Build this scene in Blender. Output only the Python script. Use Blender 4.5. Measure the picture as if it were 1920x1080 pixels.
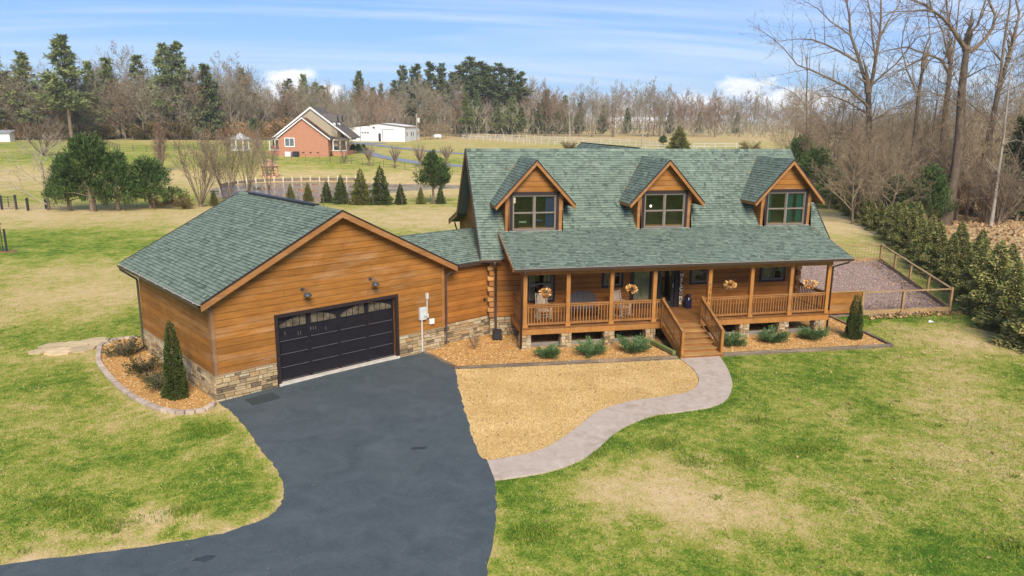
import bpy, bmesh, math, random
import numpy as np
from mathutils import Vector, Matrix, noise
random.seed(7); RNG = np.random.default_rng(7)
S = bpy.context.scene
for o in list(S.objects): bpy.data.objects.remove(o)
# ------------------------------------------------------------------ camera, sky, sun, exposure
CAM = Vector((-6.7494, -28.9536, 9.3261)); YAW, PIT, ROL, FPX = 0.2115, -0.2211, 0.0089, 1380.4
FW = Vector((math.sin(YAW)*math.cos(PIT), math.cos(YAW)*math.cos(PIT), math.sin(PIT)))
_rt = Vector((math.cos(YAW), -math.sin(YAW), 0)); _up = _rt.cross(FW)
RT = _rt*math.cos(ROL)+_up*math.sin(ROL); UP = _up*math.cos(ROL)-_rt*math.sin(ROL)
cd = bpy.data.cameras.new('camera'); cam = bpy.data.objects.new('camera', cd); S.collection.objects.link(cam)
cd.sensor_width = 36; cd.lens = FPX/1920*36; cd.clip_start = .1; cd.clip_end = 9000
cam.matrix_world = Matrix(((RT.x, UP.x, -FW.x, CAM.x), (RT.y, UP.y, -FW.y, CAM.y), (RT.z, UP.z, -FW.z, CAM.z), (0, 0, 0, 1)))
S.camera = cam
SUN_EL, SUN_AZ = math.radians(39), math.radians(180)
W = bpy.data.worlds.new('World'); S.world = W; W.use_nodes = True
nt = W.node_tree; nt.nodes.clear()
def N(t, ty, **k):
    n = t.nodes.new(ty)
    for a, b in k.items():
        if a in n.inputs: n.inputs[a].default_value = b
        else: setattr(n, a, b)
    return n
def L(t, a, b): t.links.new(a, b)
def math_(t, op, a, b=None, clamp=False):
    n = t.nodes.new('ShaderNodeMath'); n.operation = op; n.use_clamp = clamp
    for i, x in enumerate((a, b)):
        if x is None: continue
        if isinstance(x, (int, float)): n.inputs[i].default_value = x
        else: L(t, x, n.inputs[i])
    return n.outputs[0]
def ramp(t, fac, stops, interp='LINEAR'):
    n = t.nodes.new('ShaderNodeValToRGB'); cr = n.color_ramp; cr.interpolation = interp
    while len(cr.elements) < len(stops): cr.elements.new(.5)
    for e, (p, c) in zip(cr.elements, stops):
        e.position = p; e.color = (c, c, c, 1) if isinstance(c, (int, float)) else (*c, 1)
    L(t, fac, n.inputs[0]); return n.outputs[0]
def mix(t, f, a, b, mode='MIX'):
    n = t.nodes.new('ShaderNodeMix'); n.data_type = 'RGBA'; n.blend_type = mode
    for i, x in ((0, f), (6, a), (7, b)):
        if isinstance(x, (int, float)): n.inputs[i].default_value = x if i == 0 else (x, x, x, 1)
        elif isinstance(x, tuple): n.inputs[i].default_value = (*x, 1)
        else: L(t, x, n.inputs[i])
    return n.outputs[2]
out = N(nt, 'ShaderNodeOutputWorld'); bg = N(nt, 'ShaderNodeBackground'); bg.inputs[1].default_value = .10
sky = N(nt, 'ShaderNodeTexSky'); sky.sky_type = 'NISHITA'; sky.sun_disc = False
sky.sun_elevation = SUN_EL; sky.sun_rotation = SUN_AZ; sky.air_density = 1.0; sky.dust_density = .6; sky.ozone_density = 2.0; sky.altitude = 200
tc = N(nt, 'ShaderNodeTexCoord'); sx = N(nt, 'ShaderNodeSeparateXYZ'); L(nt, tc.outputs['Generated'], sx.inputs[0])
zz = math_(nt, 'ADD', math_(nt, 'MAXIMUM', sx.outputs[2], 0), .12)
cb = N(nt, 'ShaderNodeCombineXYZ'); L(nt, math_(nt, 'DIVIDE', sx.outputs[0], zz), cb.inputs[0]); L(nt, math_(nt, 'DIVIDE', sx.outputs[1], zz), cb.inputs[1])
mp = N(nt, 'ShaderNodeMapping'); mp.inputs['Rotation'].default_value = (0, 0, math.radians(62)); mp.inputs['Scale'].default_value = (.28, 1.5, 1); mp.inputs['Location'].default_value = (1.3, 2.2, 0)
L(nt, cb.outputs[0], mp.inputs[0])
n1 = N(nt, 'ShaderNodeTexNoise', Scale=.8, Detail=7.0, Roughness=.55, Distortion=.6); L(nt, mp.outputs[0], n1.inputs[0])
cir = ramp(nt, n1.outputs[0], [(.42, 0), (.72, .75)])
# cumulus banks low over the horizon
mp2 = N(nt, 'ShaderNodeMapping'); mp2.inputs['Scale'].default_value = (1, 1, 2.6); L(nt, tc.outputs['Generated'], mp2.inputs[0])
n2 = N(nt, 'ShaderNodeTexNoise', Scale=11.0, Detail=9.0, Roughness=.62); L(nt, mp2.outputs[0], n2.inputs[0])
n3 = N(nt, 'ShaderNodeTexNoise', Scale=3.1, Detail=2.0); L(nt, tc.outputs['Generated'], n3.inputs[0])
n3b = ramp(nt, n2.outputs[0], [(.38, 0), (.58, 1)])
def puff(u, v, w, h, amp):
    d = (FW+RT*((u-960)/FPX)+UP*((540-v)/FPX)).normalized()
    s = N(nt, 'ShaderNodeVectorMath', operation='SUBTRACT'); L(nt, tc.outputs['Generated'], s.inputs[0]); s.inputs[1].default_value = d
    m = N(nt, 'ShaderNodeVectorMath', operation='MULTIPLY'); L(nt, s.outputs[0], m.inputs[0]); m.inputs[1].default_value = (1/w, 1/w, 1/h)
    l = N(nt, 'ShaderNodeVectorMath', operation='LENGTH'); L(nt, m.outputs[0], l.inputs[0])
    return math_(nt, 'SUBTRACT', amp, l.outputs['Value'])
pf = puff(545, 178, .055, .036, 1.0)
for a in ((612, 172, .03, .018, 1), (1405, 172, .05, .033, 1), (1330, 200, .07, .025, 1), (1500, 190, .08, .025, 1), (480, 190, .05, .018, 1), (1190, 205, .05, .012, 1)): pf = math_(nt, 'MAXIMUM', pf, puff(*a))
base_c = math_(nt, 'SUBTRACT', n3.outputs[0], .62)
lowz = ramp(nt, sx.outputs[2], [(0.0, 1), (.09, .3), (.16, 0)])
gen = math_(nt, 'SUBTRACT', math_(nt, 'MULTIPLY', base_c, 2.0), math_(nt, 'SUBTRACT', 1, lowz))
pf = math_(nt, 'MAXIMUM', pf, gen)
pf = math_(nt, 'ADD', pf, math_(nt, 'MULTIPLY', math_(nt, 'SUBTRACT', n2.outputs[0], .5), 2.6))
cum = ramp(nt, pf, [(.22, 0), (.62, .9)])
pale = ramp(nt, sx.outputs[2], [(0, .8), (.10, .52), (.25, .22), (.5, .24), (1, .45)])
deep = mix(nt, 1.0, sky.outputs[0], (.155, .40, .82), 'MULTIPLY')
c = mix(nt, pale, deep, (2.75, 3.6, 4.65))
c = mix(nt, cir, c, (4.4, 4.8, 5.15))
c = mix(nt, cum, c, mix(nt, n3b, (4.6, 4.8, 5.3), (6.3, 6.3, 6.3)))
L(nt, c, bg.inputs[0]); L(nt, bg.outputs[0], out.inputs[0])
sl = bpy.data.lights.new('sun', 'SUN'); sl.energy = 2.95; sl.angle = math.radians(28); sl.color = (1, .91, .76)
so = bpy.data.objects.new('sun', sl); S.collection.objects.link(so)
sd = Vector((math.sin(SUN_AZ)*math.cos(SUN_EL), math.cos(SUN_AZ)*math.cos(SUN_EL), math.sin(SUN_EL)))
so.rotation_euler = sd.to_track_quat('Z', 'Y').to_euler()
S.view_settings.view_transform = 'Standard'; S.view_settings.look = 'None'; S.view_settings.exposure = 1.0; S.view_settings.gamma = 1
try: S.view_settings.use_curve_mapping = False
except Exception: pass
# ------------------------------------------------------------------ helpers
TP = [(-1e4, -.05), (84, -.05), (118, .05), (148, 2.5), (185, 3.1), (220, 3.6), (240, 4.1), (300, 5.5), (400, 6.5), (600, 7.5), (1500, 8.2), (1e5, 8.2)]
_tx = np.array([a for a, b in TP]); _tz = np.array([b for a, b in TP])
FH = (math.sin(YAW), math.cos(YAW))
def gnp(x, y):
    d = (x-CAM.x)*FH[0]+(y-CAM.y)*FH[1]
    z = (np.interp(d-4, _tx, _tz)+np.interp(d+4, _tx, _tz)+np.interp(d, _tx, _tz))/3
    z = z+.10*np.exp(-((x+7.6)**2+(y+1.6)**2)/(2*3.2**2))
    k = ((x-6)*FH[1]-(y-0)*FH[0]); 
    return z
def g(x, y): return float(gnp(np.float64(x), np.float64(y)))
def at(u, v, dz=0.):
    d = FW+RT*((u-960)/FPX)+UP*((540-v)/FPX)
    t = 5.; st = .25
    while t < 3000:
        p = CAM+d*t
        if p.z < g(p.x, p.y)+dz: break
        t += st; st = max(.25, t*.004)
    lo, hi = t-st, t
    for _ in range(18):
        m = (lo+hi)/2; p = CAM+d*m
        if p.z < g(p.x, p.y)+dz: hi = m
        else: lo = m
    return CAM+d*hi
def at_depth(u, v, dep): return CAM+(FW+RT*((u-960)/FPX)+UP*((540-v)/FPX))*dep
def depth(p): return (Vector(p)-CAM).dot(FW)
def link(o): S.collection.objects.link(o)
def tag(o, label=None, cat=None, group=None, kind=None):
    for k, v in (('label', label), ('category', cat), ('group', group), ('kind', kind)):
        if v: o[k] = v
    return o
def thing(name, label, cat, loc=(0, 0, 0), rz=0, group=None):
    o = bpy.data.objects.new(name, None); link(o); o.location = loc; o.rotation_euler = (0, 0, rz); o.empty_display_size = .2
    return tag(o, label, cat, group)
def mesh_np(name, V, F, v=None, mats=None):
    V = np.asarray(V, np.float32); F = np.asarray(F, np.int32); k = F.shape[1]
    me = bpy.data.meshes.new(name); me.vertices.add(len(V)); me.vertices.foreach_set('co', V.ravel())
    me.loops.add(F.size); me.loops.foreach_set('vertex_index', F.ravel()); me.polygons.add(len(F))
    me.polygons.foreach_set('loop_start', np.arange(0, F.size, k, dtype=np.int32))
    try: me.polygons.foreach_set('loop_total', np.full(len(F), k, np.int32))
    except Exception: pass
    if v is not None:
        a = me.attributes.new('v', 'FLOAT', 'FACE'); a.data.foreach_set('value', np.asarray(v, np.float32))
    me.update(calc_edges=True); me.validate(); return me
class MB:
    def __init__(s): s.V = []; s.F = []; s.A = []
    def add(s, vs, fs, v=.5):
        b = len(s.V); s.V += [tuple(p) for p in vs]
        s.F += [tuple(i+b for i in f) for f in fs]; s.A += [v]*len(fs); return s
    def hexa(s, p, v=.5):   # 4 bottom ccw, 4 top
        return s.add(p, ((3, 2, 1, 0), (4, 5, 6, 7), (0, 1, 5, 4), (1, 2, 6, 5), (2, 3, 7, 6), (3, 0, 4, 7)), v)
    def box(s, x0, x1, y0, y1, z0, z1, v=.5):
        return s.hexa(((x0, y0, z0), (x1, y0, z0), (x1, y1, z0), (x0, y1, z0), (x0, y0, z1), (x1, y0, z1), (x1, y1, z1), (x0, y1, z1)), v)
    def bar(s, a, b, w, h, v=.5, up=(0, 0, 1)):
        a = Vector(a); b = Vector(b); d = (b-a).normalized(); sd_ = d.cross(Vector(up))
        if sd_.length < 1e-4: sd_ = Vector((1, 0, 0))
        sd_.normalize(); u = sd_.cross(d); x = sd_*(w/2); y = u*(h/2)
        return s.hexa((a-x-y, a+x-y, b+x-y, b-x-y, a-x+y, a+x+y, b+x+y, b-x+y), v)
    def tube(s, pts, rad, n=6, v=.5, cap=True):
        pts = [Vector(p) for p in pts]
        if not isinstance(rad, (list, tuple)): rad = [rad]*len(pts)
        b = len(s.V); pd = None
        for i, p in enumerate(pts):
            d = (pts[min(i+1, len(pts)-1)]-pts[max(i-1, 0)]).normalized()
            x = d.cross(Vector((.13, .37, .92)) if pd is None else pd)
            if pd is None: pd = x.normalized().cross(d).normalized(); x = d.cross(pd)
            x.normalize(); y = d.cross(x)
            pd = x.cross(d).normalized() if x.length else pd
            x = d.cross(pd).normalized(); y = d.cross(x)
            for k in range(n):
                a = 2*math.pi*k/n; s.V.append(tuple(p+(x*math.cos(a)+y*math.sin(a))*rad[i]))
        for i in range(len(pts)-1):
            for k in range(n):
                a0 = b+i*n+k; a1 = b+i*n+(k+1) % n; s.F.append((a0, a1, a1+n, a0+n)); s.A.append(v)
        if cap:
            s.F.append(tuple(b+k for k in range(n))[::-1]); s.A.append(v); e = b+(len(pts)-1)*n
            s.F.append(tuple(e+k for k in range(n))); s.A.append(v)
        return s
    def lathe(s, prof, c=(0, 0, 0), n=16, v=.5):
        b = len(s.V)
        for r, z in prof:
            for k in range(n): a = 2*math.pi*k/n; s.V.append((c[0]+r*math.cos(a), c[1]+r*math.sin(a), c[2]+z))
        for i in range(len(prof)-1):
            for k in range(n): a0 = b+i*n+k; a1 = b+i*n+(k+1) % n; s.F.append((a0, a1, a1+n, a0+n)); s.A.append(v)
        s.F.append(tuple(b+k for k in range(n))[::-1]); s.A.append(v); e = b+(len(prof)-1)*n
        s.F.append(tuple(e+k for k in range(n))); s.A.append(v); return s
    def prism(s, poly, f0, f1, v=.5):   # poly list of 2d; f0,f1 map 2d->3d
        n = len(poly); A = [f0(*p) for p in poly]; B = [f1(*p) for p in poly]
        return s.add(A+B, [tuple(range(n))[::-1], tuple(range(n, 2*n))]+[(i, (i+1) % n, n+(i+1) % n, n+i) for i in range(n)], v)
    def mesh(s, name):
        me = bpy.data.meshes.new(name); me.from_pydata(s.V, [], s.F)
        a = me.attributes.new('v', 'FLOAT', 'FACE'); a.data.foreach_set('value', s.A); me.update(); return me
    def build(s, name, mat, parent=None, kind=None, smooth=False, fix=True):
        me = s.mesh(name)
        if fix:
            bm = bmesh.new(); bm.from_mesh(me); bmesh.ops.recalc_face_normals(bm, faces=bm.faces); bm.to_mesh(me); bm.free()
        return obj(name, me, mat, parent, kind, smooth)
def obj(name, me, mat, parent=None, kind=None, smooth=False):
    o = bpy.data.objects.new(name, me); link(o)
    if not me.materials: me.materials.append(mat)
    if parent: o.parent = parent
    if kind: o['kind'] = kind
    if smooth: me.polygons.foreach_set('use_smooth', [True]*len(me.polygons))
    return o
def copy_tree(o, parent=None):
    c = o.copy(); link(c)
    if parent: c.parent = parent
    for ch in o.children: copy_tree(ch, c)
    return c
def bevel(o, w=.01, seg=1):
    m = o.modifiers.new('bevel', 'BEVEL'); m.width = w; m.segments = seg; m.limit_method = 'ANGLE'; return o
# ------------------------------------------------------------------ materials
def mat(name, fn, rough=.7, spec=.3, metal=0):
    m = bpy.data.materials.new(name); m.use_nodes = True; t = m.node_tree; b = t.nodes['Principled BSDF']
    b.inputs['Roughness'].default_value = rough; b.inputs['Specular IOR Level'].default_value = spec; b.inputs['Metallic'].default_value = metal
    r = fn(t, b)
    if isinstance(r, tuple): b.inputs['Base Color'].default_value = (*r, 1)
    elif r is not None: L(t, r, b.inputs['Base Color'])
    return m
def pos(t): return N(t, 'ShaderNodeNewGeometry').outputs['Position']
def ocoord(t): return N(t, 'ShaderNodeTexCoord').outputs['Object']
def noise_(t, co, sc, det=3, rough=.5, stretch=None, rot=None, dist=0):
    if stretch or rot:
        m = N(t, 'ShaderNodeMapping'); L(t, co, m.inputs[0])
        if stretch: m.inputs['Scale'].default_value = stretch
        if rot: m.inputs['Rotation'].default_value = (0, 0, rot)
        co = m.outputs[0]
    n = N(t, 'ShaderNodeTexNoise', Scale=sc, Detail=float(det), Roughness=rough, Distortion=float(dist)); L(t, co, n.inputs[0]); return n.outputs[0]
def vattr(t, name='v'): a = N(t, 'ShaderNodeAttribute'); a.attribute_name = name; return a.outputs['Fac']
def orand(t): return N(t, 'ShaderNodeObjectInfo').outputs['Random']
def bump(t, b, h, dist=.01, st=.5):
    n = N(t, 'ShaderNodeBump', Strength=st, Distance=dist); L(t, h, n.inputs['Height']); L(t, n.outputs[0], b.inputs['Normal'])
def m_wood(name, c0, c1, c2, weather=.0, st=(.6, .6, 9), rough=.62):
    def f(t, b):
        p = pos(t); v = vattr(t)
        gr = noise_(t, p, 3.0, 6, .6, st, dist=.4)
        c = ramp(t, gr, [(.25, c0), (.5, c1), (.78, c2)])
        sh = ramp(t, v, [(0, .82), (.5, 1.0), (1, 1.13)]); c = mix(t, 1.0, c, sh, 'MULTIPLY')
        bl = noise_(t, p, .9, 3, .6); c = mix(t, 1.0, c, ramp(t, bl, [(.3, .84), (.7, 1.12)]), 'MULTIPLY')
        k = N(t, 'ShaderNodeTexVoronoi', Scale=1.7); m = N(t, 'ShaderNodeMapping'); m.inputs['Scale'].default_value = (1, 1, 2.2); L(t, p, m.inputs[0]); L(t, m.outputs[0], k.inputs[0])
        kn = ramp(t, k.outputs['Distance'], [(.035, .35), (.075, 1)]); c = mix(t, .8, c, kn, 'MULTIPLY')
        if weather:
            w = noise_(t, p, 1.3, 5, .65, (.35, .35, 2.2)); c = mix(t, ramp(t, w, [(.52, 0), (.70, weather)]), c, (.50, .33, .20))
            w2 = noise_(t, p, .75, 4, .6, (.5, .5, 1.1)); c = mix(t, ramp(t, w2, [(.52, 0), (.8, .5)]), c, (.16, .062, .018))
        bump(t, b, gr, .006, .5); return c
    return mat(name, f, rough, .22)
def flat(name, c, rough=.6, spec=.3, var=.12, sc=6, metal=0):
    def f(t, b):
        p = pos(t); n = noise_(t, p, sc, 4, .6)
        return mix(t, 1.0, mix(t, 1.0, c, ramp(t, n, [(.3, 1-var), (.7, 1+var)]), 'MULTIPLY'), ramp(t, vattr(t), [(0, 1-var), (1, 1+var)]), 'MULTIPLY')
    return mat(name, f, rough, spec, metal)
M = {}
M['wood'] = m_wood('stained_pine', (.235, .090, .017), (.298, .122, .024), (.37, .164, .038), .35)
M['wood_red'] = m_wood('stained_log', (.25, .090, .018), (.32, .124, .026), (.39, .166, .040), .05)
M['wood_trim'] = m_wood('trim_board', (.24, .10, .03), (.31, .138, .044), (.38, .185, .07), .3)
M['post'] = m_wood('porch_timber', (.29, .118, .027), (.355, .155, .038), (.43, .205, .06), .2, (9, 9, .6))
M['corner'] = m_wood('weathered_corner_board', (.17, .09, .045), (.23, .12, .055), (.30, .17, .09), .3, (9, 9, .6))
M['rail'] = m_wood('railing_timber', (.22, .092, .026), (.29, .128, .038), (.38, .19, .07), .2)
M['deck'] = m_wood('deck_stain', (.17, .068, .020), (.23, .098, .028), (.32, .15, .05), .1, (.6, 5, 5))
M['log_end'] = m_wood('log_end_grain', (.38, .18, .06), (.48, .25, .09), (.55, .31, .13), 0, (3, 3, 3))
M['fence_wood'] = m_wood('fence_timber', (.26, .16, .07), (.34, .22, .10), (.42, .29, .15), .2)
M['timber'] = m_wood('landscape_timber', (.10, .075, .05), (.17, .13, .09), (.27, .23, .18), .4)
M['skirt'] = flat('grey_board', (.20, .18, .155), .8)
M['brown'] = flat('dark_brown_trim', (.024, .0145, .0135), .5, .4, .25, 9)
M['gutter'] = flat('brown_metal', (.055, .036, .028), .4, .5)
M['drip'] = flat('pale_drip_edge', (.42, .38, .33), .45, .5)
M['door'] = flat('garage_door_paint', (.013, .011, .0145), .55, .2, .2, 3)
M['door_highlight'] = flat('garage_door_painted_highlight', (.15, .13, .14), .4, .5)  # paler than the door: bevel highlight put into the colour
M['frame'] = flat('taupe_window_vinyl', (.19, .155, .13), .5, .35)
M['black'] = flat('black_metal', (.02, .02, .022), .45, .4)
M['navy'] = flat('navy_enamel', (.014, .018, .05), .25, .5)
M['slate'] = flat('slate_plastic', (.026, .026, .036), .5)
M['lampm'] = flat('slate_lamp_metal', (.045, .055, .065), .4, .5)
M['white'] = flat('white_paint', (.72, .72, .70), .5)
M['greybox'] = flat('pale_grey_metal', (.50, .50, .48), .5, .4)
M['conc'] = flat('pale_concrete', (.50, .45, .38), .8, .2, .15, 4)
M['cream'] = flat('cream_paint', (.55, .48, .38), .6)
M['tan'] = flat('tan_siding', (.36, .30, .21), .7)
M['roofdark'] = flat('dark_shingle', (.11, .095, .085), .85, .2, .25, 3)
M['roofgrey'] = flat('grey_roof', (.25, .25, .26), .8, .2)
M['redroof'] = flat('red_roof_edge', (.30, .07, .05), .6)
M['orange_roof'] = flat('cedar_gazebo', (.50, .30, .17), .7)
M['interior'] = flat('dim_interior', (.025, .022, .018), .9, .1)
M['teal'] = flat('teal_curtain', (.02, .16, .17), .8, .1)
M['sheer'] = flat('pale_reflection_curtain', (.40, .37, .24), .9, .1, .25, 5)  # pale curtains whose tone stands in for bright reflections in the porch panes
M['boxgreen'] = flat('pale_green_card', (.30, .42, .26), .8)
M['bluecl'] = flat('blue_cloth', (.04, .07, .20), .8)
M['signw'] = flat('cream_letters', (.80, .77, .66), .6)
M['signb'] = flat('brown_sign_board', (.10, .05, .025), .7)
M['flower'] = mat('orange_petals', lambda t, b: ramp(t, vattr(t), [(0, (.35, .12, .03)), (.4, (.66, .34, .09)), (.8, (.75, .50, .20)), (1, (.75, .60, .38))]), .6, .2)
M['rust'] = flat('copper_basket', (.38, .17, .07), .5, .4)
M['seat'] = flat('linen_seat', (.48, .36, .26), .8)
M['orange_leaf'] = flat('dead_leaves', (.36, .215, .105), .8, .1, .4, 2)
M['blue_glass'] = flat('grey_blue_glass', (.12, .14, .16), .15, .6)
M['wire'] = flat('dark_wire', (.07, .06, .05), .6)
M['copper'] = flat('rusty_brown_post', (.10, .075, .055), .8)
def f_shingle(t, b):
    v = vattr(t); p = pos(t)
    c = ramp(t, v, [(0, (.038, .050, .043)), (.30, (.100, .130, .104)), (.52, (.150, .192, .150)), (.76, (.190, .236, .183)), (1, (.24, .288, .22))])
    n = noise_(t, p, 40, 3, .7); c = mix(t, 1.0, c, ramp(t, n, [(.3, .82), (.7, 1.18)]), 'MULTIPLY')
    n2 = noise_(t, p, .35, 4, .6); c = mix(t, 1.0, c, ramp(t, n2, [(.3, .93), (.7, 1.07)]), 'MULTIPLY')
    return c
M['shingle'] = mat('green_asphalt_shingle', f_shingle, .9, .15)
def f_stone(t, b):
    v = vattr(t); p = pos(t)
    c = ramp(t, v, [(0, (.12, .09, .06)), (.10, (.22, .16, .095)), (.3, (.36, .26, .145)), (.5, (.43, .32, .18)), (.65, (.36, .22, .10)), (.75, (.47, .37, .22)), (1, (.42, .35, .25))])
    n = noise_(t, p, 14, 5, .65); bump(t, b, n, .02, .8)
    return mix(t, 1.0, c, ramp(t, n, [(.3, .72), (.7, 1.2)]), 'MULTIPLY')
M['stone'] = mat('ledge_stone', f_stone, .85, .2)
M['mortar'] = flat('mortar', (.30, .23, .14), .9, .1, .2, 8)
def f_asphalt(t, b):
    p = pos(t); c = ramp(t, noise_(t, p, 1.1, 7, .72, dist=.8), [(.3, (.047, .060, .066)), (.5, (.062, .077, .084)), (.7, (.080, .096, .103))])
    f = noise_(t, p, 60, 2, .8); c = mix(t, 1.0, c, ramp(t, f, [(.3, .8), (.7, 1.22)]), 'MULTIPLY')
    f2 = noise_(t, p, 17, 4, .8); c = mix(t, 1.0, c, ramp(t, f2, [(.3, .84), (.7, 1.18)]), 'MULTIPLY'); s = noise_(t, p, .33, 5, .7, dist=1.5); c = mix(t, ramp(t, s, [(.50, 0), (.74, .45)]), c, (.092, .104, .115))
    d = noise_(t, p, 5.5, 2, .5); c = mix(t, ramp(t, d, [(.765, 0), (.80, .5)]), c, (.16, .15, .14))
    bump(t, b, f, .006, .6); b.inputs['Coat Weight'].default_value = .0; return c
M['asphalt'] = mat('blacktop', f_asphalt, .75, .3)
def f_path(t, b):
    p = pos(t); n = noise_(t, p, 2.2, 6, .7, dist=1.2); c = ramp(t, n, [(.3, (.33, .26, .20)), (.5, (.42, .335, .27)), (.7, (.49, .405, .335))])
    c = mix(t, ramp(t, noise_(t, p, .5, 3), [(.45, 0), (.7, .4)]), c, (.46, .385, .325)); bump(t, b, noise_(t, p, 18, 4, .6), .01, .4); return c
M['path'] = mat('stamped_concrete', f_path, .8, .25)
GREEN = [(.0, (.060, .125, .014)), (.20, (.150, .215, .026)), (.38, (.275, .285, .050)), (.56, (.40, .33, .115)), (.78, (.50, .375, .175)), (1, (.56, .42, .235))]
def f_ground(t, b):
    p = pos(t); d = vattr(t, 'dry')
    a = noise_(t, p, .45, 8, .74, dist=.6); e = noise_(t, p, 2.6, 5, .7); h = noise_(t, p, 16, 3, .75)
    x = math_(t, 'ADD', d, math_(t, 'MULTIPLY', math_(t, 'SUBTRACT', a, .5), 1.5))
    x = math_(t, 'ADD', x, math_(t, 'MULTIPLY', math_(t, 'SUBTRACT', e, .5), 1.15))
    x = math_(t, 'ADD', x, math_(t, 'MULTIPLY', math_(t, 'SUBTRACT', h, .5), 1.0), True)
    c = ramp(t, x, GREEN)
    f = noise_(t, p, 45, 2, .8); c = mix(t, 1.0, c, ramp(t, f, [(.25, .62), (.75, 1.32)]), 'MULTIPLY')
    r = vattr(t, 'red'); c = mix(t, r, c, mix(t, h, (.30, .20, .10), (.48, .34, .19)))
    bump(t, b, h, .04, .5); return c
M['ground'] = mat('lawn_turf', f_ground, .95, .05)
def f_blade(t, b):
    c = ramp(t, vattr(t), GREEN); b.inputs['Subsurface Weight'].default_value = 0; return c
M['blade'] = mat('grass_blades', f_blade, .8, .12)
def f_straw(t, b):
    p = pos(t); h = noise_(t, p, 22, 3, .8); a = noise_(t, p, 1.2, 5, .7, (1, 2.5, 1))
    c = ramp(t, math_(t, 'ADD', math_(t, 'MULTIPLY', h, .5), math_(t, 'MULTIPLY', a, .5)), [(.3, (.42, .27, .10)), (.5, (.56, .39, .17)), (.7, (.66, .49, .25))]); bump(t, b, h, .03, .6); return c
M['straw'] = mat('dormant_turf', f_straw, .95, .05)
M['strawblade'] = mat('straw_blades', lambda t, b: ramp(t, vattr(t), [(0, (.40, .26, .10)), (.5, (.57, .395, .17)), (1, (.70, .53, .28))]), .9, .05)
M['mulch'] = mat('tan_gravel', lambda t, b: ramp(t, noise_(t, pos(t), 18, 3, .8), [(.3, (.24, .115, .035)), (.5, (.39, .215, .07)), (.7, (.54, .33, .14))]), .95, .05)
M['chip'] = mat('tan_pebbles', lambda t, b: ramp(t, vattr(t), [(0, (.17, .075, .025)), (.3, (.38, .19, .058)), (.6, (.54, .30, .10)), (.85, (.66, .44, .20)), (1, (.76, .62, .42))]), .8, .15)
M['mauve'] = mat('mauve_rock_bed', lambda t, b: ramp(t, noise_(t, pos(t), 12, 3, .8), [(.3, (.12, .075, .06)), (.5, (.24, .16, .14)), (.7, (.36, .25, .22))]), .95, .05)
M['mauvechip'] = mat('mauve_rocks', lambda t, b: ramp(t, vattr(t), [(0, (.12, .08, .06)), (.4, (.28, .195, .16)), (.7, (.38, .29, .24)), (.85, (.36, .20, .11)), (1, (.5, .42, .36))]), .85, .15)
M['paver'] = flat('pale_edging_block', (.42, .33, .26), .85, .2, .2, 5)
def f_water(t, b):
    p = pos(t); n_ = N(t, 'ShaderNodeBump', Distance=.25); L(t, noise_(t, p, 2.2, 3, .6), n_.inputs['Height']); L(t, ramp(t, noise_(t, p, .13, 3, .6, (1, 1.8, 1)), [(.42, .03), (.56, .8)]), n_.inputs['Strength']); L(t, n_.outputs[0], b.inputs['Normal']); b.inputs['Metallic'].default_value = 0; b.inputs['IOR'].default_value = 1.5; return (.11, .09, .065)
M['water'] = mat('pond_water', f_water, .05, 1.0)
def f_brick(t, b):
    p = pos(t); c = ramp(t, noise_(t, p, 6, 4, .7), [(.3, (.36, .155, .09)), (.7, (.48, .245, .155))]); return c
M['brick'] = mat('red_brick', f_brick, .85, .2)
def leafmat(name, a, b_, c_, tr=.25):
    def f(t, b):
        v = vattr(t); c = ramp(t, v, [(0, a), (.5, b_), (1, c_)]); r = orand(t)
        c = mix(t, 1.0, c, ramp(t, r, [(0, .8), (1, 1.2)]), 'MULTIPLY')
        return c
    return mat(name, f, .75, .12)
M['hedge'] = leafmat('hemlock_sprays', (.055, .085, .024), (.155, .185, .055), (.43, .34, .135))
M['cedar'] = leafmat('cedar_foliage', (.028, .055, .016), (.065, .11, .032), (.13, .18, .052))
M['pine'] = leafmat('pine_needles', (.08, .105, .04), (.17, .20, .075), (.30, .31, .12))
M['pinedark'] = leafmat('dark_conifer', (.06, .085, .038), (.125, .155, .065), (.21, .23, .10))
M['arb'] = leafmat('arborvitae_foliage', (.03, .05, .012), (.058, .082, .02), (.10, .12, .035))
M['juni'] = leafmat('juniper_foliage', (.04, .075, .025), (.085, .145, .05), (.15, .22, .085))
M['broad'] = leafmat('dull_shrub_leaves', (.035, .045, .02), (.08, .085, .04), (.16, .12, .06))
M['olive'] = leafmat('olive_conifer', (.07, .085, .015), (.14, .15, .03), (.24, .22, .06))
M['tanshrub'] = leafmat('bronze_conifer', (.10, .07, .025), (.16, .12, .045), (.22, .19, .07))
def barkm(name, a, b_):
    return mat(name, lambda t, b: mix(t, 1.0, ramp(t, noise_(t, pos(t), 3, 5, .7, (1, 1, .4)), [(.3, a), (.7, b_)]), ramp(t, orand(t), [(0, .85), (1, 1.18)]), 'MULTIPLY'), .9, .1)
M['bark'] = barkm('grey_brown_bark', (.10, .075, .05), (.28, .21, .145))
M['barkdark'] = barkm('dark_brown_bark', (.05, .037, .027), (.15, .11, .075))
M['barkpale'] = barkm('pale_bark', (.24, .20, .16), (.42, .36, .29))
M['barkred'] = barkm('reddish_twigs', (.20, .135, .09), (.34, .24, .16))
M['barkgrey'] = barkm('far_grey_twigs', (.19, .165, .12), (.35, .30, .215))
M['barkbrown'] = barkm('warm_twigs', (.21, .16, .10), (.37, .285, .18))
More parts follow.
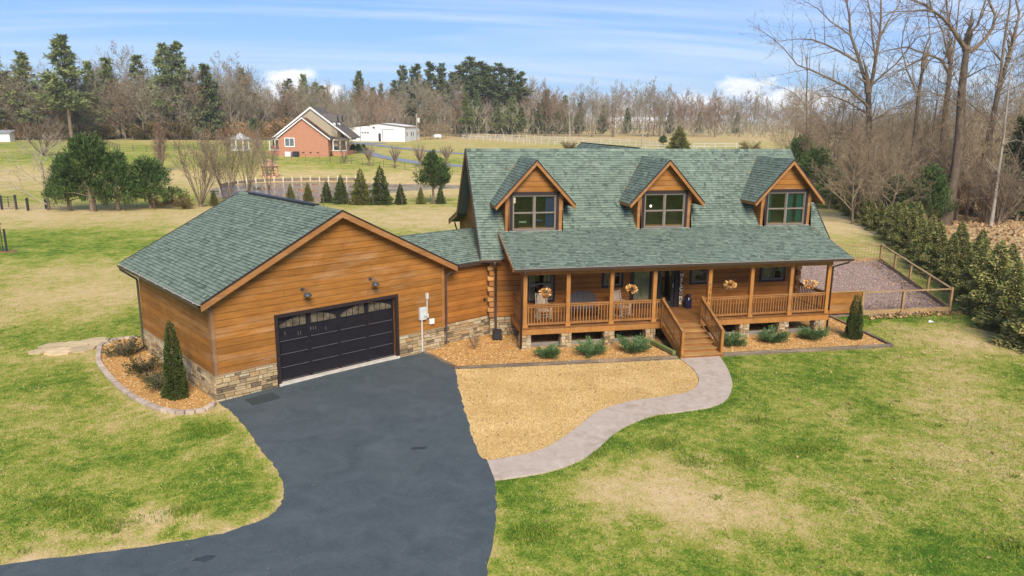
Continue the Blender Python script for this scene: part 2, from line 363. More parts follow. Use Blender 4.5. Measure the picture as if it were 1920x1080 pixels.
def glassm():
    m = bpy.data.materials.new('window_glass'); m.use_nodes = True; t = m.node_tree; t.nodes.clear()
    o = N(t, 'ShaderNodeOutputMaterial'); a = N(t, 'ShaderNodeBsdfTransparent'); a.inputs[0].default_value = (.86, .88, .86, 1)
    gl = N(t, 'ShaderNodeBsdfGlossy', Roughness=.02); f = N(t, 'ShaderNodeFresnel', IOR=1.5); mx = N(t, 'ShaderNodeMixShader')
    L(t, math_(t, 'ADD', math_(t, 'MULTIPLY', f.outputs[0], .8), .03), mx.inputs[0]); L(t, a.outputs[0], mx.inputs[1]); L(t, gl.outputs[0], mx.inputs[2]); L(t, mx.outputs[0], o.inputs[0]); return m
M['glass'] = glassm()
def mirrorish(name, c): return mat(name, lambda t, b: c, .05, .9)
M['darkglass'] = mirrorish('dark_reflecting_glass', (.035, .035, .03))
M['amberglass'] = mat('amber_door_glass', lambda t, b: ramp(t, noise_(t, pos(t), 5, 3, .6), [(.3, (.05, .04, .028)), (.7, (.17, .145, .10))]), .12, .5)
em = mat('bulb_glow', lambda t, b: (.9, .85, .7), .5); em.node_tree.nodes['Principled BSDF'].inputs['Emission Color'].default_value = (1, .93, .8, 1); em.node_tree.nodes['Principled BSDF'].inputs['Emission Strength'].default_value = 2.0; M['glow'] = em
# ------------------------------------------------------------------ ground layout (world metres)
def smooth(pts, n=6, closed=True):
    P_ = [Vector((*p, 0)) for p in pts]; k = len(P_); o = []
    rng = range(k) if closed else range(k-1)
    for i in rng:
        a, b, c, d = (P_[(i-1) % k], P_[i], P_[(i+1) % k], P_[(i+2) % k]) if closed else (P_[max(i-1, 0)], P_[i], P_[i+1], P_[min(i+2, k-1)])
        for j in range(n):
            t = j/n; q = .5*((2*b)+(c-a)*t+(2*a-5*b+4*c-d)*t*t+(3*b-a-3*c+d)*t**3); o.append((q.x, q.y))
    if not closed: o.append((P_[-1].x, P_[-1].y))
    return o
GA = math.radians(30); GO = (-11.546, -3.924); GZ = .12
def gw(a, b): return (GO[0]+math.cos(GA)*a-math.sin(GA)*b, GO[1]+math.sin(GA)*a+math.cos(GA)*b)
drv_left = smooth([(-11.6, -3.8), (-10.58, -5.66), (-9.65, -8.1), (-9.2, -9.1), (-8.9, -10.2), (-8.80, -11.05), (-9.0, -11.85), (-9.6, -12.3), (-10.4, -12.6), (-11.87, -12.77), (-14.3, -12.9), (-17.5, -13.4), (-22, -14.4)], 5, False)
drv_right = smooth([(-3.19, -2.12), (-3.36, -4.5), (-3.45, -7.2), (-3.52, -9.4), (-3.33, -10.05), (-3.33, -11.15), (-3.6, -12.7), (-4.0, -14.2), (-4.35, -15.4), (-4.9, -18.5), (-5, -22)], 4, False)
def rough(P_, st=.2, amp=.018):
    o = []
    for a, b in zip(P_[:-1], P_[1:]):
        n = max(1, int(math.dist(a, b)/st))
        for k in range(n): o.append((a[0]+(b[0]-a[0])*k/n+random.gauss(0, amp), a[1]+(b[1]-a[1])*k/n+random.gauss(0, amp)))
    return o+[P_[-1]]
drv_left = rough(drv_left); drv_right = [drv_right[0]]+rough(drv_right)[1:]
DRV = [gw(.15, .15), gw(9.4, .15), (-4.25, .60)]+drv_right+[(-22, -22)]+drv_left[::-1]
p_out = smooth([(7.75, -2.3), (7.6, -2.9), (7.15, -4.28), (6.54, -5.67), (5.68, -6.86), (4.8, -7.42), (3.69, -7.62), (2.69, -7.75), (1.78, -8.16), (.8, -8.9), (-.05, -9.85), (-.82, -10.5), (-1.95, -10.99), (-3.36, -11.17)], 5, False)
p_in = smooth([(6.02, -2.3), (5.98, -2.9), (5.94, -3.7), (5.66, -4.74), (5.15, -5.57), (4.49, -6.05), (3.5, -6.27), (2.25, -6.46), (.95, -7.08), (.12, -7.93), (-.74, -8.83), (-1.59, -9.55), (-2.46, -9.87), (-3.36, -10.02)], 5, False)
PATH = p_out+p_in[::-1]
STRAW = [(-3.19, -2.05), (6.0, -2.42)]+p_in+[q for q in drv_right if q[1] > -9.9][::-1]
BEDL = smooth([(-16.2, 4.75), (-17.0, 4.6), (-17.45, 3.9), (-17.25, 2.9), (-16.85, 1.5), (-16.05, -.2), (-14.85, -2.3), (-13.8, -3.72), (-13.06, -4.45), (-12.35, -4.75), (-11.8, -4.6), (-11.62, -4.1)], 5, False)
BEDLP = BEDL+[gw(.1, .1), gw(.1, 7.6)]
BEDF = [(-4.35, .78), (-3.12, -1.9), (5.85, -2.12), (5.85, -.2), (7.85, -.2), (7.85, -2.14), (15.75, -2.3), (16.2, 2.4), (14.0, 4), (-1, 4), (-3.2, 2.2)]
YARD = [(14.2, 2.6), (18.0, 2.62), (20.3, 2.4), (23.2, 2.5), (29.6, 15.8), (25.6, 16.05), (14.3, 16.1)]
HOUSEP = [(-1, 2.3), (14, 2.3), (14, 12), (-1, 12)]
GARP = [gw(0, 0), gw(9.5, 0), gw(9.5, 7.7), gw(0, 7.7)]
def inside(P_, X, Y):
    r = np.zeros(np.shape(X), bool); n = len(P_)
    for i in range(n):
        x0, y0 = P_[i]; x1, y1 = P_[(i+1) % n]
        if y0 == y1: continue
        c = ((y0 > Y) != (y1 > Y)) & (X < (x1-x0)*(Y-y0)/(y1-y0)+x0); r ^= c
    return r
def dpoly(P_, X, Y):
    m = np.full(np.shape(X), 1e9)
    for i in range(len(P_)-1):
        ax, ay = P_[i]; bx, by = P_[i+1]; dx, dy = bx-ax, by-ay; q = dx*dx+dy*dy+1e-9
        t = np.clip(((X-ax)*dx+(Y-ay)*dy)/q, 0, 1); m = np.minimum(m, np.hypot(X-ax-t*dx, Y-ay-t*dy))
    return m
# dry patches: place seen at (u,v), half sizes in metres across / along the view, amount
SPOTS = [(1215, 905, 1.7, .9, .5), (1290, 950, 1.6, 1.0, .42), (1480, 975, 2.0, .7, .38), (1450, 930, 1.2, .5, .3), (1330, 1000, 1.2, .6, .25), (1240, 865, 1.4, .4, .28),
         (1830, 760, 2.6, 3.5, .42), (1890, 900, 1.4, 3, .35), (1740, 690, 2, 2, .22), (1690, 850, 1.6, .8, .25), (1800, 640, 4, 3, .35), (1620, 815, .9, .5, .2), (1500, 780, 1, .8, .1),
         (330, 985, 1.7, .35, .6), (270, 975, 1.0, .3, .45), (100, 1020, 1.3, .35, .4), (365, 960, .8, .3, .4), (1110, 995, .5, .6, .25), (60, 770, 1.2, .7, .15), (340, 770, 3, .5, .3),
         (60, 560, 6, 3.4, .35), (190, 540, 6, 4, .30), (100, 510, 9, 3, .36), (40, 600, 3, 1.2, .2), (230, 800, 2, .35, .25), (120, 668, 3, 1, .3),
         (960, 880, .5, .4, -.1), (995, 1005, .45, .25, -.35), (1250, 835, .9, .35, -.2), (1600, 590, 4, 1.0, -.25), (1580, 705, 1.6, .5, -.2), (1700, 600, 3, .7, -.22), (1120, 830, .8, .6, -.25), (1000, 830, 1, .6, -.2),
         (1480, 845, 1.2, .35, -.12), (1390, 865, .9, .3, -.12), (150, 960, .5, .2, -.2), (210, 985, .6, .25, -.2), (100, 945, .4, .2, -.2), (370, 805, .9, .5, -.2), (410, 660, 1, 1, -.15), (60, 300, 25, 8, -.1)]
BANDS = []
_sp = [(at(u, v), a, b, k) for u, v, a, b, k in SPOTS]
def dry(X, Y):
    X0, Y0 = X, Y; X = X+.35*np.sin(Y*2.3+np.sin(X*1.7)*2)+.22*np.sin(Y*5.1+X*3.3); Y = Y+.3*np.sin(X0*2.9+np.sin(Y0*2.1)*2)+.18*np.sin(X0*6.3-Y0*4.1)
    l = (X-CAM.x)*FH[1]-(Y-CAM.y)*FH[0]; d = (X-CAM.x)*FH[0]+(Y-CAM.y)*FH[1]
    r = .245+.045*np.sin(X*.31+1+np.sin(Y*.23))+.03*np.sin(Y*.47+X*.13)
    for p, a, b, k in _sp:
        pl = (p.x-CAM.x)*FH[1]-(p.y-CAM.y)*FH[0]; pd = (p.x-CAM.x)*FH[0]+(p.y-CAM.y)*FH[1]
        r = r+k*np.exp(-(((l-pl)/a)**2+((d-pd)/b)**2))
    def band(c, w, k): return k*np.exp(-((d-c)/w)**4)
    far = 1/(1+np.exp(-(d-47)/2.0))
    lf = 1/(1+np.exp((l+2)/4))
    r = r+far*.10+band(74, 9.5, .40)+far*band(57, 5, -.10)*lf+(1-lf)*band(58, 12, .22)
    fr = 1/(1+np.exp(-(d-92)/3)); r = r+fr*.24+band(108, 17, .20)*fr+band(103, 10, -.1)*lf*(1/(1+np.exp((l+32)/4)))
    r = r-fr*.25*np.exp(-((d-176)/22)**2)*(1/(1+np.exp((l+38)/6)))-fr*.20*np.exp(-((d-141)/9)**2)
    r = r+(1/(1+np.exp(-(d-230)/8)))*.18
    rt = 1/(1+np.exp(-(l-27-(d-45)*.42)/2.5))*(d > 30); r = r+rt*.22
    X, Y = X0, Y0; e = dpoly(drv_left, X, Y); r = r+.45*np.exp(-(e/.16)**2)+.12*np.exp(-(e/.5)**2)
    e = dpoly([q for q in drv_right if q[1] < -11], X, Y); r = r+.45*np.exp(-(e/.10)**2)
    e = dpoly(BEDL, X, Y); r = r+.25*np.exp(-((e-.25)/.2)**2)*(X < -9)
    e = dpoly(p_out, X, Y); r = r-.14*np.exp(-(e/.5)**2)
    return np.clip(r, 0, 1)
def axis(lo, hi, fine_lo, fine_hi, st):
    a = list(np.arange(fine_lo, fine_hi+1e-6, st)); s = st
    while a[-1] < hi: s *= 1.08; a.append(a[-1]+s)
    b = []; s = st; x = fine_lo
    while x > lo: s *= 1.08; x -= s; b.append(x)
    return np.array(b[::-1]+a)
ax_ = axis(-2500, 2500, -24, 30, .4); ay_ = axis(-300, 3500, -22, 26, .4)
ay_ = np.concatenate([ay_[ay_ <= 26.2], np.arange(27, 112, 1.1), ay_[ay_ > 112.5]]); XX, YY = np.meshgrid(ax_, ay_); ZZ = gnp(XX, YY)
# pond basin and hollow
POND = [at(u, v) for u, v in ((405, 354), (440, 345), (500, 340), (580, 338), (660, 338), (700, 342), (760, 343), (820, 344), (872, 346), (876, 350), (820, 353), (760, 356), (720, 361), (690, 368), (640, 375), (580, 377), (500, 375), (420, 367))]
POND = smooth([(p.x, p.y) for p in POND], 5)
_in = inside(POND, XX, YY); _dd = dpoly(POND+[POND[0]], XX, YY); _sd = np.where(_in, -_dd, _dd); pond_r = 1.08+_sd/12
ZZ = ZZ-.8*np.clip((1.0-_sd)/1.6, 0, 1)
for P_, dp in ((DRV, .1), (BEDF, .12), (YARD, .05)):
    pass
ny, nx = XX.shape; idx = np.arange(nx*ny).reshape(ny, nx)
F_ = np.stack([idx[:-1, :-1].ravel(), idx[:-1, 1:].ravel(), idx[1:, 1:].ravel(), idx[1:, :-1].ravel()], 1)
me = mesh_np('ground', np.stack([XX.ravel(), YY.ravel(), ZZ.ravel()], 1), F_)
a = me.attributes.new('dry', 'FLOAT', 'POINT'); a.data.foreach_set('value', dry(XX, YY).ravel().astype(np.float32))
lat = (XX-CAM.x)*FH[1]-(YY-CAM.y)*FH[0]; dd = (XX-CAM.x)*FH[0]+(YY-CAM.y)*FH[1]
red = .0+.55/(1+np.exp(-(lat-30.5-(dd-45)*.43)/1.6))*(dd > 36)*(dd < 130)*np.clip(.8+.3*np.sin(XX*.9)*np.sin(YY*.7), .3, 1)+.45*np.clip((dd-226)/12, 0, 1)*(dd < 290)
red = red*np.clip(.7+.6*np.sin(XX*.21+YY*.13), .2, 1)+.8*np.exp(-((pond_r-1.08)/.09)**2)
a = me.attributes.new('red', 'FLOAT', 'POINT'); a.data.foreach_set('value', np.clip(red, 0, 1).ravel().astype(np.float32))
me.polygons.foreach_set('use_smooth', [True]*len(me.polygons))
obj('ground', me, M['ground'], kind='structure')
# sky beyond is the world; pond sheet
def sheet(name, poly, off, mat_, step=1.0, kind='structure', parent=None, skirt=.06):
    bm = bmesh.new(); vs = [bm.verts.new((x, y, 0)) for x, y in poly]; bm.faces.new(vs)
    xs = [p[0] for p in poly]; ys = [p[1] for p in poly]
    for ax, lo, hi in ((0, min(xs), max(xs)), (1, min(ys), max(ys))):
        q = math.floor(lo)+step
        while q < hi:
            co = (q, 0, 0) if ax == 0 else (0, q, 0); no = (1, 0, 0) if ax == 0 else (0, 1, 0)
            bmesh.ops.bisect_plane(bm, geom=bm.verts[:]+bm.edges[:]+bm.faces[:], plane_co=co, plane_no=no); q += step
    bmesh.ops.triangulate(bm, faces=bm.faces)
    for v in bm.verts: v.co.z = g(v.co.x, v.co.y)+off
    for f in bm.faces:
        if f.normal.z < 0: f.normal_flip()
    ed = [e for e in bm.edges if e.is_boundary]
    r = bmesh.ops.extrude_edge_only(bm, edges=ed)
    for v in r['geom']:
        if isinstance(v, bmesh.types.BMVert): v.co.z -= skirt+off
    me = bpy.data.meshes.new(name); bm.to_mesh(me); bm.free()
    return obj(name, me, mat_, parent, kind)
sheet('driveway', DRV, .03, M['asphalt'])
sheet('asphalt_patch', [gw(.75, -.45), gw(1.75, -.45), gw(1.75, -1.15), gw(.75, -1.15)], .036, flat('patched_asphalt', (.045, .058, .062), .75, .3, .2, 20))
sheet('path', PATH, .055, M['path'])
sheet('dormant_lawn', STRAW, .02, M['straw'])
sheet('gravel_bed', BEDF, .055, M['mulch'])
sheet('side_gravel_bed', BEDLP, .05, M['mulch'])
sheet('rock_yard', YARD, .06, M['mauve'])
zw = g(*POND[10])-.22; mb = MB(); cx_, cy_ = sum(p[0] for p in POND)/len(POND), sum(p[1] for p in POND)/len(POND)
ring = []
for i, p in enumerate(POND):
    q0, q1 = Vector(POND[i-1]), Vector(POND[(i+1) % len(POND)]); d = (q1-q0).normalized(); n_ = Vector((d.y, -d.x)); c2 = Vector(p)+n_*.9
    if inside(POND, np.array([c2.x]), np.array([c2.y]))[0]: c2 = Vector(p)-n_*.9
    ring.append((c2.x, c2.y, zw))
bm = bmesh.new(); bm.faces.new([bm.verts.new(p) for p in ring]); bmesh.ops.triangulate(bm, faces=bm.faces)
for f in bm.faces:
    if f.normal.z < 0: f.normal_flip()
me = bpy.data.meshes.new('pond'); bm.to_mesh(me); bm.free(); obj('pond', me, M['water'], kind='structure')
# far roads by the neighbours
def road(name, pts_uv, w, m=M['asphalt']):
    P_ = [at(u, v) for u, v in pts_uv]; q = smooth([(p.x, p.y) for p in P_], 6, False); lf = []; rg = []
    for i, p in enumerate(q):
        a_ = Vector(q[max(i-1, 0)]); b_ = Vector(q[min(i+1, len(q)-1)]); d = (b_-a_).normalized(); n = Vector((-d.y, d.x))*w/2
        lf.append((p[0]+n.x, p[1]+n.y)); rg.append((p[0]-n.x, p[1]-n.y))
    V = [(x, y, g(x, y)+.05) for x, y in lf+rg]; k = len(q); mb = MB(); mb.add(V, [(i, i+1, k+i+1, k+i) for i in range(k-1)]); o = mb.build(name, m, kind='structure', fix=False)
    if o.data.polygons[0].normal.z < 0: o.data.flip_normals()
M['roadgrey'] = flat('pale_blue_grey_lane', (.20, .215, .24), .8, .2)
road('neighbour_lane', [(640, 268), (700, 272), (760, 279), (850, 287), (930, 292)], 3.4, M['roadgrey'])
road('curving_lane', [(668, 275), (700, 290), (740, 298), (800, 307), (880, 312)], 3.0, M['roadgrey'])
road('forecourt', [(655, 268), (720, 269)], 8, M['roadgrey'])
# ------------------------------------------------------------------ siding, stone and shingle builders
def board_piece(mb, xb0, xb1, xt0, xt1, z0, z1, t=.03, ch=.012, v=.5):
    # local wall frame: x along, y outwards negative, z up; back at y=0
    f = -t
    mb.hexa(((xb0, 0, z0), (xb1, 0, z0), (xb1, .001, z0), (xb0, .001, z0), (xt0, 0, z1), (xt1, 0, z1), (xt1, .001, z1), (xt0, .001, z1)), v) if False else None
    b = [(xb0, 0, z0), (xb1, 0, z0), (xt1, 0, z1), (xt0, 0, z1)]
    c = ch; fr = [(xb0+.002, f, z0+c), (xb1-.002, f, z0+c), (xt1-.002, f, z1-c), (xt0+.002, f, z1-c)]
    if fr[1][0] <= fr[0][0] or fr[2][0] < fr[3][0]: fr[2] = fr[3] = ((xt0+xt1)/2, f, z1-c)
    mb.add(b+fr, ((4, 5, 6, 7), (0, 1, 5, 4), (2, 3, 7, 6), (1, 2, 6, 5), (3, 0, 4, 7)), v)
def to_frame(mb, org, xd, yd):
    xd = Vector(xd); yd = Vector(yd); org = Vector(org)
    mb.V = [tuple(org+xd*p[0]+yd*p[1]+Vector((0, 0, p[2]))) for p in mb.V]; return mb
def siding(parent, org, xd, yd, z0, z1, xl, xr, h, mat_, holes=(), t=.03, split=True, seed=1, name='board', group_wall=None):
    """xl(z), xr(z) limits; holes = (x0,x1,z0,z1)"""
    rnd = random.Random(seed); z = z0
    while z < z1-.02:
        zt = min(z+h, z1); cuts = [(xl(z), xr(z), xl(zt), xr(zt))]
        if cuts[0][1]-cuts[0][0] < .05: break
        segs = []
        L0, R0, L1, R1 = cuts[0]; pieces = [(L0, R0, L1, R1)]
        zm = (z+zt)/2
        for hx0, hx1, hz0, hz1 in holes:
            if hz0 < zm < hz1:
                np_ = []
                for a, b, c, d in pieces:
                    if hx0 > a and hx0 < b: np_.append((a, hx0, c, hx0))
                    if hx1 < b and hx1 > a: np_.append((hx1, b, hx1, d))
                    if (hx0 >= b or hx1 <= a): np_.append((a, b, c, d))
                pieces = np_
        if split:
            q = []
            for a, b, c, d in pieces:
                if b-a > 3.2 and rnd.random() < .75:
                    s = a+(b-a)*rnd.uniform(.25, .75); q += [(a, s-.004, c, s-.004), (s+.004, b, s+.004, d)]
                else: q.append((a, b, c, d))
            pieces = q
        for a, b, c, d in pieces:
            if b-a < .04: continue
            mb = MB(); board_piece(mb, a, b, c, max(d, c+.001), z+.0025, zt-.0025, t, .008, rnd.random()); to_frame(mb, org, xd, yd).build(name, mat_, parent)
        z += h
def stones(parent, org, xd, yd, x0, x1, z0, z1, holes=(), seed=1, hmin=.09, hmax=.18, wmin=.16, wmax=.48, dep=.05, mat_=None, ztop=None):
    rnd = random.Random(seed); z = z0
    while z < z1-.03:
        h = rnd.uniform(hmin, hmax); zt = z+h
        if z1-zt < hmin*.7: zt = z1
        x = x0
        while x < x1-.02:
            w = rnd.uniform(wmin, wmax); xe = x+w
            if x1-xe < wmin*.7: xe = x1
            ok = not any(a < (x+xe)/2 < b and c < (z+zt)/2 < d for a, b, c, d in holes)
            if ok:
                mb = MB(); y = -dep*rnd.uniform(.5, 1.1); j = lambda: rnd.uniform(-.008, .008)
                sub = [(z, zt)] if (zt-z < .15 or rnd.random() < .6) else [(z, (z+zt)/2), ((z+zt)/2, zt)]
                for za, zb in sub:
                    b = [(x+.007, .005, za+.006), (xe-.007, .005, za+.006), (xe-.007, .005, zb-.006), (x+.007, .005, zb-.006)]
                    f = [(x+.018+j(), y+j(), za+.016+j()), (xe-.018+j(), y+j(), za+.016+j()), (xe-.018+j(), y+j(), zb-.016+j()), (x+.018+j(), y+j(), zb-.016+j())]
                    mb = MB(); mb.add(b+f, ((4, 5, 6, 7), (0, 1, 5, 4), (1, 2, 6, 5), (2, 3, 7, 6), (3, 0, 4, 7)), rnd.random()); to_frame(mb, org, xd, yd).build('stone', mat_ or M['stone'], parent)
            x = xe
        z = zt
SH = {}
def shingles(root, org, ud, vd, v0, v1, u0, u1, expo=.145, seed=1, holes=None, key='r', big=False):
    """ud along eave, vd up slope, u0(v),u1(v) limits. collects tabs; the ones nearest the camera become single shingles"""
    rnd = random.Random(seed); ud = Vector(ud).normalized(); vd = Vector(vd).normalized(); n = ud.cross(vd).normalized()
    if n.z < 0: n = -n
    org = Vector(org); v = v0; lst = SH.setdefault(root.name, (root, []))[1]
    while v < v1-.01:
        e = min(expo, v1-v); u = u0(v)-rnd.uniform(0, .2); U1 = u1(v); base = rnd.uniform(.42, .58); pv = base
        while u < U1:
            w = rnd.choice((.07, .09, .11, .13, .15, .18))*(1 if not big else 1.4); a = max(u, u0(v)); b = min(u+w, U1); u += w
            if b-a < .015: continue
            if holes and holes((a+b)/2, v+e/2): continue
            th = rnd.choice((.007, .007, .016)); pv = min(1, max(0, rnd.gauss(.50, .11))) if rnd.random() < .8 else pv; col = pv
            v2 = v+e+.03; vb = v+e*.80
            def P3(uu, vv, h): return org+ud*uu+vd*vv+n*h
            A, B = P3(a, v, th+.006), P3(b, v, th+.006); C, D = P3(b, vb, th*.35+.006), P3(a, vb, th*.35+.006); E_, F2 = P3(b, v2, .004), P3(a, v2, .004)
            A0, B0 = P3(a, v, -.002), P3(b, v, -.002)
            q = MB(); q.add((A, B, C, D), ((0, 1, 2, 3),), col); q.add((D, C, E_, F2), ((0, 1, 2, 3),), max(0, col-.4)); q.add((A0, B0, B, A), ((0, 1, 2, 3),), max(0, col-.45))  # darker top band and butt: printed band that also paints in course shade
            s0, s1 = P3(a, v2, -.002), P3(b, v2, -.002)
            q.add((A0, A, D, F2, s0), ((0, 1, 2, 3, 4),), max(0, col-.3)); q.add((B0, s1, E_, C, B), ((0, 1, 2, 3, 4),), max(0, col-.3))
            lst.append(((b-a)*e/max(1, depth(root.matrix_basis @ ((A+C)/2)))**2, q))
        v += e
def flush_shingles():
    for nm, (root, lst) in SH.items():
        lst.sort(key=lambda t: -t[0])
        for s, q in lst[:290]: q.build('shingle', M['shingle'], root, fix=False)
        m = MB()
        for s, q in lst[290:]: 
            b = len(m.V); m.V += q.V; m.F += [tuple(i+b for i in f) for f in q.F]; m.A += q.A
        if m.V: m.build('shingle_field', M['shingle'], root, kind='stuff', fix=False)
def slab(name, poly3, th, mat_, parent, down=True):
    P_ = [Vector(p) for p in poly3]; n = (P_[1]-P_[0]).cross(P_[2]-P_[0]).normalized()
    if n.z < 0: n = -n
    k = len(P_); mb = MB(); mb.add(P_+[p-n*th for p in P_], [tuple(range(k)), tuple(range(k, 2*k))[::-1]]+[(i, (i+1) % k, k+(i+1) % k, k+i) for i in range(k)]); return mb.build(name, mat_, parent)
# ------------------------------------------------------------------ garage with breezeway (local frame a,b,z)
G = thing('garage', 'orange log sided garage with green shingle gable roof beside the black driveway', 'garage', (GO[0], GO[1], GZ), GA)
gW, gD, gE, gR, gP = 9.56, 7.77, 3.58-.15, 6.22-.15, .81   # width, depth, eave tip z, ridge z, stone top (local)
hw = gW/2; tipx = -.42; sl = (gR-gE)/(hw-tipx)   # roof slope
roofz = lambda x: gR-sl*abs(x-hw)
FX, BX = -.41, gD+.95
D0, D1, DZ = 2.29, 7.17, 2.43
under = .14
core = MB()
gl = lambda z: max(0, hw-(gR-under-z)/sl); 
zc = gR-sl*hw-under
for (y0, y1) in ((.02, .17), (gD-.15, gD-.02)):
    polys = [[(0.02, -.5), (gW-.02, -.5), (gW-.02, zc), (hw, gR-under), (0.02, zc)]] if y0 > 1 else [[(0.02, -.5), (D0, -.5), (D0, zc), (.02, zc)], [(D1, -.5), (gW-.02, -.5), (gW-.02, zc), (D1, zc)], [(D0, DZ), (D1, DZ), (D1, zc), (D0, zc)], [(.02, zc), (gW-.02, zc), (hw, gR-under)]]
    for pp in polys: core.prism(pp, lambda x, z: (x, y0, z), lambda x, z: (x, y1, z))
core.box(.02, .17, .18, gD-.16, -.5, zc); core.box(gW-.17, gW-.02, .18, gD-.16, -.5, zc)
core.build('wall', M['wood'], G)
siding(G, (0, 0, 0), (1, 0, 0), (0, 1, 0), gP+.0, gR-under-.03, lambda z: max(0.05, hw-(gR-under-z)/sl+.0), lambda z: min(gW-.05, hw+(gR-under-z)/sl), .235, M['wood'], [(D0-.12, D1+.12, 0, DZ+.13)], seed=3)
siding(G, (0, gD, 0), (0, -1, 0), (1, 0, 0), gP, zc-.02, lambda z: .05, lambda z: gD-.05, .235, M['wood'], seed=4)
stones(G, (0, 0, 0), (1, 0, 0), (0, 1, 0), -.03, D0-.135, -.30, gP-.03, seed=5, dep=.07); stones(G, (0, 0, 0), (1, 0, 0), (0, 1, 0), D1+.135, gW-.02, -.30, gP-.03, seed=15, dep=.07)
stones(G, (0, gD, 0), (0, -1, 0), (1, 0, 0), .02, gD+.03, -.30, gP-.03, seed=6, dep=.07, wmin=.2, wmax=.5)
for q_ in ((-.05, D0-.13, -.045, 0), (D1+.13, gW+.02, -.045, 0), (-.05, 0, .002, gD+.02)): MB().box(*q_, gP-.028, gP+.006).build('stone_cap', M['mortar'], G)
for (x0, x1, y0, y1) in ((-.045, .10, -.05, -.031), (-.052, -.031, -.05, .10), (gW-.12, gW+.01, -.05, -.031)):
    MB().box(x0, x1, y0, y1, gP+.008, zc+.02 if x0 < 5 else zc+.02).build('corner_board', M['corner'] if x0 < 5 else M['wood_trim'], G)
# roof slabs, shingles, rake boards, gutter
th = .10
for sgn in (1, -1):
    e = (tipx if sgn > 0 else gW-tipx)
    o = slab('roof_deck', [(e, FX, gE), (e, BX, gE), (hw, BX, gR), (hw, FX, gR)], th, M['wood_trim'], G)
    for y, nm in ((FX, 'rake_board'), (BX+.03, 'rake_board')):
        mb = MB(); s = 1 if sgn > 0 else -1
        zt = lambda x: roofz(x)-.012
        mb.add([(e, y-.03, zt(e)-.24), (hw, y-.03, zt(hw)-.24), (hw, y-.03, zt(hw)), (e, y-.03, zt(e)), (e, y-.002, zt(e)-.24), (hw, y-.002, zt(hw)-.24), (hw, y-.002, zt(hw)), (e, y-.002, zt(e))],
               ((0, 1, 2, 3), (4, 7, 6, 5), (0, 4, 5, 1), (1, 5, 6, 2), (2, 6, 7, 3), (3, 7, 4, 0))); mb.build(nm, M['wood_trim'], G)
        MB().bar((e, y-.034, roofz(e)+.006), (hw, y-.034, roofz(hw)+.006), .035, .05).build('drip_edge', M['brown'], G)
    vl = math.hypot(hw-tipx, gR-gE)
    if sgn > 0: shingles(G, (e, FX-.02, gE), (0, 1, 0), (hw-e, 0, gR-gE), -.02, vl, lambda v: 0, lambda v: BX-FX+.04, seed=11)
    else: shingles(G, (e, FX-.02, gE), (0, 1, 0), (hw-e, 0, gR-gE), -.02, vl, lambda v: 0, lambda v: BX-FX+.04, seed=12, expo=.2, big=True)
mb = MB(); x = hw
for k in range(34):
    y = FX-.02+k*(BX-FX+.02)/34; y2 = y+(BX-FX+.02)/34+.02
    m = MB()
    for s in (-1, 1):
        m.add([(x, y, gR+.035), (x, y2, gR+.022), (x+s*.14, y2, gR+.022-.14*sl), (x+s*.14, y, gR+.035-.14*sl), (x, y, gR+.01), (x+s*.14, y, gR+.01-.14*sl)], ((0, 1, 2, 3), (0, 3, 5, 4)), random.gauss(.5, .15))
    m.build('ridge_cap', M['shingle'], G)
MB().box(hw-.12, hw+.12, 1.5, BX-1.2, gR+.012, gR+.075).build('ridge_vent', M['slate'], G)
def gutter(name, a, b, parent, m=M['gutter'], drip=True, w=.13):
    a = Vector(a); b = Vector(b); d = (b-a).normalized(); sd_ = Vector((d.y, -d.x, 0)); prof = [(0, 0), (.02, -.11), (w-.02, -.11), (w, .0), (w-.012, 0), (w-.03, -.095), (.03, -.095), (.012, 0)]
    mb = MB(); k = len(prof); V = [a+sd_*p+Vector((0, 0, q)) for p, q in prof]+[b+sd_*p+Vector((0, 0, q)) for p, q in prof]
    mb.add(V, [(i, (i+1) % k, k+(i+1) % k, k+i) for i in range(k)]+[(0, 1, 6, 7), (1, 2, 5, 6), (2, 3, 4, 5), (k+7, k+6, k+1, k), (k+6, k+5, k+2, k+1), (k+5, k+4, k+3, k+2)]); mb.build(name, m, parent)
    if drip: mb = MB(); mb.bar(a+sd_*.045+Vector((0, 0, .008)), b+sd_*.045+Vector((0, 0, .008)), .09, .012); mb.build('drip_edge', M['drip'], parent)
gutter('gutter', (tipx+.02, BX, gE-.03), (tipx+.02, FX, gE-.03), G) if False else gutter('gutter', (tipx+.02, BX, gE-.035), (tipx+.02, FX-.01, gE-.035), G)
mb = MB()
for k in range(10): mb.box(tipx-.12, tipx+.03, FX+.4+k*.95, FX+.43+k*.95, gE-.03, gE-.018)
mb.build('gutter_strap', M['drip'], G)
mb = MB(); yy = gD-.05; mb.tube([(tipx-.06, gD+.75, gE-.12), (tipx-.06, gD+.7, gE-.22), (-.09, yy+.02, gE-.55), (-.09, yy, gE-.65), (-.09, yy, .12), (-.12, yy-.05, .02), (-.45, yy-.25, -.02)], .045, 6); mb.build('downspout', M['gutter'], G, smooth=True)
mb = MB(); mb.tube([(gW+.38, -.32, gE-.1), (gW+.38, -.30, gE-.2), (gW+.12, -.10, gE-.42), (gW+.07, -.09, gE-.5), (gW+.07, -.09, .2), (gW+.10, -.2, .15)], .042, 6); mb.build('downspout', M['gutter'], G, smooth=True)
gutter('gutter', (gW-tipx-.02, FX-.01, gE-.035), (gW-tipx-.02, .28, gE-.035), G, drip=False)
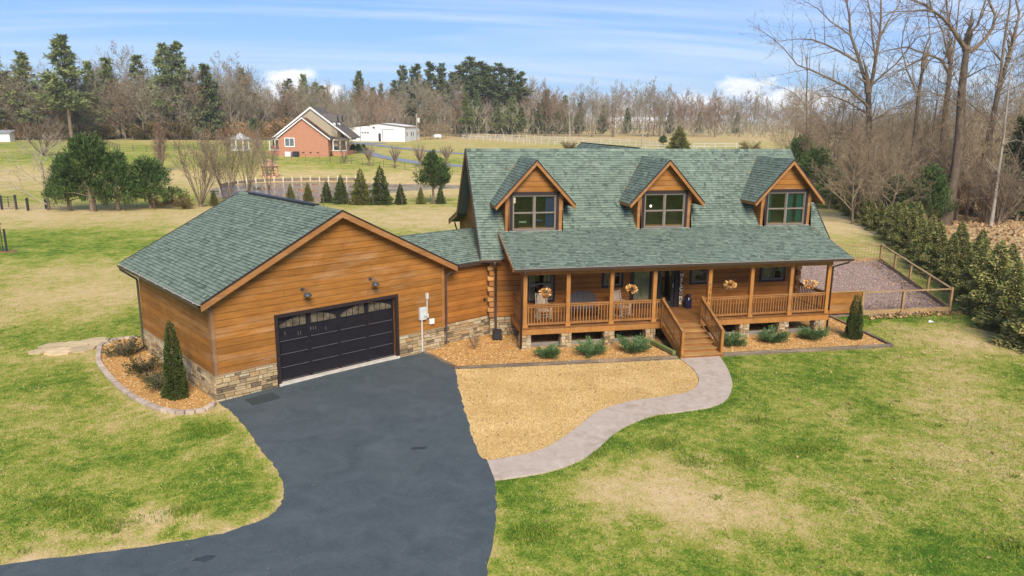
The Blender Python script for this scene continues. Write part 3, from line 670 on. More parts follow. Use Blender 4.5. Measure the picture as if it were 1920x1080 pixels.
# garage door
for (x0, x1, z0, z1) in ((D0-.13, D0, -.05, DZ+.13), (D1, D1+.13, -.05, DZ+.13), (D0+.002, D1-.002, DZ, DZ+.13)):
    MB().box(x0, x1, -.055, .10, z0, z1).build('door_trim', M['brown'], G)
MB().box(D0-.10, D1+.10, -.12, .10, -.2, .012).build('threshold', M['conc'], G)
GD = MB().box(D0, D1, .135, .16, 0, DZ).build('garage_door', M['door'], G)
sec = DZ/5
for r in range(5):
    z0, z1 = r*sec+.006, (r+1)*sec-.006
    for c_ in range(4):
        x0 = D0+.02+c_*(D1-D0-.04)/4; x1 = x0+(D1-D0-.04)/4
        if r < 4:
            MB().box(x0, x1, .115, .134, z0, z1).build('door_panel', M['door'], GD)
            m = MB(); a0, a1, b0, b1 = x0+.07, x1-.07, z0+.055, z1-.055; m.hexa(((a0, .1145, b0), (a1, .1145, b0), (a1, .1145, b1), (a0, .1145, b1), (a0+.01, .112, b0+.01), (a1-.01, .112, b0+.01), (a1-.01, .112, b1-.01), (a0+.01, .112, b1-.01))); m.build('raised_panel', M['door'], GD)
            m = MB(); m.box(a0, a1, .104, .1140, b0-.014, b0-.002); m.build('panel_highlight', M['door_highlight'], GD)  # pale strip paints the sky light caught by the panel bevel
        else:
            m = MB(); m.box(x0, x0+.09, .105, .134, z0, z1); m.box(x1-.09, x1, .105, .134, z0, z1); m.box(x0+.09, x1-.09, .105, .134, z0, z0+.05); m.box(x0+.09, x1-.09, .105, .134, z1-.03, z1); m.build('window_frame', M['door'], GD)
            for q in range(4):
                w = (x1-x0-.18)/4; xa = x0+.09+q*w
                MB().box(xa+.012, xa+w-.012, .126, .133, z0+.051, z1-.031).build('window_pane', M['amberglass'], GD)
                if q: MB().box(xa-.012, xa+.012, .112, .134, z0+.051, z1-.031).build('muntin', M['door'], GD)
            xs = [x0+.09+(x1-x0-.18)*k/10 for k in range(11)]; m = MB()
            L_ = 2*(D1-D0-.04)/4-.18; xc = (D0+.02+(D1-D0-.04)/4*(1 if c_ < 2 else 3)); rr = (z1-z0)*.60
            P_ = [(x, z1-.03-rr*min(1, ((x-xc)/(L_/2+.02))**2*1.0)) for x in xs]
            P_ = [(x, max(z, z0+.08)) for x, z in P_]
            m.prism(P_+[(xs[-1], z1-.029), (xs[0], z1-.029)], lambda x, z: (x, .108, z), lambda x, z: (x, .125, z)); m.build('window_arch', M['door'], GD)
mb = MB()
for k in range(7): mb.box(D0+.3+k*.2+(k % 3)*.3, D0+.306+k*.2+(k % 3)*.3, .1085, .1105, DZ-sec-.22-(k % 2)*.1, DZ-sec-.1-(k % 2)*.08)
mb.build('paint_drip', M['drip'], GD)
# breezeway wall and roof
bwl = .30; bx0, bx1 = gW+.0, 12.42
bw = MB().box(bx0, bx1, bwl+.02, bwl+.18, -.4, 3.35).build('breezeway_wall', M['wood_red'], G)
siding(bw, (0, bwl, 0), (1, 0, 0), (0, 1, 0), .80, 3.3, lambda z: bx0+.02, lambda z: bx1-.1, .235, M['wood_red'], seed=8, split=False)
stones(bw, (0, bwl, 0), (1, 0, 0), (0, 1, 0), bx0+.02, bx1-.02, -.3, .77, seed=9)
MB().box(bx1-.16, bx1-.10, bwl-.05, bwl-.035, .8, 3.3).build('corner_board', M['wood_trim'], bw)
e0, r0 = (bwl-.22, 3.36), (2.35, 4.42); bs = (r0[1]-e0[1])/(r0[0]-e0[0])
rf = slab('breezeway_roof', [(8.6, e0[0], e0[1]), (12.3, e0[0], e0[1]), (13.5, r0[0], r0[1]), (8.6, r0[0], r0[1])], .1, M['wood_trim'], G)
slab('breezeway_roof_back', [(8.6, r0[0], r0[1]), (13.5, r0[0], r0[1]), (14.5, 4.4, e0[1]), (8.6, 4.4, e0[1])], .1, M['shingle'], G)
vl = math.hypot(r0[0]-e0[0], r0[1]-e0[1]); cs = (r0[0]-e0[0])/vl; sn = (r0[1]-e0[1])/vl
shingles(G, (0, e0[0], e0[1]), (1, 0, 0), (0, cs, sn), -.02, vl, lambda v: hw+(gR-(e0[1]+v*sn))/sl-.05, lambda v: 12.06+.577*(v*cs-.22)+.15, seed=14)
gutter('gutter', (gW-tipx+.08, e0[0]+.0, e0[1]-.03), (12.35, e0[0]+.0, e0[1]-.03), G, drip=False) if False else None
mb = MB(); mb.box(gW+.46, 12.2, e0[0]-.12, e0[0]+.01, e0[1]-.14, e0[1]-.02); mb.build('gutter', M['gutter'], G)
flap = MB().box(11.95, 12.0, bwl-.12, bwl-.035, 1.5, 1.62); flap.build('wall_tap', M['black'], G)
# fixtures on the garage
def barn_lamp(a, z, lab):
    p = gw(a, -.035); t = thing('barn_lamp', lab, 'wall lamp', (p[0], p[1], GZ+z), GA, 'barn lamps over the garage door')
    t.scale = (.8, .8, .8)
    m = MB(); m.tube([(0, 0, 0), (0, -.03, 0)], .075, 12); m.build('wall_plate', M['lampm'], t)
    m = MB(); m.tube([(0, -.02, 0), (.02, -.10, .05), (.06, -.20, .06), (.10, -.28, .02), (.12, -.31, -.05)], .018, 6); m.build('arm', M['lampm'], t, smooth=True)
    m = MB(); m.lathe([(.03, .0), (.045, -.07), (.06, -.10), (.14, -.14), (.185, -.20), (.19, -.235), (.175, -.235), (.12, -.16), (.03, -.10)], (.12, -.31, -.03), 18); m.build('shade', M['lampm'], t, smooth=True)
barn_lamp(3.25, 3.33, 'slate barn lamp over the left half of the black garage door')
barn_lamp(6.05, 3.33, 'slate barn lamp over the right half of the garage door, nearer the electric meter')
p = gw(8.42, -.04); t = thing('electric_meter', 'pale grey electric meter box with conduit on the garage wall right of the door', 'electric meter', (p[0], p[1], GZ+1.58), GA)
o = MB().box(-.16, .16, -.13, 0, -.26, .26).build('meter_box', M['greybox'], t); bevel(o)
m = MB(); m.tube([(.07, -.131, -.05), (.07, -.19, -.05)], .075, 14); m.build('meter_dial', M['greybox'], t)
m = MB(); m.tube([(-.04, -.05, -.26), (-.04, -.05, -1.62)], .035, 8); m.build('conduit', M['greybox'], t)
m = MB(); m.tube([(.24, -.04, -.10), (.24, -.04, .62)], .025, 8); m.box(.19, .29, -.09, 0, .58, .82); m.box(.19, .29, -.08, 0, -.22, -.04); m.build('riser_pipe', M['greybox'], t)
p = gw(8.88, -.04); o = MB().box(-.11, .11, -.09, 0, -.11, .11).build('utility_box', M['white']); o.location = (p[0], p[1], GZ+1.17); o.rotation_euler.z = GA; tag(o, 'small white utility box on the siding below right of the meter', 'utility box'); bevel(o)
# ------------------------------------------------------------------ log house (world axes: X along the porch, Y into depth)
H = thing('log_house', 'orange log house with green shingle roof, three dormers and a long front porch', 'house')
PZ = .95; WY = 2.27; X0, X1 = -1.0, 14.06
RY, RZ, EY, EZ = 6.183, 8.08, 1.865, 3.57; RL, RR = -1.51, 15.59
ms = (RZ-EZ)/(RY-EY)
mz = lambda y: EZ+(y-EY)*ms
KY, KZ, BY_, BZ_ = 9.23, 4.75, 12.7, 3.88
prof = [(WY+.02, .3), (WY+.02, mz(WY)-.16), (RY, RZ-.18), (KY, KZ-.16), (11.8, 3.9), (11.8, .3)]
def gable_y(z):
    y0 = WY+.05 if z < mz(WY)-.2 else (z+.18-EZ)/ms+EY
    if z < 4.0: y1 = 11.8
    elif z < KZ-.16: y1 = KY+(KZ-.16-z)/((KZ-BZ_)/(BY_-KY))
    else: y1 = RY+(RZ-.18-z)/((RZ-KZ)/(KY-RY))
    return y0, min(y1, 11.8)
for xa, xb in ((X0+.03, X0+.18), (X1-.18, X1-.03)):
    MB().prism(prof, lambda y, z: (xa, y, z), lambda y, z: (xb, y, z)).build('gable_wall', M['wood'], H)
siding(H, (X0, 0, 0), (0, -1, 0), (1, 0, 0), .85, RZ-.3, lambda z: -gable_y(z)[1], lambda z: -gable_y(z)[0], .235, M['wood'], seed=21)
MB().box(X0+.2, X1-.2, 11.6, 11.8, .3, 3.9).build('back_wall', M['wood'], H)
wins = [(.60, 1.91, 1.46, 3.12), (4.12, 5.14, 2.0, 3.12), (5.50, 7.92, .96, 3.08), (8.42, 9.42, 2.0, 3.12), (12.02, 13.36, 1.99, 3.12)]
# wall core with openings
m = MB(); xs = [X0+.19]+[q for w in wins for q in (w[0]+.05, w[1]-.05)]+[X1-.19]
for i in range(0, len(xs), 2): m.box(xs[i], xs[i+1], WY+.02, WY+.18, .3, 3.6)
for w in wins:
    m.box(w[0]+.051, w[1]-.051, WY+.02, WY+.18, .3, w[2]+.05); m.box(w[0]+.051, w[1]-.051, WY+.02, WY+.18, w[3]-.05, 3.6)
m.build('front_wall', M['wood_red'], H)
siding(H, (0, WY, 0), (1, 0, 0), (0, 1, 0), .86, 3.5, lambda z: X0+.12, lambda z: X1-.12, .235, M['wood_red'], wins, t=.045, seed=22)
stones(H, (0, WY, 0), (1, 0, 0), (0, 1, 0), X0-.05, 1.9, -.15, .84, seed=23)
stones(H, (X0, 11.8, 0), (0, -1, 0), (1, 0, 0), 5.5, 9.5, -.15, .84, seed=24)
MB().box(X0+.2, X1-.2, WY+.19, WY+.3, -.2, .86).build('foundation', M['mortar'], H)
MB().box(X0+.0, X0+.18, WY+.02, 11.6, -.2, .84).build('foundation', M['mortar'], H)
for cx, sg in ((X0, -1), (X1, 1)):
    for k in range(11):
        z = .86+k*.235; e = .16 if k % 2 else .10; f = .10 if k % 2 else .17
        xa, xb = (cx-e, cx+.115) if sg < 0 else (cx-.115, cx+e)
        o = MB().box(xa, xb, WY-f, WY+.12, z+.01, z+.225, random.random()).build('log_end', M['log_end'] if k % 2 else M['wood_trim'], H); bevel(o, .025)
# roofs
slab('roof_deck', [(RL, EY, EZ), (RR, EY, EZ), (RR, RY, RZ), (RL, RY, RZ)], .12, M['wood_trim'], H)
slab('roof_deck', [(RL, RY, RZ), (RR, RY, RZ), (RR, KY, KZ), (RL, KY, KZ)], .12, M['shingle'], H)
slab('roof_deck', [(RL, KY, KZ), (RR, KY, KZ), (RR, BY_, BZ_), (RL, BY_, BZ_)], .12, M['shingle'], H)
vl = math.hypot(RY-EY, RZ-EZ); cv = (RY-EY)/vl; sv = (RZ-EZ)/vl
DC = [1.06, 7.25, 13.48]
def mh(u, v):
    x = RL+u; y = EY+v*cv; z = EZ+v*sv
    if y < 2.80 and -.52 < x < 14.85: return True
    for c_ in DC:
        dx = abs(x-c_)
        if dx < 1.30 and z < 7.72-1.08*dx: return True
        if dx < 1.8 and z < 7.62-1.08*dx and z > 5.9: return True
    return False
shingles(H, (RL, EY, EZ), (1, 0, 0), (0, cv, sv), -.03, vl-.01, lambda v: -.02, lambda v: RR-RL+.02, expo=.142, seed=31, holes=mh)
k = 0; x = RL
while x < RR-.01:
    xe = min(x+.24, RR); m = MB()
    for s in (-1, 1): m.add([(x, RY, RZ+.035), (xe+.02, RY, RZ+.024), (xe+.02, RY+s*.13, RZ+.024-.13*ms), (x, RY+s*.13, RZ+.035-.13*ms), (x, RY, RZ+.01), (x, RY+s*.13, RZ+.01-.13*ms)], ((0, 1, 2, 3), (0, 3, 5, 4)), random.gauss(.5, .15))
    m.build('ridge_cap', M['shingle'], H); x = xe
# rakes
def strip(name, pts, x, w, t, mt, parent=H, dz=-.01):
    m = MB()
    for (a, b), (c_, d) in zip(pts[:-1], pts[1:]):
        m.hexa(((x, a, b+dz-w), (x+t, a, b+dz-w), (x+t, c_, d+dz-w), (x, c_, d+dz-w), (x, a, b+dz), (x+t, a, b+dz), (x+t, c_, d+dz), (x, c_, d+dz)))
    return m.build(name, mt, parent)
rp = [(EY, EZ), (RY, RZ), (KY, KZ), (BY_, BZ_)]
strip('rake_board', rp, RL-.035, .24, .032, M['wood_trim']); strip('rake_board', rp, RR+.003, .24, .032, M['wood_trim'])
strip('drip_edge', rp, RL-.045, .05, .06, M['brown'], dz=.03); strip('drip_edge', rp, RR-.015, .05, .06, M['brown'], dz=.03)
gutter('gutter', (RL, EY, EZ-.04), (-.62, EY, EZ-.04), H)
# rear wing ridge
WX, WZ, WYe = 7.26, 8.13, 16.14
slab('roof_deck', [(WX-4.6, 6.4, WZ-4.2), (WX, 6.4, WZ), (WX, WYe, WZ), (WX-4.6, WYe, WZ-4.2)], .12, M['wood_trim'], H)
slab('roof_deck', [(WX, 6.4, WZ), (WX+4.6, 6.4, WZ-4.2), (WX+4.6, WYe, WZ-4.2), (WX, WYe, WZ)], .12, M['shingle'], H)
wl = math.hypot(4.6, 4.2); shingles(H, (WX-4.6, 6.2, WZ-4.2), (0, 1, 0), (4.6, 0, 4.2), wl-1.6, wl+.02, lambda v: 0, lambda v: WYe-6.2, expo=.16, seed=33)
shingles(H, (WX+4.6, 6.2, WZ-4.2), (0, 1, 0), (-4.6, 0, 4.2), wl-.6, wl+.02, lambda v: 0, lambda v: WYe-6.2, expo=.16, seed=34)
MB().box(WX-3.9, WX+3.9, 11.9, 15.9, .2, WZ-3.9).build('rear_wing_wall', M['wood'], H)
MB().prism([(WX-3.9, WZ-3.88), (WX+3.9, WZ-3.88), (WX, WZ-.25)], lambda x, z: (x, 15.7, z), lambda x, z: (x, 15.85, z)).build('rear_gable_wall', M['wood'], H)
# porch roof
PE = (-.49, 3.58); PT = (2.88, 4.63); PL, PR = -.57, 14.90
vl = math.hypot(PT[0]-PE[0], PT[1]-PE[1]); pc, ps = (PT[0]-PE[0])/vl, (PT[1]-PE[1])/vl
slab('porch_roof', [(PL, PE[0], PE[1]), (PR, PE[0], PE[1]), (PR, PT[0], PT[1]), (PL, PT[0], PT[1])], .1, M['wood_red'], H)
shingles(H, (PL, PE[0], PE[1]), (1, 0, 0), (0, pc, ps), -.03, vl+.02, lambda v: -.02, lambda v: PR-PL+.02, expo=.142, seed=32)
for x in (PL-.035, PR+.003): strip('rake_board', [(PE[0], PE[1]), (PT[0]-.03, PT[1]-.01)], x, .16, .032, M['wood_trim'], dz=.012)
gutter('gutter', (PL, PE[0]+.02, PE[1]-.03), (PR+.02, PE[0]+.02, PE[1]-.03), H)
MB().box(-.1, 14.25, -.09, .09, 3.19, 3.42).build('porch_beam', M['post'], H)
MB().box(-.12, -.02, .1, WY-.06, 3.19, 3.42).build('porch_beam', M['post'], H); MB().box(14.14, 14.24, .1, WY-.06, 3.19, 3.42).build('porch_beam', M['post'], H)
for x in (5.1, 7.95):
    m = MB(); m.lathe([(.10, 0), (.13, -.02), (.11, -.06), (.03, -.09)], (x, .35, 3.42+.28), 14); m.build('ceiling_light', M['glow'], H)
# porch deck
PX0, PX1 = -.12, 14.26
x = PX0
while x < PX1-.01:
    xe = min(x+.143, PX1); MB().box(x+.003, xe-.003, -.16, WY-.05, PZ-.035, PZ, random.random()).build('deck_board', M['deck'], H); x = xe
MB().box(PX0, PX1, -.12, -.08, PZ-.30, PZ-.037).build('rim_board', M['post'], H)
MB().box(PX0-.001, PX0+.04, -.079, WY-.05, PZ-.30, PZ-.037).build('rim_board', M['post'], H); MB().box(PX1-.04, PX1+.001, -.079, WY-.05, PZ-.30, PZ-.037).build('rim_board', M['post'], H)
m = MB()
for k in range(24): m.box(k*.6, k*.6+.04, -.07, WY-.1, PZ-.25, PZ-.04)
m.build('joist_frame', M['brown'], H)
PX = [0.02, 1.873, 3.79, 5.735, 8.30, 10.31, 12.25, 14.13]
for i, x in enumerate(PX):
    P_ = MB().box(x-.085, x+.085, -.085, .085, PZ, 3.19, random.random()).build('porch_post', M['post'], H); bevel(P_, .01)
    MB().box(x-.11, x+.11, -.125, .11, PZ+.002, PZ+.12, .9).build('post_base', M['post'], P_)
    if i == 4:
        for q in range(5): MB().box(x-.03+.02*(q % 2), x+.01+.02*(q % 2), -.0875, -.0855, 1.5+q*.24, 1.6+q*.24).build('knot', M['black'], P_)
# piers
PIX = [.06, 1.83, 3.75, 5.62, 10.1, 12.05, 13.85]
for i, x in enumerate(PIX):
    P_ = MB().box(x-.20, x+.20, -.08, .32, -.1, PZ-.31).build('pier', M['mortar'], H)
    stones(P_, (0, -.08, 0), (1, 0, 0), (0, 1, 0), x-.23, x+.23, -.06, PZ-.31, seed=50+i, wmin=.13, wmax=.3)
    stones(P_, (x-.20, .32, 0), (0, -1, 0), (1, 0, 0), 0, .42, -.06, PZ-.31, seed=70+i, wmin=.13, wmax=.3)
def skirt(a, b, y=.22):
    MB().box(a, b, y, y+.04, -.02, .20, random.random()).build('skirt_board', M['skirt'], H)
for a, b in ((.3, 1.6), (2.05, 3.5), (3.97, 5.4), (8.3, 9.85), (10.35, 11.8), (12.3, 13.6)): skirt(a, b)
MB().bar((.3, 1.5, .52), (5.4, 1.3, .56), .02, .03).build('skirt_rail', M['skirt'], H); MB().bar((8.5, 1.5, .50), (13.8, 1.5, .54), .02, .03).build('skirt_rail', M['skirt'], H)
MB().box(.4, 13.9, 1.9, 1.95, .0, PZ-.3).build('crawlspace_shade_panel', M['black'], H)  # black panel standing in for the deep shade under the deck
# railings
def railing(a, b, z0=PZ, h=.95, sp=.125, name='railing'):
    a = Vector((*a, 0)); b = Vector((*b, 0)); d = (b-a).normalized(); n = (b-a).length
    R_ = MB().bar(a+Vector((0, 0, z0+h)), b+Vector((0, 0, z0+h)), .11, .04).build(name, M['rail'], H)
    MB().bar(a+Vector((0, 0, z0+h-.075)), b+Vector((0, 0, z0+h-.075)), .04, .07).build('upper_rail', M['rail'], R_)
    MB().bar(a+Vector((0, 0, z0+.13)), b+Vector((0, 0, z0+.13)), .045, .085).build('lower_rail', M['rail'], R_)
    k = max(1, int(n/sp)); sp = n/k
    for i in range(k):
        p = a+d*(sp*(i+.5)); MB().box(p.x-.019, p.x+.019, p.y-.042, p.y-.004, z0+.07, z0+h-.04, random.random()).build('baluster', M['rail'], R_)
for i in range(7):
    if i == 3: continue
    railing((PX[i]+.09, 0), (PX[i+1]-.09, 0))
railing((5.83, 0), (6.08, 0)); railing((7.98, 0), (8.2, 0))
railing((.02, .10), (.02, WY-.1)); railing((14.13, .10), (14.13, WY-.1))
# stairs
M['tread'] = m_wood('step_tread', (.28, .145, .045), (.36, .195, .065), (.45, .265, .11), .2)
SX0, SX1 = 6.13, 7.82; NR = 7; Ztop = PZ; Zb = -.02; rise = (Ztop-Zb)/NR; run = .375
for k in range(NR-1):
    z = Ztop-(k+1)*rise; y = -.12-(k)*run
    MB().box(SX0, SX1, y-run-.03, y+.0, z-.035, z, random.random()).build('stair_tread', M['tread'], H)
for k in range(NR):
    z = Ztop-k*rise; y = -.123-k*run
    MB().box(SX0+.04, SX1-.04, y-.0, y+.02, z-rise+.001, z-.037, random.random()).build('stair_riser', M['deck'], H)
yb = -.12-(NR-1)*run
for sx, nx in ((SX0-.03, 6.08), (SX1+.03, 7.90)):
    ly = yb+.10; lx = sx
    m = MB(); m.prism([(-.14, PZ-.32), (-.14, PZ-.04), (yb-.0, Zb+rise+.02), (yb, Zb-.03), (yb+.35, Zb-.03)], lambda y, z: (sx-.025, y, z), lambda y, z: (sx+.025, y, z)); m.build('stringer', M['post'], H)
    U = MB().box(nx-.05, nx+.05, -.26, -.163, PZ-.25, PZ+1.04).build('newel_post', M['post'], H); MB().box(nx-.065, nx+.065, -.275, -.148, PZ+1.041, PZ+1.07).build('newel_cap', M['rail'], U)
    Lw = MB().box(lx-.055, lx+.055, ly-.055, ly+.055, Zb-.05, Zb+1.08).build('newel_post', M['post'], H); MB().box(lx-.07, lx+.07, ly-.07, ly+.07, Zb+1.081, Zb+1.11).build('newel_cap', M['rail'], Lw)
    a = Vector((nx, -.27, PZ+.98)); b = Vector((lx, ly+.05, Zb+1.12))
    R_ = MB().bar(a, b+Vector((0, -.06, -.0)), .11, .04).build('stair_handrail', M['rail'], H)
    MB().bar(a+Vector((0, 0, -.08)), b+Vector((0, 0, -.08)), .04, .07).build('upper_rail', M['rail'], R_)
    MB().bar(a+Vector((0, 0, -.80)), b+Vector((0, 0, -.83)), .045, .08).build('lower_rail', M['rail'], R_)
    for k in range(13):
        p = a+(b-a)*((k+.7)/13.6); MB().box(p.x-.019, p.x+.019, p.y-.019, p.y+.019, p.z-.82, p.z-.05, random.random()).build('baluster', M['rail'], R_)
# downspouts of the house
m = MB(); m.tube([(-.92, EY-.08, EZ-.12), (-.92, EY-.05, EZ-.3), (-.80, WY-.17, EZ-.5), (-.80, WY-.17, .35), (-.80, WY-.3, .30)], .05, 6); m.build('downspout', M['gutter'], H, smooth=True)
m = MB(); m.tube([(-.1, PE[0]-.04, 3.45), (-.1, PE[0]-.02, 3.36), (-.16, -.16, 3.1), (-.16, -.16, .1)], .045, 6); m.build('downspout', M['gutter'], H, smooth=True)
m = MB(); m.tube([(14.75, PE[0]-.04, 3.45), (14.7, PE[0]-.02, 3.36), (14.28, -.05, 3.1), (14.28, -.05, .25)], .045, 6); m.build('downspout', M['gutter'], H, smooth=True)
m = MB(); m.tube([(-1.2, 12.6, 3.75), (-1.15, 12.5, 3.5), (-1.08, 11.85, 3.1), (-1.08, 11.85, .2)], .045, 6); m.build('downspout', M['slate'], H, smooth=True)
# windows
def window(parent, x0, x1, z0, z1, y, units=2, curtain=None, trim=.1, room=.9, extra=None, hung=True, mt='glass'):
    """front at plane y facing -Y; outer trim rectangle given"""
    F0 = MB(); T = trim
    F0.box(x0, x0+T, y-.055, y+.04, z0, z1); F0.box(x1-T, x1, y-.055, y+.04, z0, z1); F0.box(x0+T, x1-T, y-.055, y+.04, z0, z0+T); F0.box(x0+T, x1-T, y-.055, y+.04, z1-T, z1)
    Tm = F0.build('window_trim', M['brown'], parent)
    P_ = parent if parent.parent else Tm
    a0, a1, b0, b1 = x0+T, x1-T, z0+T, z1-T; f = .04; m = MB(); w = (a1-a0)/units; zc = (b0+b1)/2
    m.box(a0, a0+f, y-.04, y+.06, b0, b1); m.box(a1-f, a1, y-.04, y+.06, b0, b1); m.box(a0+f, a1-f, y-.04, y+.06, b0, b0+f); m.box(a0+f, a1-f, y-.04, y+.06, b1-f, b1)
    for k in range(1, units): m.box(a0+k*w-.035, a0+k*w+.035, y-.042, y+.06, b0+f, b1-f)
    m.build('window_frame', M['frame'], P_)
    for k in range(units):
        l, r = a0+k*w+(f if k == 0 else .035), a0+(k+1)*w-(f if k == units-1 else .035)
        for s, (q0, q1) in enumerate(((b0+f, zc), (zc, b1-f))) if hung else ((0, (b0+f, b1-f)),):
            yy = y-.02 if s == 0 else y+.012
            m = MB(); t = .032; m.box(l, l+t, yy, yy+.03, q0, q1); m.box(r-t, r, yy, yy+.03, q0, q1); m.box(l+t, r-t, yy, yy+.03, q0, q0+t); m.box(l+t, r-t, yy, yy+.03, q1-t, q1); m.build('sash', M['frame'], P_)
            MB().box(l+t-.002, r-t+.002, yy+.013, yy+.017, q0+t-.002, q1-t+.002).build('pane', M[mt], P_)
    if room:
        m = MB(); ya, yb_ = y+.19, y+.19+room; e = -.04
        m.add([(x0-e, ya, z0+.02), (x1+e, ya, z0+.02), (x1+e, ya, z1-.1), (x0-e, ya, z1-.1), (x0+.35, yb_, z0+.02), (x1-.35, yb_, z0+.02), (x1-.35, yb_, z1-.1), (x0+.35, yb_, z1-.1)], ((4, 5, 6, 7), (0, 1, 5, 4), (2, 3, 7, 6), (1, 2, 6, 5), (3, 0, 4, 7)))
        m.build('room_interior', M['interior'], P_, fix=False)
    if curtain:
        for (c0, c1, cm) in curtain:
            n = 14; V = []
            for k in range(n+1):
                x = c0+(c1-c0)*k/n; yy = y+.13+.025*math.sin(k*2.1)
                V += [(x, yy, b0), (x, yy, b1)]
            m = MB(); m.add(V, [(2*k, 2*k+2, 2*k+3, 2*k+1) for k in range(n)]); m.build('curtain', M[cm], P_, fix=False)
    return Tm
window(H, .60, 1.91, 1.46, 3.12, WY-.03, 1, [(.75, 1.02, 'sheer'), (1.42, 1.72, 'sheer')], mt='glass')
window(H, 4.12, 5.14, 2.0, 3.12, WY-.03, 1, [(4.27, 4.62, 'sheer')])
window(H, 8.42, 9.42, 2.0, 3.12, WY-.03, 1, [(8.55, 8.8, 'sheer'), (9.1, 9.3, 'sheer')])
window(H, 12.02, 13.36, 1.99, 3.12, WY-.03, 1, [(12.3, 12.9, 'sheer')])
# entry: picture window and door
D_ = MB(); y = WY-.03
for a, b, c_, d in ((5.50, 5.66, .96, 3.08), (6.48, 6.80, .96, 3.08), (7.70, 7.92, .96, 3.08), (5.66, 6.48, .96, 1.28), (5.66, 6.48, 2.98, 3.08), (6.80, 7.70, 2.98, 3.08)): D_.box(a, b, y-.05, y+.06, c_, d)
D_ = D_.build('entry_surround', M['brown'], H)
MB().box(5.662, 6.478, y+.02, y+.03, 1.282, 2.978).build('picture_pane', M['glass'], D_)
n = 10; m = MB(); V = []
for k in range(n+1): x = 5.66+.82*k/n; yy = y+.12+.02*math.sin(k*2.3); V += [(x, yy, 1.28), (x, yy, 2.98)]
m.add(V, [(2*k, 2*k+2, 2*k+3, 2*k+1) for k in range(n)]); m.build('curtain', M['sheer'], D_, fix=False)
m = MB(); m.box(6.82, 6.98, y-.01, y+.03, .97, 2.97); m.box(7.54, 7.68, y-.01, y+.03, .97, 2.97); m.box(6.98, 7.54, y-.01, y+.03, .97, 1.25); m.box(6.98, 7.54, y-.01, y+.03, 2.85, 2.97); m.build('door', M['black'], H)
dr = [o for o in H.children if o.name == 'door'][-1]
MB().box(6.981, 7.539, y+.005, y+.012, 1.251, 2.849).build('door_pane', M['glass'], dr); m = MB(); m.tube([(7.6, y-.05, 1.9), (7.6, y-.05, 2.08)], .015, 6); m.build('handle', M['greybox'], dr)
m = MB(); m.add([(5.3, WY+.9, .9), (8.1, WY+.9, .9), (8.1, WY+.9, 3.3), (5.3, WY+.9, 3.3)], ((0, 1, 2, 3),)); m.build('room_interior', M['interior'], H, fix=False)
MB().box(PX0, PX1, WY+.18, WY+1.3, 3.3, 3.34).build('interior_ceiling', M['interior'], H)
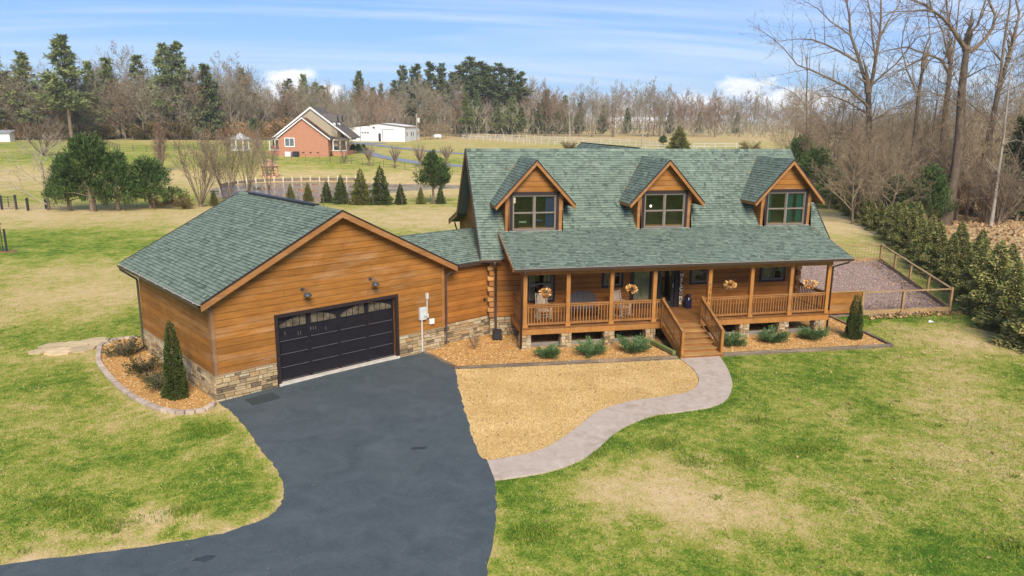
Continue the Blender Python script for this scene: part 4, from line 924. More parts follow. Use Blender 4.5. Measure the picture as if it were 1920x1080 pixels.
# dormers
for di, c_ in enumerate(DC):
    hw_ = 1.32; fy = 2.85; pk = 7.73; slp = 1.08; tip = 1.80; fo = 2.50
    dzb = 4.50
    wz = lambda dx: pk-.15-slp*abs(dx)
    wx0, wx1, wz0, wz1 = c_-1.13, c_+1.13, 4.50, 6.33
    yb_ = lambda z: (z-EZ)/ms+EY
    m = MB(); t = .14
    for s in (-1, 1):
        xa, xb = (c_-hw_+.03, c_-hw_+t) if s < 0 else (c_+hw_-t, c_+hw_-.03)
        zt = wz(hw_-.03)
        m.prism([(fy+.02, 4.2), (fy+.02, zt), (yb_(zt)+.1, zt), (yb_(4.2)+.1, 4.2)], lambda y, z: (xa, y, z), lambda y, z: (xb, y, z))
    DN = m.build('dormer', M['wood'], H)
    m = MB()
    zt = wz(hw_-.14)
    m.box(c_-hw_+t+.001, wx0+.06, fy+.02, fy+.14, 4.3, zt); m.box(wx1-.06, c_+hw_-t-.001, fy+.02, fy+.14, 4.3, zt)
    m.prism([(wx0+.061, wz1-.04), (wx1-.061, wz1-.04), (wx1-.061, min(wz(1.07), 9)), (c_, pk-.16), (wx0+.061, wz(1.07))], lambda x, z: (x, fy+.02, z), lambda x, z: (x, fy+.14, z)); m.build('dormer_front', M['wood'], DN)
    siding(DN, (0, fy, 0), (1, 0, 0), (0, 1, 0), wz1+.002, pk-.22, lambda z: c_-min(hw_, (pk-.15-z)/slp), lambda z: c_+min(hw_, (pk-.15-z)/slp), .235, M['wood'], split=False, seed=100+di)
    for s in (-1, 1):
        xa, xb = (c_-hw_, wx0-.002) if s < 0 else (wx1+.002, c_+hw_)
        MB().box(xa, xb, fy-.03, fy+.015, 4.40, wz1+.0).build('corner_board', M['wood_trim'], DN)
        # cheek boards
        xo = c_+s*hw_; z = 4.45
        while z < wz(hw_)-.03:
            z2 = min(z+.3, wz(hw_)); m = MB(); m.prism([(fy+.02, z+.003), (fy+.02, z2-.003), (yb_(z2)-.01, z2-.003), (yb_(z)-.01, z+.003)], lambda y, zz_: (xo, y, zz_), lambda y, zz_: (xo-s*.028, y, zz_), random.random()); m.build('cheek_board', M['wood'], DN); z = z2
    MB().box(c_-hw_-.03, c_+hw_+.03, fy-.10, fy-.032, 4.50, 4.56).build('sill_board', M['wood_trim'], DN) if False else None
    m = MB(); m.bar((c_-hw_-.02, fy-.06, 4.605), (c_+hw_+.02, fy-.06, 4.605), .07, .03); m.build('apron_flashing', M['drip'], DN)
    cur = {0: [(wx0+.25, wx0+.45, 'interior'), (c_+.55, c_+.95, 'bluecl')], 1: [(wx0+.12, wx0+.3, 'interior')], 2: [(wx0+.15, wx0+.42, 'teal'), (c_+.08, c_+.42, 'teal'), (c_+.62, wx1-.15, 'teal')]}[di]
    window(DN, wx0, wx1, wz0, wz1, fy, 2, cur, room=1.0, trim=.14)
    slab('dormer_floor', [(c_-1.17, 2.99, mz(2.99)+.02), (c_+1.17, 2.99, mz(2.99)+.02), (c_+1.17, 4.4, mz(4.4)+.02), (c_-1.17, 4.4, mz(4.4)+.02)], .015, M['interior'], DN)
    if di == 0:
        MB().box(c_-.62, c_-.28, fy+.3, fy+.5, 4.65, 5.0).build('box_on_sill', M['boxgreen'], DN); MB().box(c_+.15, c_+.45, fy+.35, fy+.6, 4.65, 5.05).build('box_on_sill', M['bluecl'], DN)
        MB().box(wx0+.17, wx0+.27, fy-.0245, fy-.0215, 5.85, 6.1).build('window_sticker', M['sheer'], DN)
    if di == 1:
        for q, w_ in ((c_-.78, 5.70), (c_-.38, 5.55)):
            m = MB(); m.lathe([(.01, .06), (.05, .03), (.05, -.03), (.01, -.06)], (q, fy+.7, w_), 10); m.build('lamp_bulb', M['glow'], DN)
        m = MB(); m.prism([(c_+.35, 4.5), (wx1-.1, 4.5), (wx1-.1, 5.8)], lambda x, z: (x, fy+.95, z), lambda x, z: (x, fy+1.0, z)); m.build('interior_slope', M['sheer'], DN)
        MB().box(wx0+.15, c_-.1, fy+.25, fy+.6, 4.66, 4.72).build('interior_shelf', M['wood_trim'], DN)
    tz = pk-slp*tip
    for s in (-1, 1):
        yt = (tz-EZ)/ms+EY; yr = (pk-EZ)/ms+EY
        slab('dormer_roof', [(c_+s*tip, fo, tz), (c_, fo, pk), (c_, yr-.14, pk), (c_+s*tip, yt-.14, tz)], .09, M['wood_trim'], DN)
        vl2 = math.hypot(tip, pk-tz)
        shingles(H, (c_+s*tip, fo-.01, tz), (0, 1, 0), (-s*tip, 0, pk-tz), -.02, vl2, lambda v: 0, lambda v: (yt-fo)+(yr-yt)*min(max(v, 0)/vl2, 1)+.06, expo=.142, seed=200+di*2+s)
        m = MB(); m.add([(c_+s*tip, fo-.035, tz-.21), (c_, fo-.035, pk-.21), (c_, fo-.035, pk-.005), (c_+s*tip, fo-.035, tz-.005), (c_+s*tip, fo-.002, tz-.21), (c_, fo-.002, pk-.21), (c_, fo-.002, pk-.005), (c_+s*tip, fo-.002, tz-.005)], ((0, 1, 2, 3), (4, 7, 6, 5), (0, 4, 5, 1), (1, 5, 6, 2), (2, 6, 7, 3), (3, 7, 4, 0))); m.build('rake_board', M['wood_trim'], DN)
        MB().bar((c_+s*(tip+.01), fo-.035, tz+.005), (c_, fo-.035, pk+.012), .04, .045, up=(0, 1, 0)).build('drip_edge', M['brown'], DN)
        MB().box(*((c_-tip-.02, c_-tip+.012) if s < 0 else (c_+tip-.012, c_+tip+.02)), fo+.0, yt+.05, tz-.15, tz-.004).build('eave_board', M['wood_trim'], DN)
    m = MB()
    for k in range(14):
        y = fo-.01+k*(yr-fo)/14
        for s in (-1, 1): m.add([(c_, y, pk+.035), (c_, y+.26, pk+.024), (c_+s*.11, y+.26, pk+.024-.11*slp), (c_+s*.11, y, pk+.035-.11*slp), (c_, y, pk+.0), (c_+s*.11, y, pk-.11*slp)], ((0, 1, 2, 3), (0, 3, 5, 4)), random.gauss(.5, .15))
    m.build('ridge_cap', M['shingle'], DN)
flush_shingles()
# side fence panel between the house and the yard (plank screen)
SC = thing('plank_screen', 'low orange plank screen between the porch end and the rock yard', 'fence', (14.45, 2.62, 0), -.008)
for k in range(4): MB().box(.0, 3.55, -.02, .02, .12+k*.27, .12+k*.27+.262, random.random()).build('plank', M['wood'], SC)
MB().box(-.02, 3.6, -.05, .05, 1.21, 1.26).build('cap_rail', M['fence_wood'], SC); MB().box(3.56, 3.67, -.06, .06, -.1, 1.20).build('post', M['fence_wood'], SC)
YF = thing('yard_fence', 'brown post and rail fence around the mauve rock yard', 'fence', (18.0, 2.6, 0))
def yf(a, b, posts, first=True):
    a = Vector(a)-Vector((18.0, 2.6)); b = Vector(b)-Vector((18.0, 2.6))
    za = 1.16
    MB().bar((a.x, a.y, za), (b.x, b.y, za), .13, .05).build('top_rail', M['fence_wood'], YF)
    MB().bar((a.x, a.y, .10), (b.x, b.y, .10), .06, .22).build('kick_board', M['fence_wood'], YF)
    m = MB(); n = int((b-a).length/.25)
    for k in range(n): p = a+(b-a)*(k/n); m.bar((p.x, p.y, .2), (p.x, p.y, 1.12), .006, .006)
    for k in range(5): m.bar((a.x, a.y, .3+k*.18), (b.x, b.y, .3+k*.18), .006, .006)
    m.build('wire_mesh', M['wire'], YF)
    for t in posts:
        p = a+(b-a)*t; MB().box(p.x-.055, p.x+.055, p.y-.055, p.y+.055, -.1, 1.13 if t not in (0, 1) else 1.24).build('post', M['fence_wood'], YF)
yf((18.1, 2.6), (23.2, 2.5), (.45, 1)); yf((23.2, 2.5), (29.5, 15.8), (.26, .5, .74)); yf((29.5, 15.8), (19.5, 16.1), (0, .35, .7))
# ------------------------------------------------------------------ garden edges
TB = thing('landscape_timbers', 'weathered landscape timbers edging the tan gravel beds in front of the porch', 'timber edging', (-3.1, -1.95, 0))
def timber(a, b, n, z0=-.14, parent=TB, w=.14):
    a = Vector(a)-Vector((-3.1, -1.95)); b = Vector(b)-Vector((-3.1, -1.95)); L_ = (b-a).length
    for c_ in range(2):
        cuts = [0]+sorted(random.uniform(.15, .85) if n > 1 and k == 0 and c_ else (k+1)/n+(.0 if c_ == 0 else .12)*(k+1 < n) for k in range(n))
        cuts = sorted(set(min(1, q) for q in cuts))
        if cuts[-1] < 1: cuts.append(1)
        for s, e in zip(cuts[:-1], cuts[1:]):
            if (e-s)*L_ < .1: continue
            p, q = a+(b-a)*(s+.004/L_), a+(b-a)*(e-.004/L_)
            o = MB().bar((p.x, p.y, z0+c_*.118+.06), (q.x, q.y, z0+c_*.118+.06), w, .115, random.random()).build('timber', M['timber'], parent); bevel(o, .012)
timber((-4.42, .80), (-3.13, -1.97), 1); timber((-3.06, -2.0), (5.9, -2.28), 4); timber((7.92, -2.25), (15.75, -2.42), 3); timber((15.83, -2.5), (16.25, 2.5), 2)
LT = MB().bar((5.62, -.35, .13), (5.9, -2.0, .13), .16, .14).build('mossy_timber', flat('mossy_wood', (.16, .19, .06), .9)); tag(LT, 'short mossy green timber lying beside the left side of the porch steps', 'timber')
PE_ = thing('paver_edging', 'curved row of pale edging blocks round the bed left of the garage', 'garden edging', (-14.5, -1.5, 0))
d = 0; L_ = [0]
for i in range(1, len(BEDL)): L_.append(L_[-1]+math.dist(BEDL[i-1], BEDL[i]))
def onl(s):
    for i in range(1, len(L_)):
        if L_[i] >= s: t = (s-L_[i-1])/(L_[i]-L_[i-1]); return Vector(BEDL[i-1])*(1-t)+Vector(BEDL[i])*t
    return Vector(BEDL[-1])
s = 0
while s < L_[-1]-.1:
    a, b = onl(s+.01), onl(min(s+.29, L_[-1])); s += .30; z = g(a.x, a.y)
    o = MB().bar((a.x+14.5, a.y+1.5, z+.05+random.uniform(-.008, .008)), (b.x+14.5, b.y+1.5, z+.05), .19, .14, random.random()).build('block', M['paver'], PE_); bevel(o, .015)
FS = thing('flagstones', 'pale tan flagstones lying in the lawn left of the garage', 'flagstones', (-18.7, 3.9, 0))
for (cx, cy, r, n) in ((-19.7, 3.35, .42, 6), (-19.3, 4.1, .6, 7), (-18.8, 3.2, .6, 7), (-18.5, 4.2, .6, 6), (-18.05, 3.4, .55, 7), (-17.9, 4.7, .55, 6), (-17.55, 4.1, .5, 7)):
    a0 = random.random(); pp = [(cx+18.7+math.cos(a0+k*2*math.pi/n)*r*random.uniform(.85, 1.15), cy-3.9+math.sin(a0+k*2*math.pi/n)*r*random.uniform(.7, 1.0)) for k in range(n)]
    z = g(cx, cy); MB().prism(pp, lambda x, y: (x, y, z), lambda x, y: (x, y, z+.06), random.random()).build('flagstone', flat('flagstone', (.50, .38, .22), .85, .2, .2, 3) if 'flagstone' not in bpy.data.materials else bpy.data.materials['flagstone'], FS)
# ------------------------------------------------------------------ porch furniture
def rocker(x, y, rz, lab):
    t = thing('rocking_chair', lab, 'rocking chair', (x, y, PZ), rz, 'cream rocking chairs on the porch')
    for s in (-1, 1):
        m = MB(); m.tube([(s*.27, -.42, .09), (s*.27, -.2, .03), (s*.27, .1, .02), (s*.27, .42, .10)], .02, 6); m.build('rocker', M['cream'], t)
        m = MB(); m.tube([(s*.27, -.25, .05), (s*.27, -.24, .62)], .022, 8); m.build('front_leg', M['cream'], t)
        m = MB(); m.tube([(s*.25, .22, .06), (s*.25, .24, .45), (s*.25, .40, 1.12)], .022, 8); m.build('back_post', M['cream'], t)
        m = MB(); m.box(s*.29-.045, s*.29+.045, -.32, .26, .62, .645); m.build('armrest', M['cream'], t)
    for z in (.16, .27):
        m = MB(); m.tube([(-.27, -.24, z), (.27, -.24, z)], .013, 6); m.build('stretcher', M['cream'], t)
    MB().box(-.25, .25, -.26, .25, .40, .43).build('seat', M['seat'], t)
    m = MB(); m.hexa(((-.19, .27, .48), (.19, .27, .48), (.19, .29, .48), (-.19, .29, .48), (-.19, .37, 1.02), (.19, .37, 1.02), (.19, .39, 1.02), (-.19, .39, 1.02))); m.build('back_panel', M['seat'], t)
    MB().bar((-.23, .385, 1.06), (.23, .385, 1.06), .03, .09, up=(0, 1, 0)).build('head_rail', M['cream'], t)
rocker(1.12, 1.15, .05, 'cream rocking chair in front of the left porch window'); rocker(4.72, 1.15, .45, 'cream rocking chair half hidden behind the third porch post')
t = thing('fan_back_bench', 'dark navy fan back bench on the porch between two posts', 'bench', (3.0, 1.1, PZ), 0)
m = MB(); n = 13
for k in range(n):
    u = (k-(n-1)/2)/((n-1)/2); x = u*.58; hgt = 1.12-.24*u*u
    MB().hexa(((x-.038, .30, .34), (x+.038, .30, .34), (x+.038, .32, .34), (x-.038, .32, .34), (x*1.08-.042, .55, hgt), (x*1.08+.042, .55, hgt), (x*1.08+.042, .57, hgt), (x*1.08-.042, .57, hgt)), random.random()).build('back_slat', M['slate'], t)
for k in range(5): MB().box(-.62, .62, -.25+k*.11, -.15+k*.11, .36-k*.012, .38-k*.012).build('seat_slat', M['slate'], t)
for s in (-1, 1):
    MB().box(s*.70-.06, s*.70+.06, -.32, .42, .60, .625).build('armrest', M['slate'], t); MB().box(s*.68-.04, s*.68+.04, -.28, -.20, 0, .60).build('leg', M['slate'], t); MB().box(s*.64-.02, s*.64+.02, .2, .32, 0, .4).build('leg', M['slate'], t)
def basket(x, z, lab, pot='rust', wild=1.):
    t = thing('hanging_basket', lab, 'flower basket', (x, -.1, z), 0, 'hanging baskets of orange flowers')
    m = MB()
    for k in range(3): a = k*2.09; m.tube([(.14*math.cos(a), .14*math.sin(a), -.05), (0, 0, .55)], .003, 3)
    m.tube([(0, 0, .55), (0, 0, .83)], .004, 3); m.build('hanger', M['black'], t)
    m = MB(); m.lathe([(.02, -.22), (.10, -.19), (.16, -.08), (.165, -.04), (.14, -.05)], n=14); m.build('pot', M[pot], t, smooth=True)
    m = MB()
    for k in range(150):
        d = Vector((random.gauss(0, 1), random.gauss(0, 1), random.gauss(.25, .8))).normalized(); c_ = Vector((d.x*.2*wild, d.y*.2, d.z*.14+.02))*random.uniform(.6, 1.1); q = Vector((random.gauss(0, 1), random.gauss(0, 1), random.gauss(0, 1))).normalized(); e = d.cross(q).normalized()
        m.add([c_, c_+e*.035+d*.05, c_+d*.10, c_-e*.035+d*.05], ((0, 1, 2, 3),), random.random())
    m.build('flowers', M['flower'], t, fix=False)
basket(.88, 2.42, 'basket of orange flowers in front of the left rocking chair, leftmost of four'); basket(4.66, 2.42, 'basket of orange flowers in a black pot in front of the picture window', 'black')
basket(9.24, 2.43, 'copper basket of orange flowers over the railing right of the steps'); basket(13.17, 2.34, 'wide basket of orange flowers near the right end of the porch', 'rust', 1.35)
m = MB(); m.lathe([(.15, 0), (.17, .03), (.17, .38), (.155, .44), (.09, .52), (.085, .58), (.12, .60), (.12, .64), (.03, .66)], n=20); o = m.build('milk_can', M['navy'], smooth=True); o.location = (8.28, 1.93, PZ); tag(o, 'navy blue milk can standing beside the WELCOME sign by the front door', 'milk can')
sg = thing('welcome_sign', 'tall narrow sign reading WELCOME leaning right of the front door', 'sign', (7.98, 2.12, PZ), 0)
MB().box(-.095, .095, 0, .02, .02, 1.66).build('sign_board', M['signb'], sg)
def text_mesh(txt, size, nm, m_, parent, loc, rot=(math.pi/2, 0, 0), ext=.006, sx=1):
    cu = bpy.data.curves.new(nm, 'FONT'); cu.body = txt; cu.size = size; cu.extrude = ext; cu.offset = .003; cu.align_x = 'CENTER'; cu.align_y = 'CENTER'
    tmp = bpy.data.objects.new(nm+'_tmp', cu); link(tmp); bpy.context.view_layer.update()
    me = bpy.data.meshes.new_from_object(tmp.evaluated_get(bpy.context.evaluated_depsgraph_get())); bpy.data.objects.remove(tmp); me.materials.clear()
    a = me.attributes.get('v') or me.attributes.new('v', 'FLOAT', 'FACE'); a.data.foreach_set('value', [.6]*len(me.polygons))
    o = obj(nm, me, m_, parent); o.location = loc; o.rotation_euler = rot; o.scale = (sx, 1, 1); return o
for k, ch in enumerate('WELC'): text_mesh(ch, .255, 'letter', M['signw'], sg, (0, -.008, 1.53-k*.215), sx=.95 if ch != 'W' else .8)
m = MB()
for k in range(9): a = k*.698; m.prism([(math.cos(a)*.045+math.cos(b)*.035, math.sin(a)*.045+math.sin(b)*.035) for b in (0, 1.05, 2.1, 3.14, 4.2, 5.2)], lambda x, z: (x, -.02, .685+z), lambda x, z: (x, -.004, .685+z))
m.build('letter', M['signw'], sg)
for k, ch in enumerate('ME'): text_mesh(ch, .255, 'letter', M['signw'], sg, (0, -.008, .45-k*.215), sx=.95 if ch != 'M' else .8)
o = thing('catch_basin', 'black plastic catch basin below the downspout at the house corner', 'drain box', (-.85, 1.55, .1), 0)
m = MB(); m.hexa(((-.2, -.2, -.05), (.2, -.2, -.05), (.2, .2, -.05), (-.2, .2, -.05), (-.17, -.17, .32), (.17, -.17, .32), (.17, .17, .32), (-.17, .17, .32))); bevel(m.build('basin', M['black'], o), .02)
MB().box(-.2, .2, -.2, .2, .322, .35).build('grate', M['slate'], o)
# ------------------------------------------------------------------ vegetation generators
def rv(rnd=random): return Vector((rnd.gauss(0, 1), rnd.gauss(0, 1), rnd.gauss(0, 1))).normalized()
def ribbon(mb, a, b, w, v=.5):
    d = b-a; s = d.cross(rv()); s = s.normalized()*w if s.length > 1e-6 else Vector((w, 0, 0))
    mb.add((a-s, a+s, b), ((0, 1, 2),), v)
def twig_path(a, d, L_, seg, wob, lift, rnd):
    p = [a]; d = d.normalized()
    for i in range(seg):
        d = (d+rv(rnd)*wob+Vector((0, 0, lift))).normalized(); p.append(p[-1]+d*(L_/seg))
    return p
def branch(mb, a, d, L_, r, lev, rnd, cfg):
    """cfg: per level (children, length ratio, wobble, lift, angle)"""
    nch, lr, wob, lift, ang = cfg['lev'][min(lev, len(cfg['lev'])-1)]; last = lev >= cfg['depth']
    if last:
        p = twig_path(a, d, L_, 2, wob, lift, rnd); ribbon(mb, p[0], p[1]+(p[1]-p[0])*.1, cfg['tw']); ribbon(mb, p[1], p[2], cfg['tw']*.8); return
    seg = 5 if lev == 0 else 4 if lev == 1 else 3
    p = twig_path(a, d, L_, seg, wob, lift, rnd)
    mb.tube(p, [max(r*(1-.78*i/seg), .006) for i in range(seg+1)], 6 if r > .08 else 4 if r > .03 else 3, cap=False)
    for k in range(nch):
        t = cfg.get('start', .25)+(1-cfg.get('start', .25))*(k+rnd.random())/nch; i = min(int(t*seg), seg-1); q = p[i].lerp(p[i+1], t*seg-i); dd = (p[i+1]-p[i]).normalized()
        s = dd.cross(rv(rnd)).normalized(); a_ = ang*rnd.uniform(.6, 1.3); nd = dd*math.cos(a_)+s*math.sin(a_)
        branch(mb, q, nd, L_*lr*rnd.uniform(.65, 1.15)*(1.1-.45*t), r*(1-.7*t)*.6, lev+1, rnd, cfg)
    branch(mb, p[-1], p[-1]-p[-2], L_*lr*.7, r*.3, lev+1, rnd, cfg)
def bare_tree(seed, h, spread=.5, limbs=8, fork=.35, tw=.02, dense=(6, 6, 4), depth_=3, thick=.018, lift=.06, ang0=.65, trunk_wob=.04, lean=0):
    rnd = random.Random(seed); T = MB(); C_ = MB()
    tp = twig_path(Vector((0, 0, -.3)), Vector((lean, 0, 1)), h*.72, 7, trunk_wob, .05, rnd); r0 = h*thick
    T.tube(tp, [r0*(1.35 if i == 0 else 1)*(1-.8*i/7) for i in range(8)], 8, cap=False)
    cfg = dict(lev=[(dense[0], .5, .10, lift, .7), (dense[1], .5, .14, lift*.8, .7), (dense[2], .5, .18, .03, .75), (dense[2], .5, .2, .0, .8)], depth=depth_-0, tw=tw, start=.22)
    for k in range(limbs):
        t = fork+(1-fork)*(k+.5*rnd.random())/limbs; i = min(int(t*7), 6); q = tp[i].lerp(tp[i+1], t*7-i)
        a = k*2.4+rnd.uniform(-.4, .4); el = ang0*rnd.uniform(.75, 1.25)*(1.15-.6*t)
        d = Vector((math.cos(a)*math.sin(el), math.sin(a)*math.sin(el), math.cos(el)))
        branch(C_, q, d, h*spread*(1.12-.62*t)*rnd.uniform(.8, 1.15), r0*(1-.75*t)*.55, 0, rnd, cfg)
    branch(C_, tp[-1], Vector((0, 0, 1)), h*.28, r0*.2, 0, rnd, cfg)
    return T.mesh('trunk'), C_.mesh('bare_crown')
def shrub_bare(seed, h, stems=14, spread=.5, tw=.012, dense=(5, 5, 3), fan=.5, depth_=2):
    rnd = random.Random(seed); T = MB(); C_ = MB()
    cfg = dict(lev=[(dense[0], .42, .08, .05, .5), (dense[1], .5, .12, .05, .6), (dense[2], .5, .18, .04, .7)], depth=depth_, tw=tw, start=.3)
    T.tube([(0, 0, -.1), (0, 0, h*.12)], [h*.03, h*.02], 6)
    for k in range(stems):
        a = rnd.uniform(0, 6.28); el = fan*math.sqrt(rnd.random())*1.3; branch(C_, Vector((math.cos(a)*h*.015, math.sin(a)*h*.015, h*.03)), Vector((math.cos(a)*math.sin(el), math.sin(a)*math.sin(el), math.cos(el))), h*.85*rnd.uniform(.75, 1.1), h*.0075, 0, rnd, cfg)
    return T.mesh('trunk'), C_.mesh('stems')
def needle(mb, c_, d, L_, w, v, rnd):
    s = d.cross(rv(rnd)).normalized()*w; mb.add((c_-s*.6, c_+d*L_*.5-s, c_+d*L_, c_+d*L_*.5+s), ((0, 1, 2, 3),), v)
def cone_tree(seed, h, r, n=5000, lw=.035, ll=.13, droop=.15, power=.8, base=.02, lumps=26, up=.3, mod=1.):
    """dense conical evergreen of short sprays, drooping or rising layers"""
    rnd = random.Random(seed); F2 = MB(); T = MB(); T.tube([(0, 0, -.1), (0, 0, h*.9)], [h*.022, h*.004], 6)
    ph = [(rnd.uniform(0, 6.28), rnd.uniform(0, 1), rnd.uniform(.6, 1)) for _ in range(lumps)]
    for k in range(n):
        t = 1-math.sqrt(rnd.random()); a = rnd.uniform(0, 6.28); z = base*h+(1-base)*h*t
        R_ = r*(1-t)**power*(1+mod*(.14*math.sin(5*a+9*t+seed)+.12*math.sin(3*a-17*t+seed*2))); lay = .5+.5*math.sin(t*h*9+2*math.sin(a*2+seed)); R_ *= 1-mod*(.22-.3*lay)
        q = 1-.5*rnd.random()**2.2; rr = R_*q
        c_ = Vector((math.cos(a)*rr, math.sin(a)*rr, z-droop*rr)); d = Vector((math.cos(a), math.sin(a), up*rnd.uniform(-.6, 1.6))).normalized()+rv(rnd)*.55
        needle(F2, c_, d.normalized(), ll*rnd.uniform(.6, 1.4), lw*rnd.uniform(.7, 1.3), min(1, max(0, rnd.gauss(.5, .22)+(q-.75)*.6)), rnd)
    for k in range(20): needle(F2, Vector((0, 0, h*(.9+.1*k/20))), (Vector((0, 0, 1))+rv(rnd)*.5).normalized(), ll*1.2, lw, .6, rnd)
    return T.mesh('trunk'), F2.mesh('foliage')
def clump_tree(seed, h, r, ch=.25, n=5200, clumps=70, lw=.05, ll=.24, shape='round', tr=.03, trunks=1):
    """rounded cedar: plumes of sprays pointing up and out around a limb skeleton"""
    rnd = random.Random(seed); F2 = MB(); T = MB()
    for q in range(trunks): 
        o = Vector((rnd.uniform(-.3, .3), rnd.uniform(-.3, .3), 0)) if trunks > 1 else Vector((0, 0, 0)); T.tube([o+Vector((0, 0, -.2)), o*1.5+Vector((.05, 0, h*.35)), Vector((0, 0, h*.85))], [h*tr, h*tr*.7, .02], 7)
    cs = []
    for k in range(clumps):
        u = rnd.random(); t = u**.9
        prof_ = math.sin(math.pi*(.12+.86*t)**.8) if shape == 'round' else (1-t)**.75+.08 if shape == 'cone' else (1-t)**.5*min(1, .45+t*3)+.03
        a = rnd.uniform(0, 6.28); R_ = r*prof_*math.sqrt(rnd.uniform(.15, 1)); cs.append((Vector((math.cos(a)*R_, math.sin(a)*R_, h*(ch+(1-ch)*t*.94))), rnd.uniform(.35, 1.1)*r*.34, rnd.gauss(0, .13)))
        b = cs[-1][0]; T.tube([Vector((0, 0, b.z*.75)), b*.6+Vector((0, 0, b.z*.38)), b], [h*.008, h*.005, .01], 3, cap=False)
    for k in range(n):
        c_, cr, cv_ = cs[rnd.randrange(clumps)]; o = rv(rnd)*cr*rnd.random()**.4; o.z *= 1.25; p = c_+o
        d = (Vector((p.x, p.y, 0)).normalized()*.5+Vector((0, 0, .8))+rv(rnd)*.5).normalized() if shape != 'flat' else (Vector((p.x, p.y, 0)).normalized()+rv(rnd)*.5).normalized()
        needle(F2, p, d, ll*rnd.uniform(.6, 1.4), lw*rnd.uniform(.7, 1.3), min(1, max(0, rnd.gauss(.5, .18)+cv_+.1*o.z/cr)), rnd)
    return T.mesh('trunk'), F2.mesh('foliage')
def pine_tree(seed, h, r, n_wh=15, ch=.35, tuft=9, ll=.75, lw=.16, dense=1., power=.75, irregular=.3, per=6):
    rnd = random.Random(seed); F2 = MB(); T = MB(); b = rnd.uniform(-.02, .02)*h
    T.tube([(0, 0, -.5), (b*.5, 0, h*.4), (b, 0, h*.75), (b, 0, h*.99)], [h*.014, h*.011, h*.006, .04], 7)
    for w in range(n_wh):
        t = (w+.5*rnd.random())/n_wh; z = h*(ch+(1-ch)*t); R_ = r*(1-t)**power*(.35+.65*min(1, t*4+.35))*rnd.uniform(1-irregular, 1+irregular*.6)
        for k in range(max(3, int(per*(1-.3*t)))):
            a = rnd.uniform(0, 6.28); L_ = max(.8, R_*rnd.uniform(.6, 1.15)); el = .15+.65*t+rnd.uniform(-.2, .2); d = Vector((math.cos(a), math.sin(a), math.tan(el)*.5))
            p0 = Vector((b*min(1, z/h/.75), 0, z)); p1 = p0+d*L_*.55; p2 = p0+d*L_+Vector((0, 0, L_*.10*rnd.uniform(-1, 1.3)))
            T.tube([p0, p1, p2], [h*.0035, h*.0025, .02], 3, cap=False)
            for q in range(int(tuft*dense*(.5+L_/r))):
                s = rnd.uniform(.25, 1.05); c_ = (p0.lerp(p1, s/.55) if s < .55 else p1.lerp(p2, (s-.55)/.45)); c_ = c_+Vector((rnd.gauss(0, 1), rnd.gauss(0, 1), rnd.gauss(0, .35)))*L_*.13
                v = min(1, max(0, rnd.gauss(.5, .2)))
                for e in range(2): needle(F2, c_, (Vector((d.x, d.y, .35))*.8+rv(rnd)*.9).normalized(), ll*rnd.uniform(.6, 1.3), lw, v, rnd)
    for q in range(12): needle(F2, Vector((b, 0, h*(.93+.07*q/12))), (Vector((0, 0, 1))+rv(rnd)*.7).normalized(), ll, lw, .5, rnd)
    return T.mesh('trunk'), F2.mesh('crown')
PR_ = {}
def proto(key, fn, bark, leaf, parts=('trunk', 'crown')):
    a, b = fn; a.materials.append(M[bark]); b.materials.append(M[leaf]); PR_[key] = (a, b, parts)
def plant(key, name, label, cat, p, h=1., rz=None, group=None, w=1., sink=0):
    a, b, parts = PR_[key]; t = thing(name, label, cat, (p[0], p[1], (p[2] if len(p) > 2 else g(p[0], p[1]))-sink), random.uniform(0, 6.28) if rz is None else rz, group); t.scale = (h*w, h*w, h)
    for me_, nm in ((a, parts[0]), (b, parts[1])):
        o = bpy.data.objects.new(nm, me_); link(o); o.parent = t
    return t
# prototypes: unit height 1 for far things is awkward, so each has a real height and is scaled by ratio
HT = {}
def P(key, h, fn, bark, leaf, parts=('trunk', 'crown')): proto(key, fn, bark, leaf, parts); HT[key] = h
for i in range(3): P('hedge%d' % i, 3.2, cone_tree(300+i, 3.2, 1.25, 11000, .03, .17, .18, .95, .0, up=.1, mod=1.3), 'bark', 'hedge', ('trunk', 'foliage'))
for i in range(2): P('arb%d' % i, 2.6, cone_tree(310+i, 2.6, .46, 12000, .02, .06, -.1, .55 if i == 0 else .42, .0, up=1.2, mod=.65), 'bark', 'arb', ('trunk', 'foliage'))
P('redcedar0', 7, clump_tree(320, 7, 2.7, .17, 9500, 85, .045, .42, shape='point', trunks=2), 'bark', 'cedar', ('trunk', 'foliage'))
P('redcedar1', 7, clump_tree(321, 7, 2.9, .22, 9000, 70, .05, .42, shape='cone'), 'bark', 'cedar', ('trunk', 'foliage'))
P('greencone', 4, cone_tree(322, 4, 1.15, 5000, .05, .22, .1, .8, 0, up=.6), 'bark', 'olive', ('trunk', 'foliage'))
P('greencone2', 4, cone_tree(323, 4, 1.15, 5000, .05, .22, .1, .8, 0, up=.6), 'bark', 'arb', ('trunk', 'foliage'))
for i in range(3): P('pine%d' % i, 26, pine_tree(330+i, 26, 5.6, 24, .14+.08*i, 22, 1.1, .17), 'bark', 'pine')
for i in range(3): P('tall%d' % i, 26, pine_tree(340+i, 26, 4.2, 17, .40+.05*i, 20, 1.0, .17, power=.5, irregular=.45), 'bark', 'pinedark')
P('spruce', 20, pine_tree(350, 20, 4.8, 24, .04, 18, .95, .17, dense=1.3, power=.85, irregular=.15, per=8), 'bark', 'pinedark')
for i in range(5): P('bare%d' % i, 20, bare_tree(360+i, 20, (.42, .5, .38, .55, .45)[i], 11, .22, .075, (7, 6, 4), 3, .015, .06, (.6, .75, .5, .85, .65)[i]), 'bark', 'barkgrey')
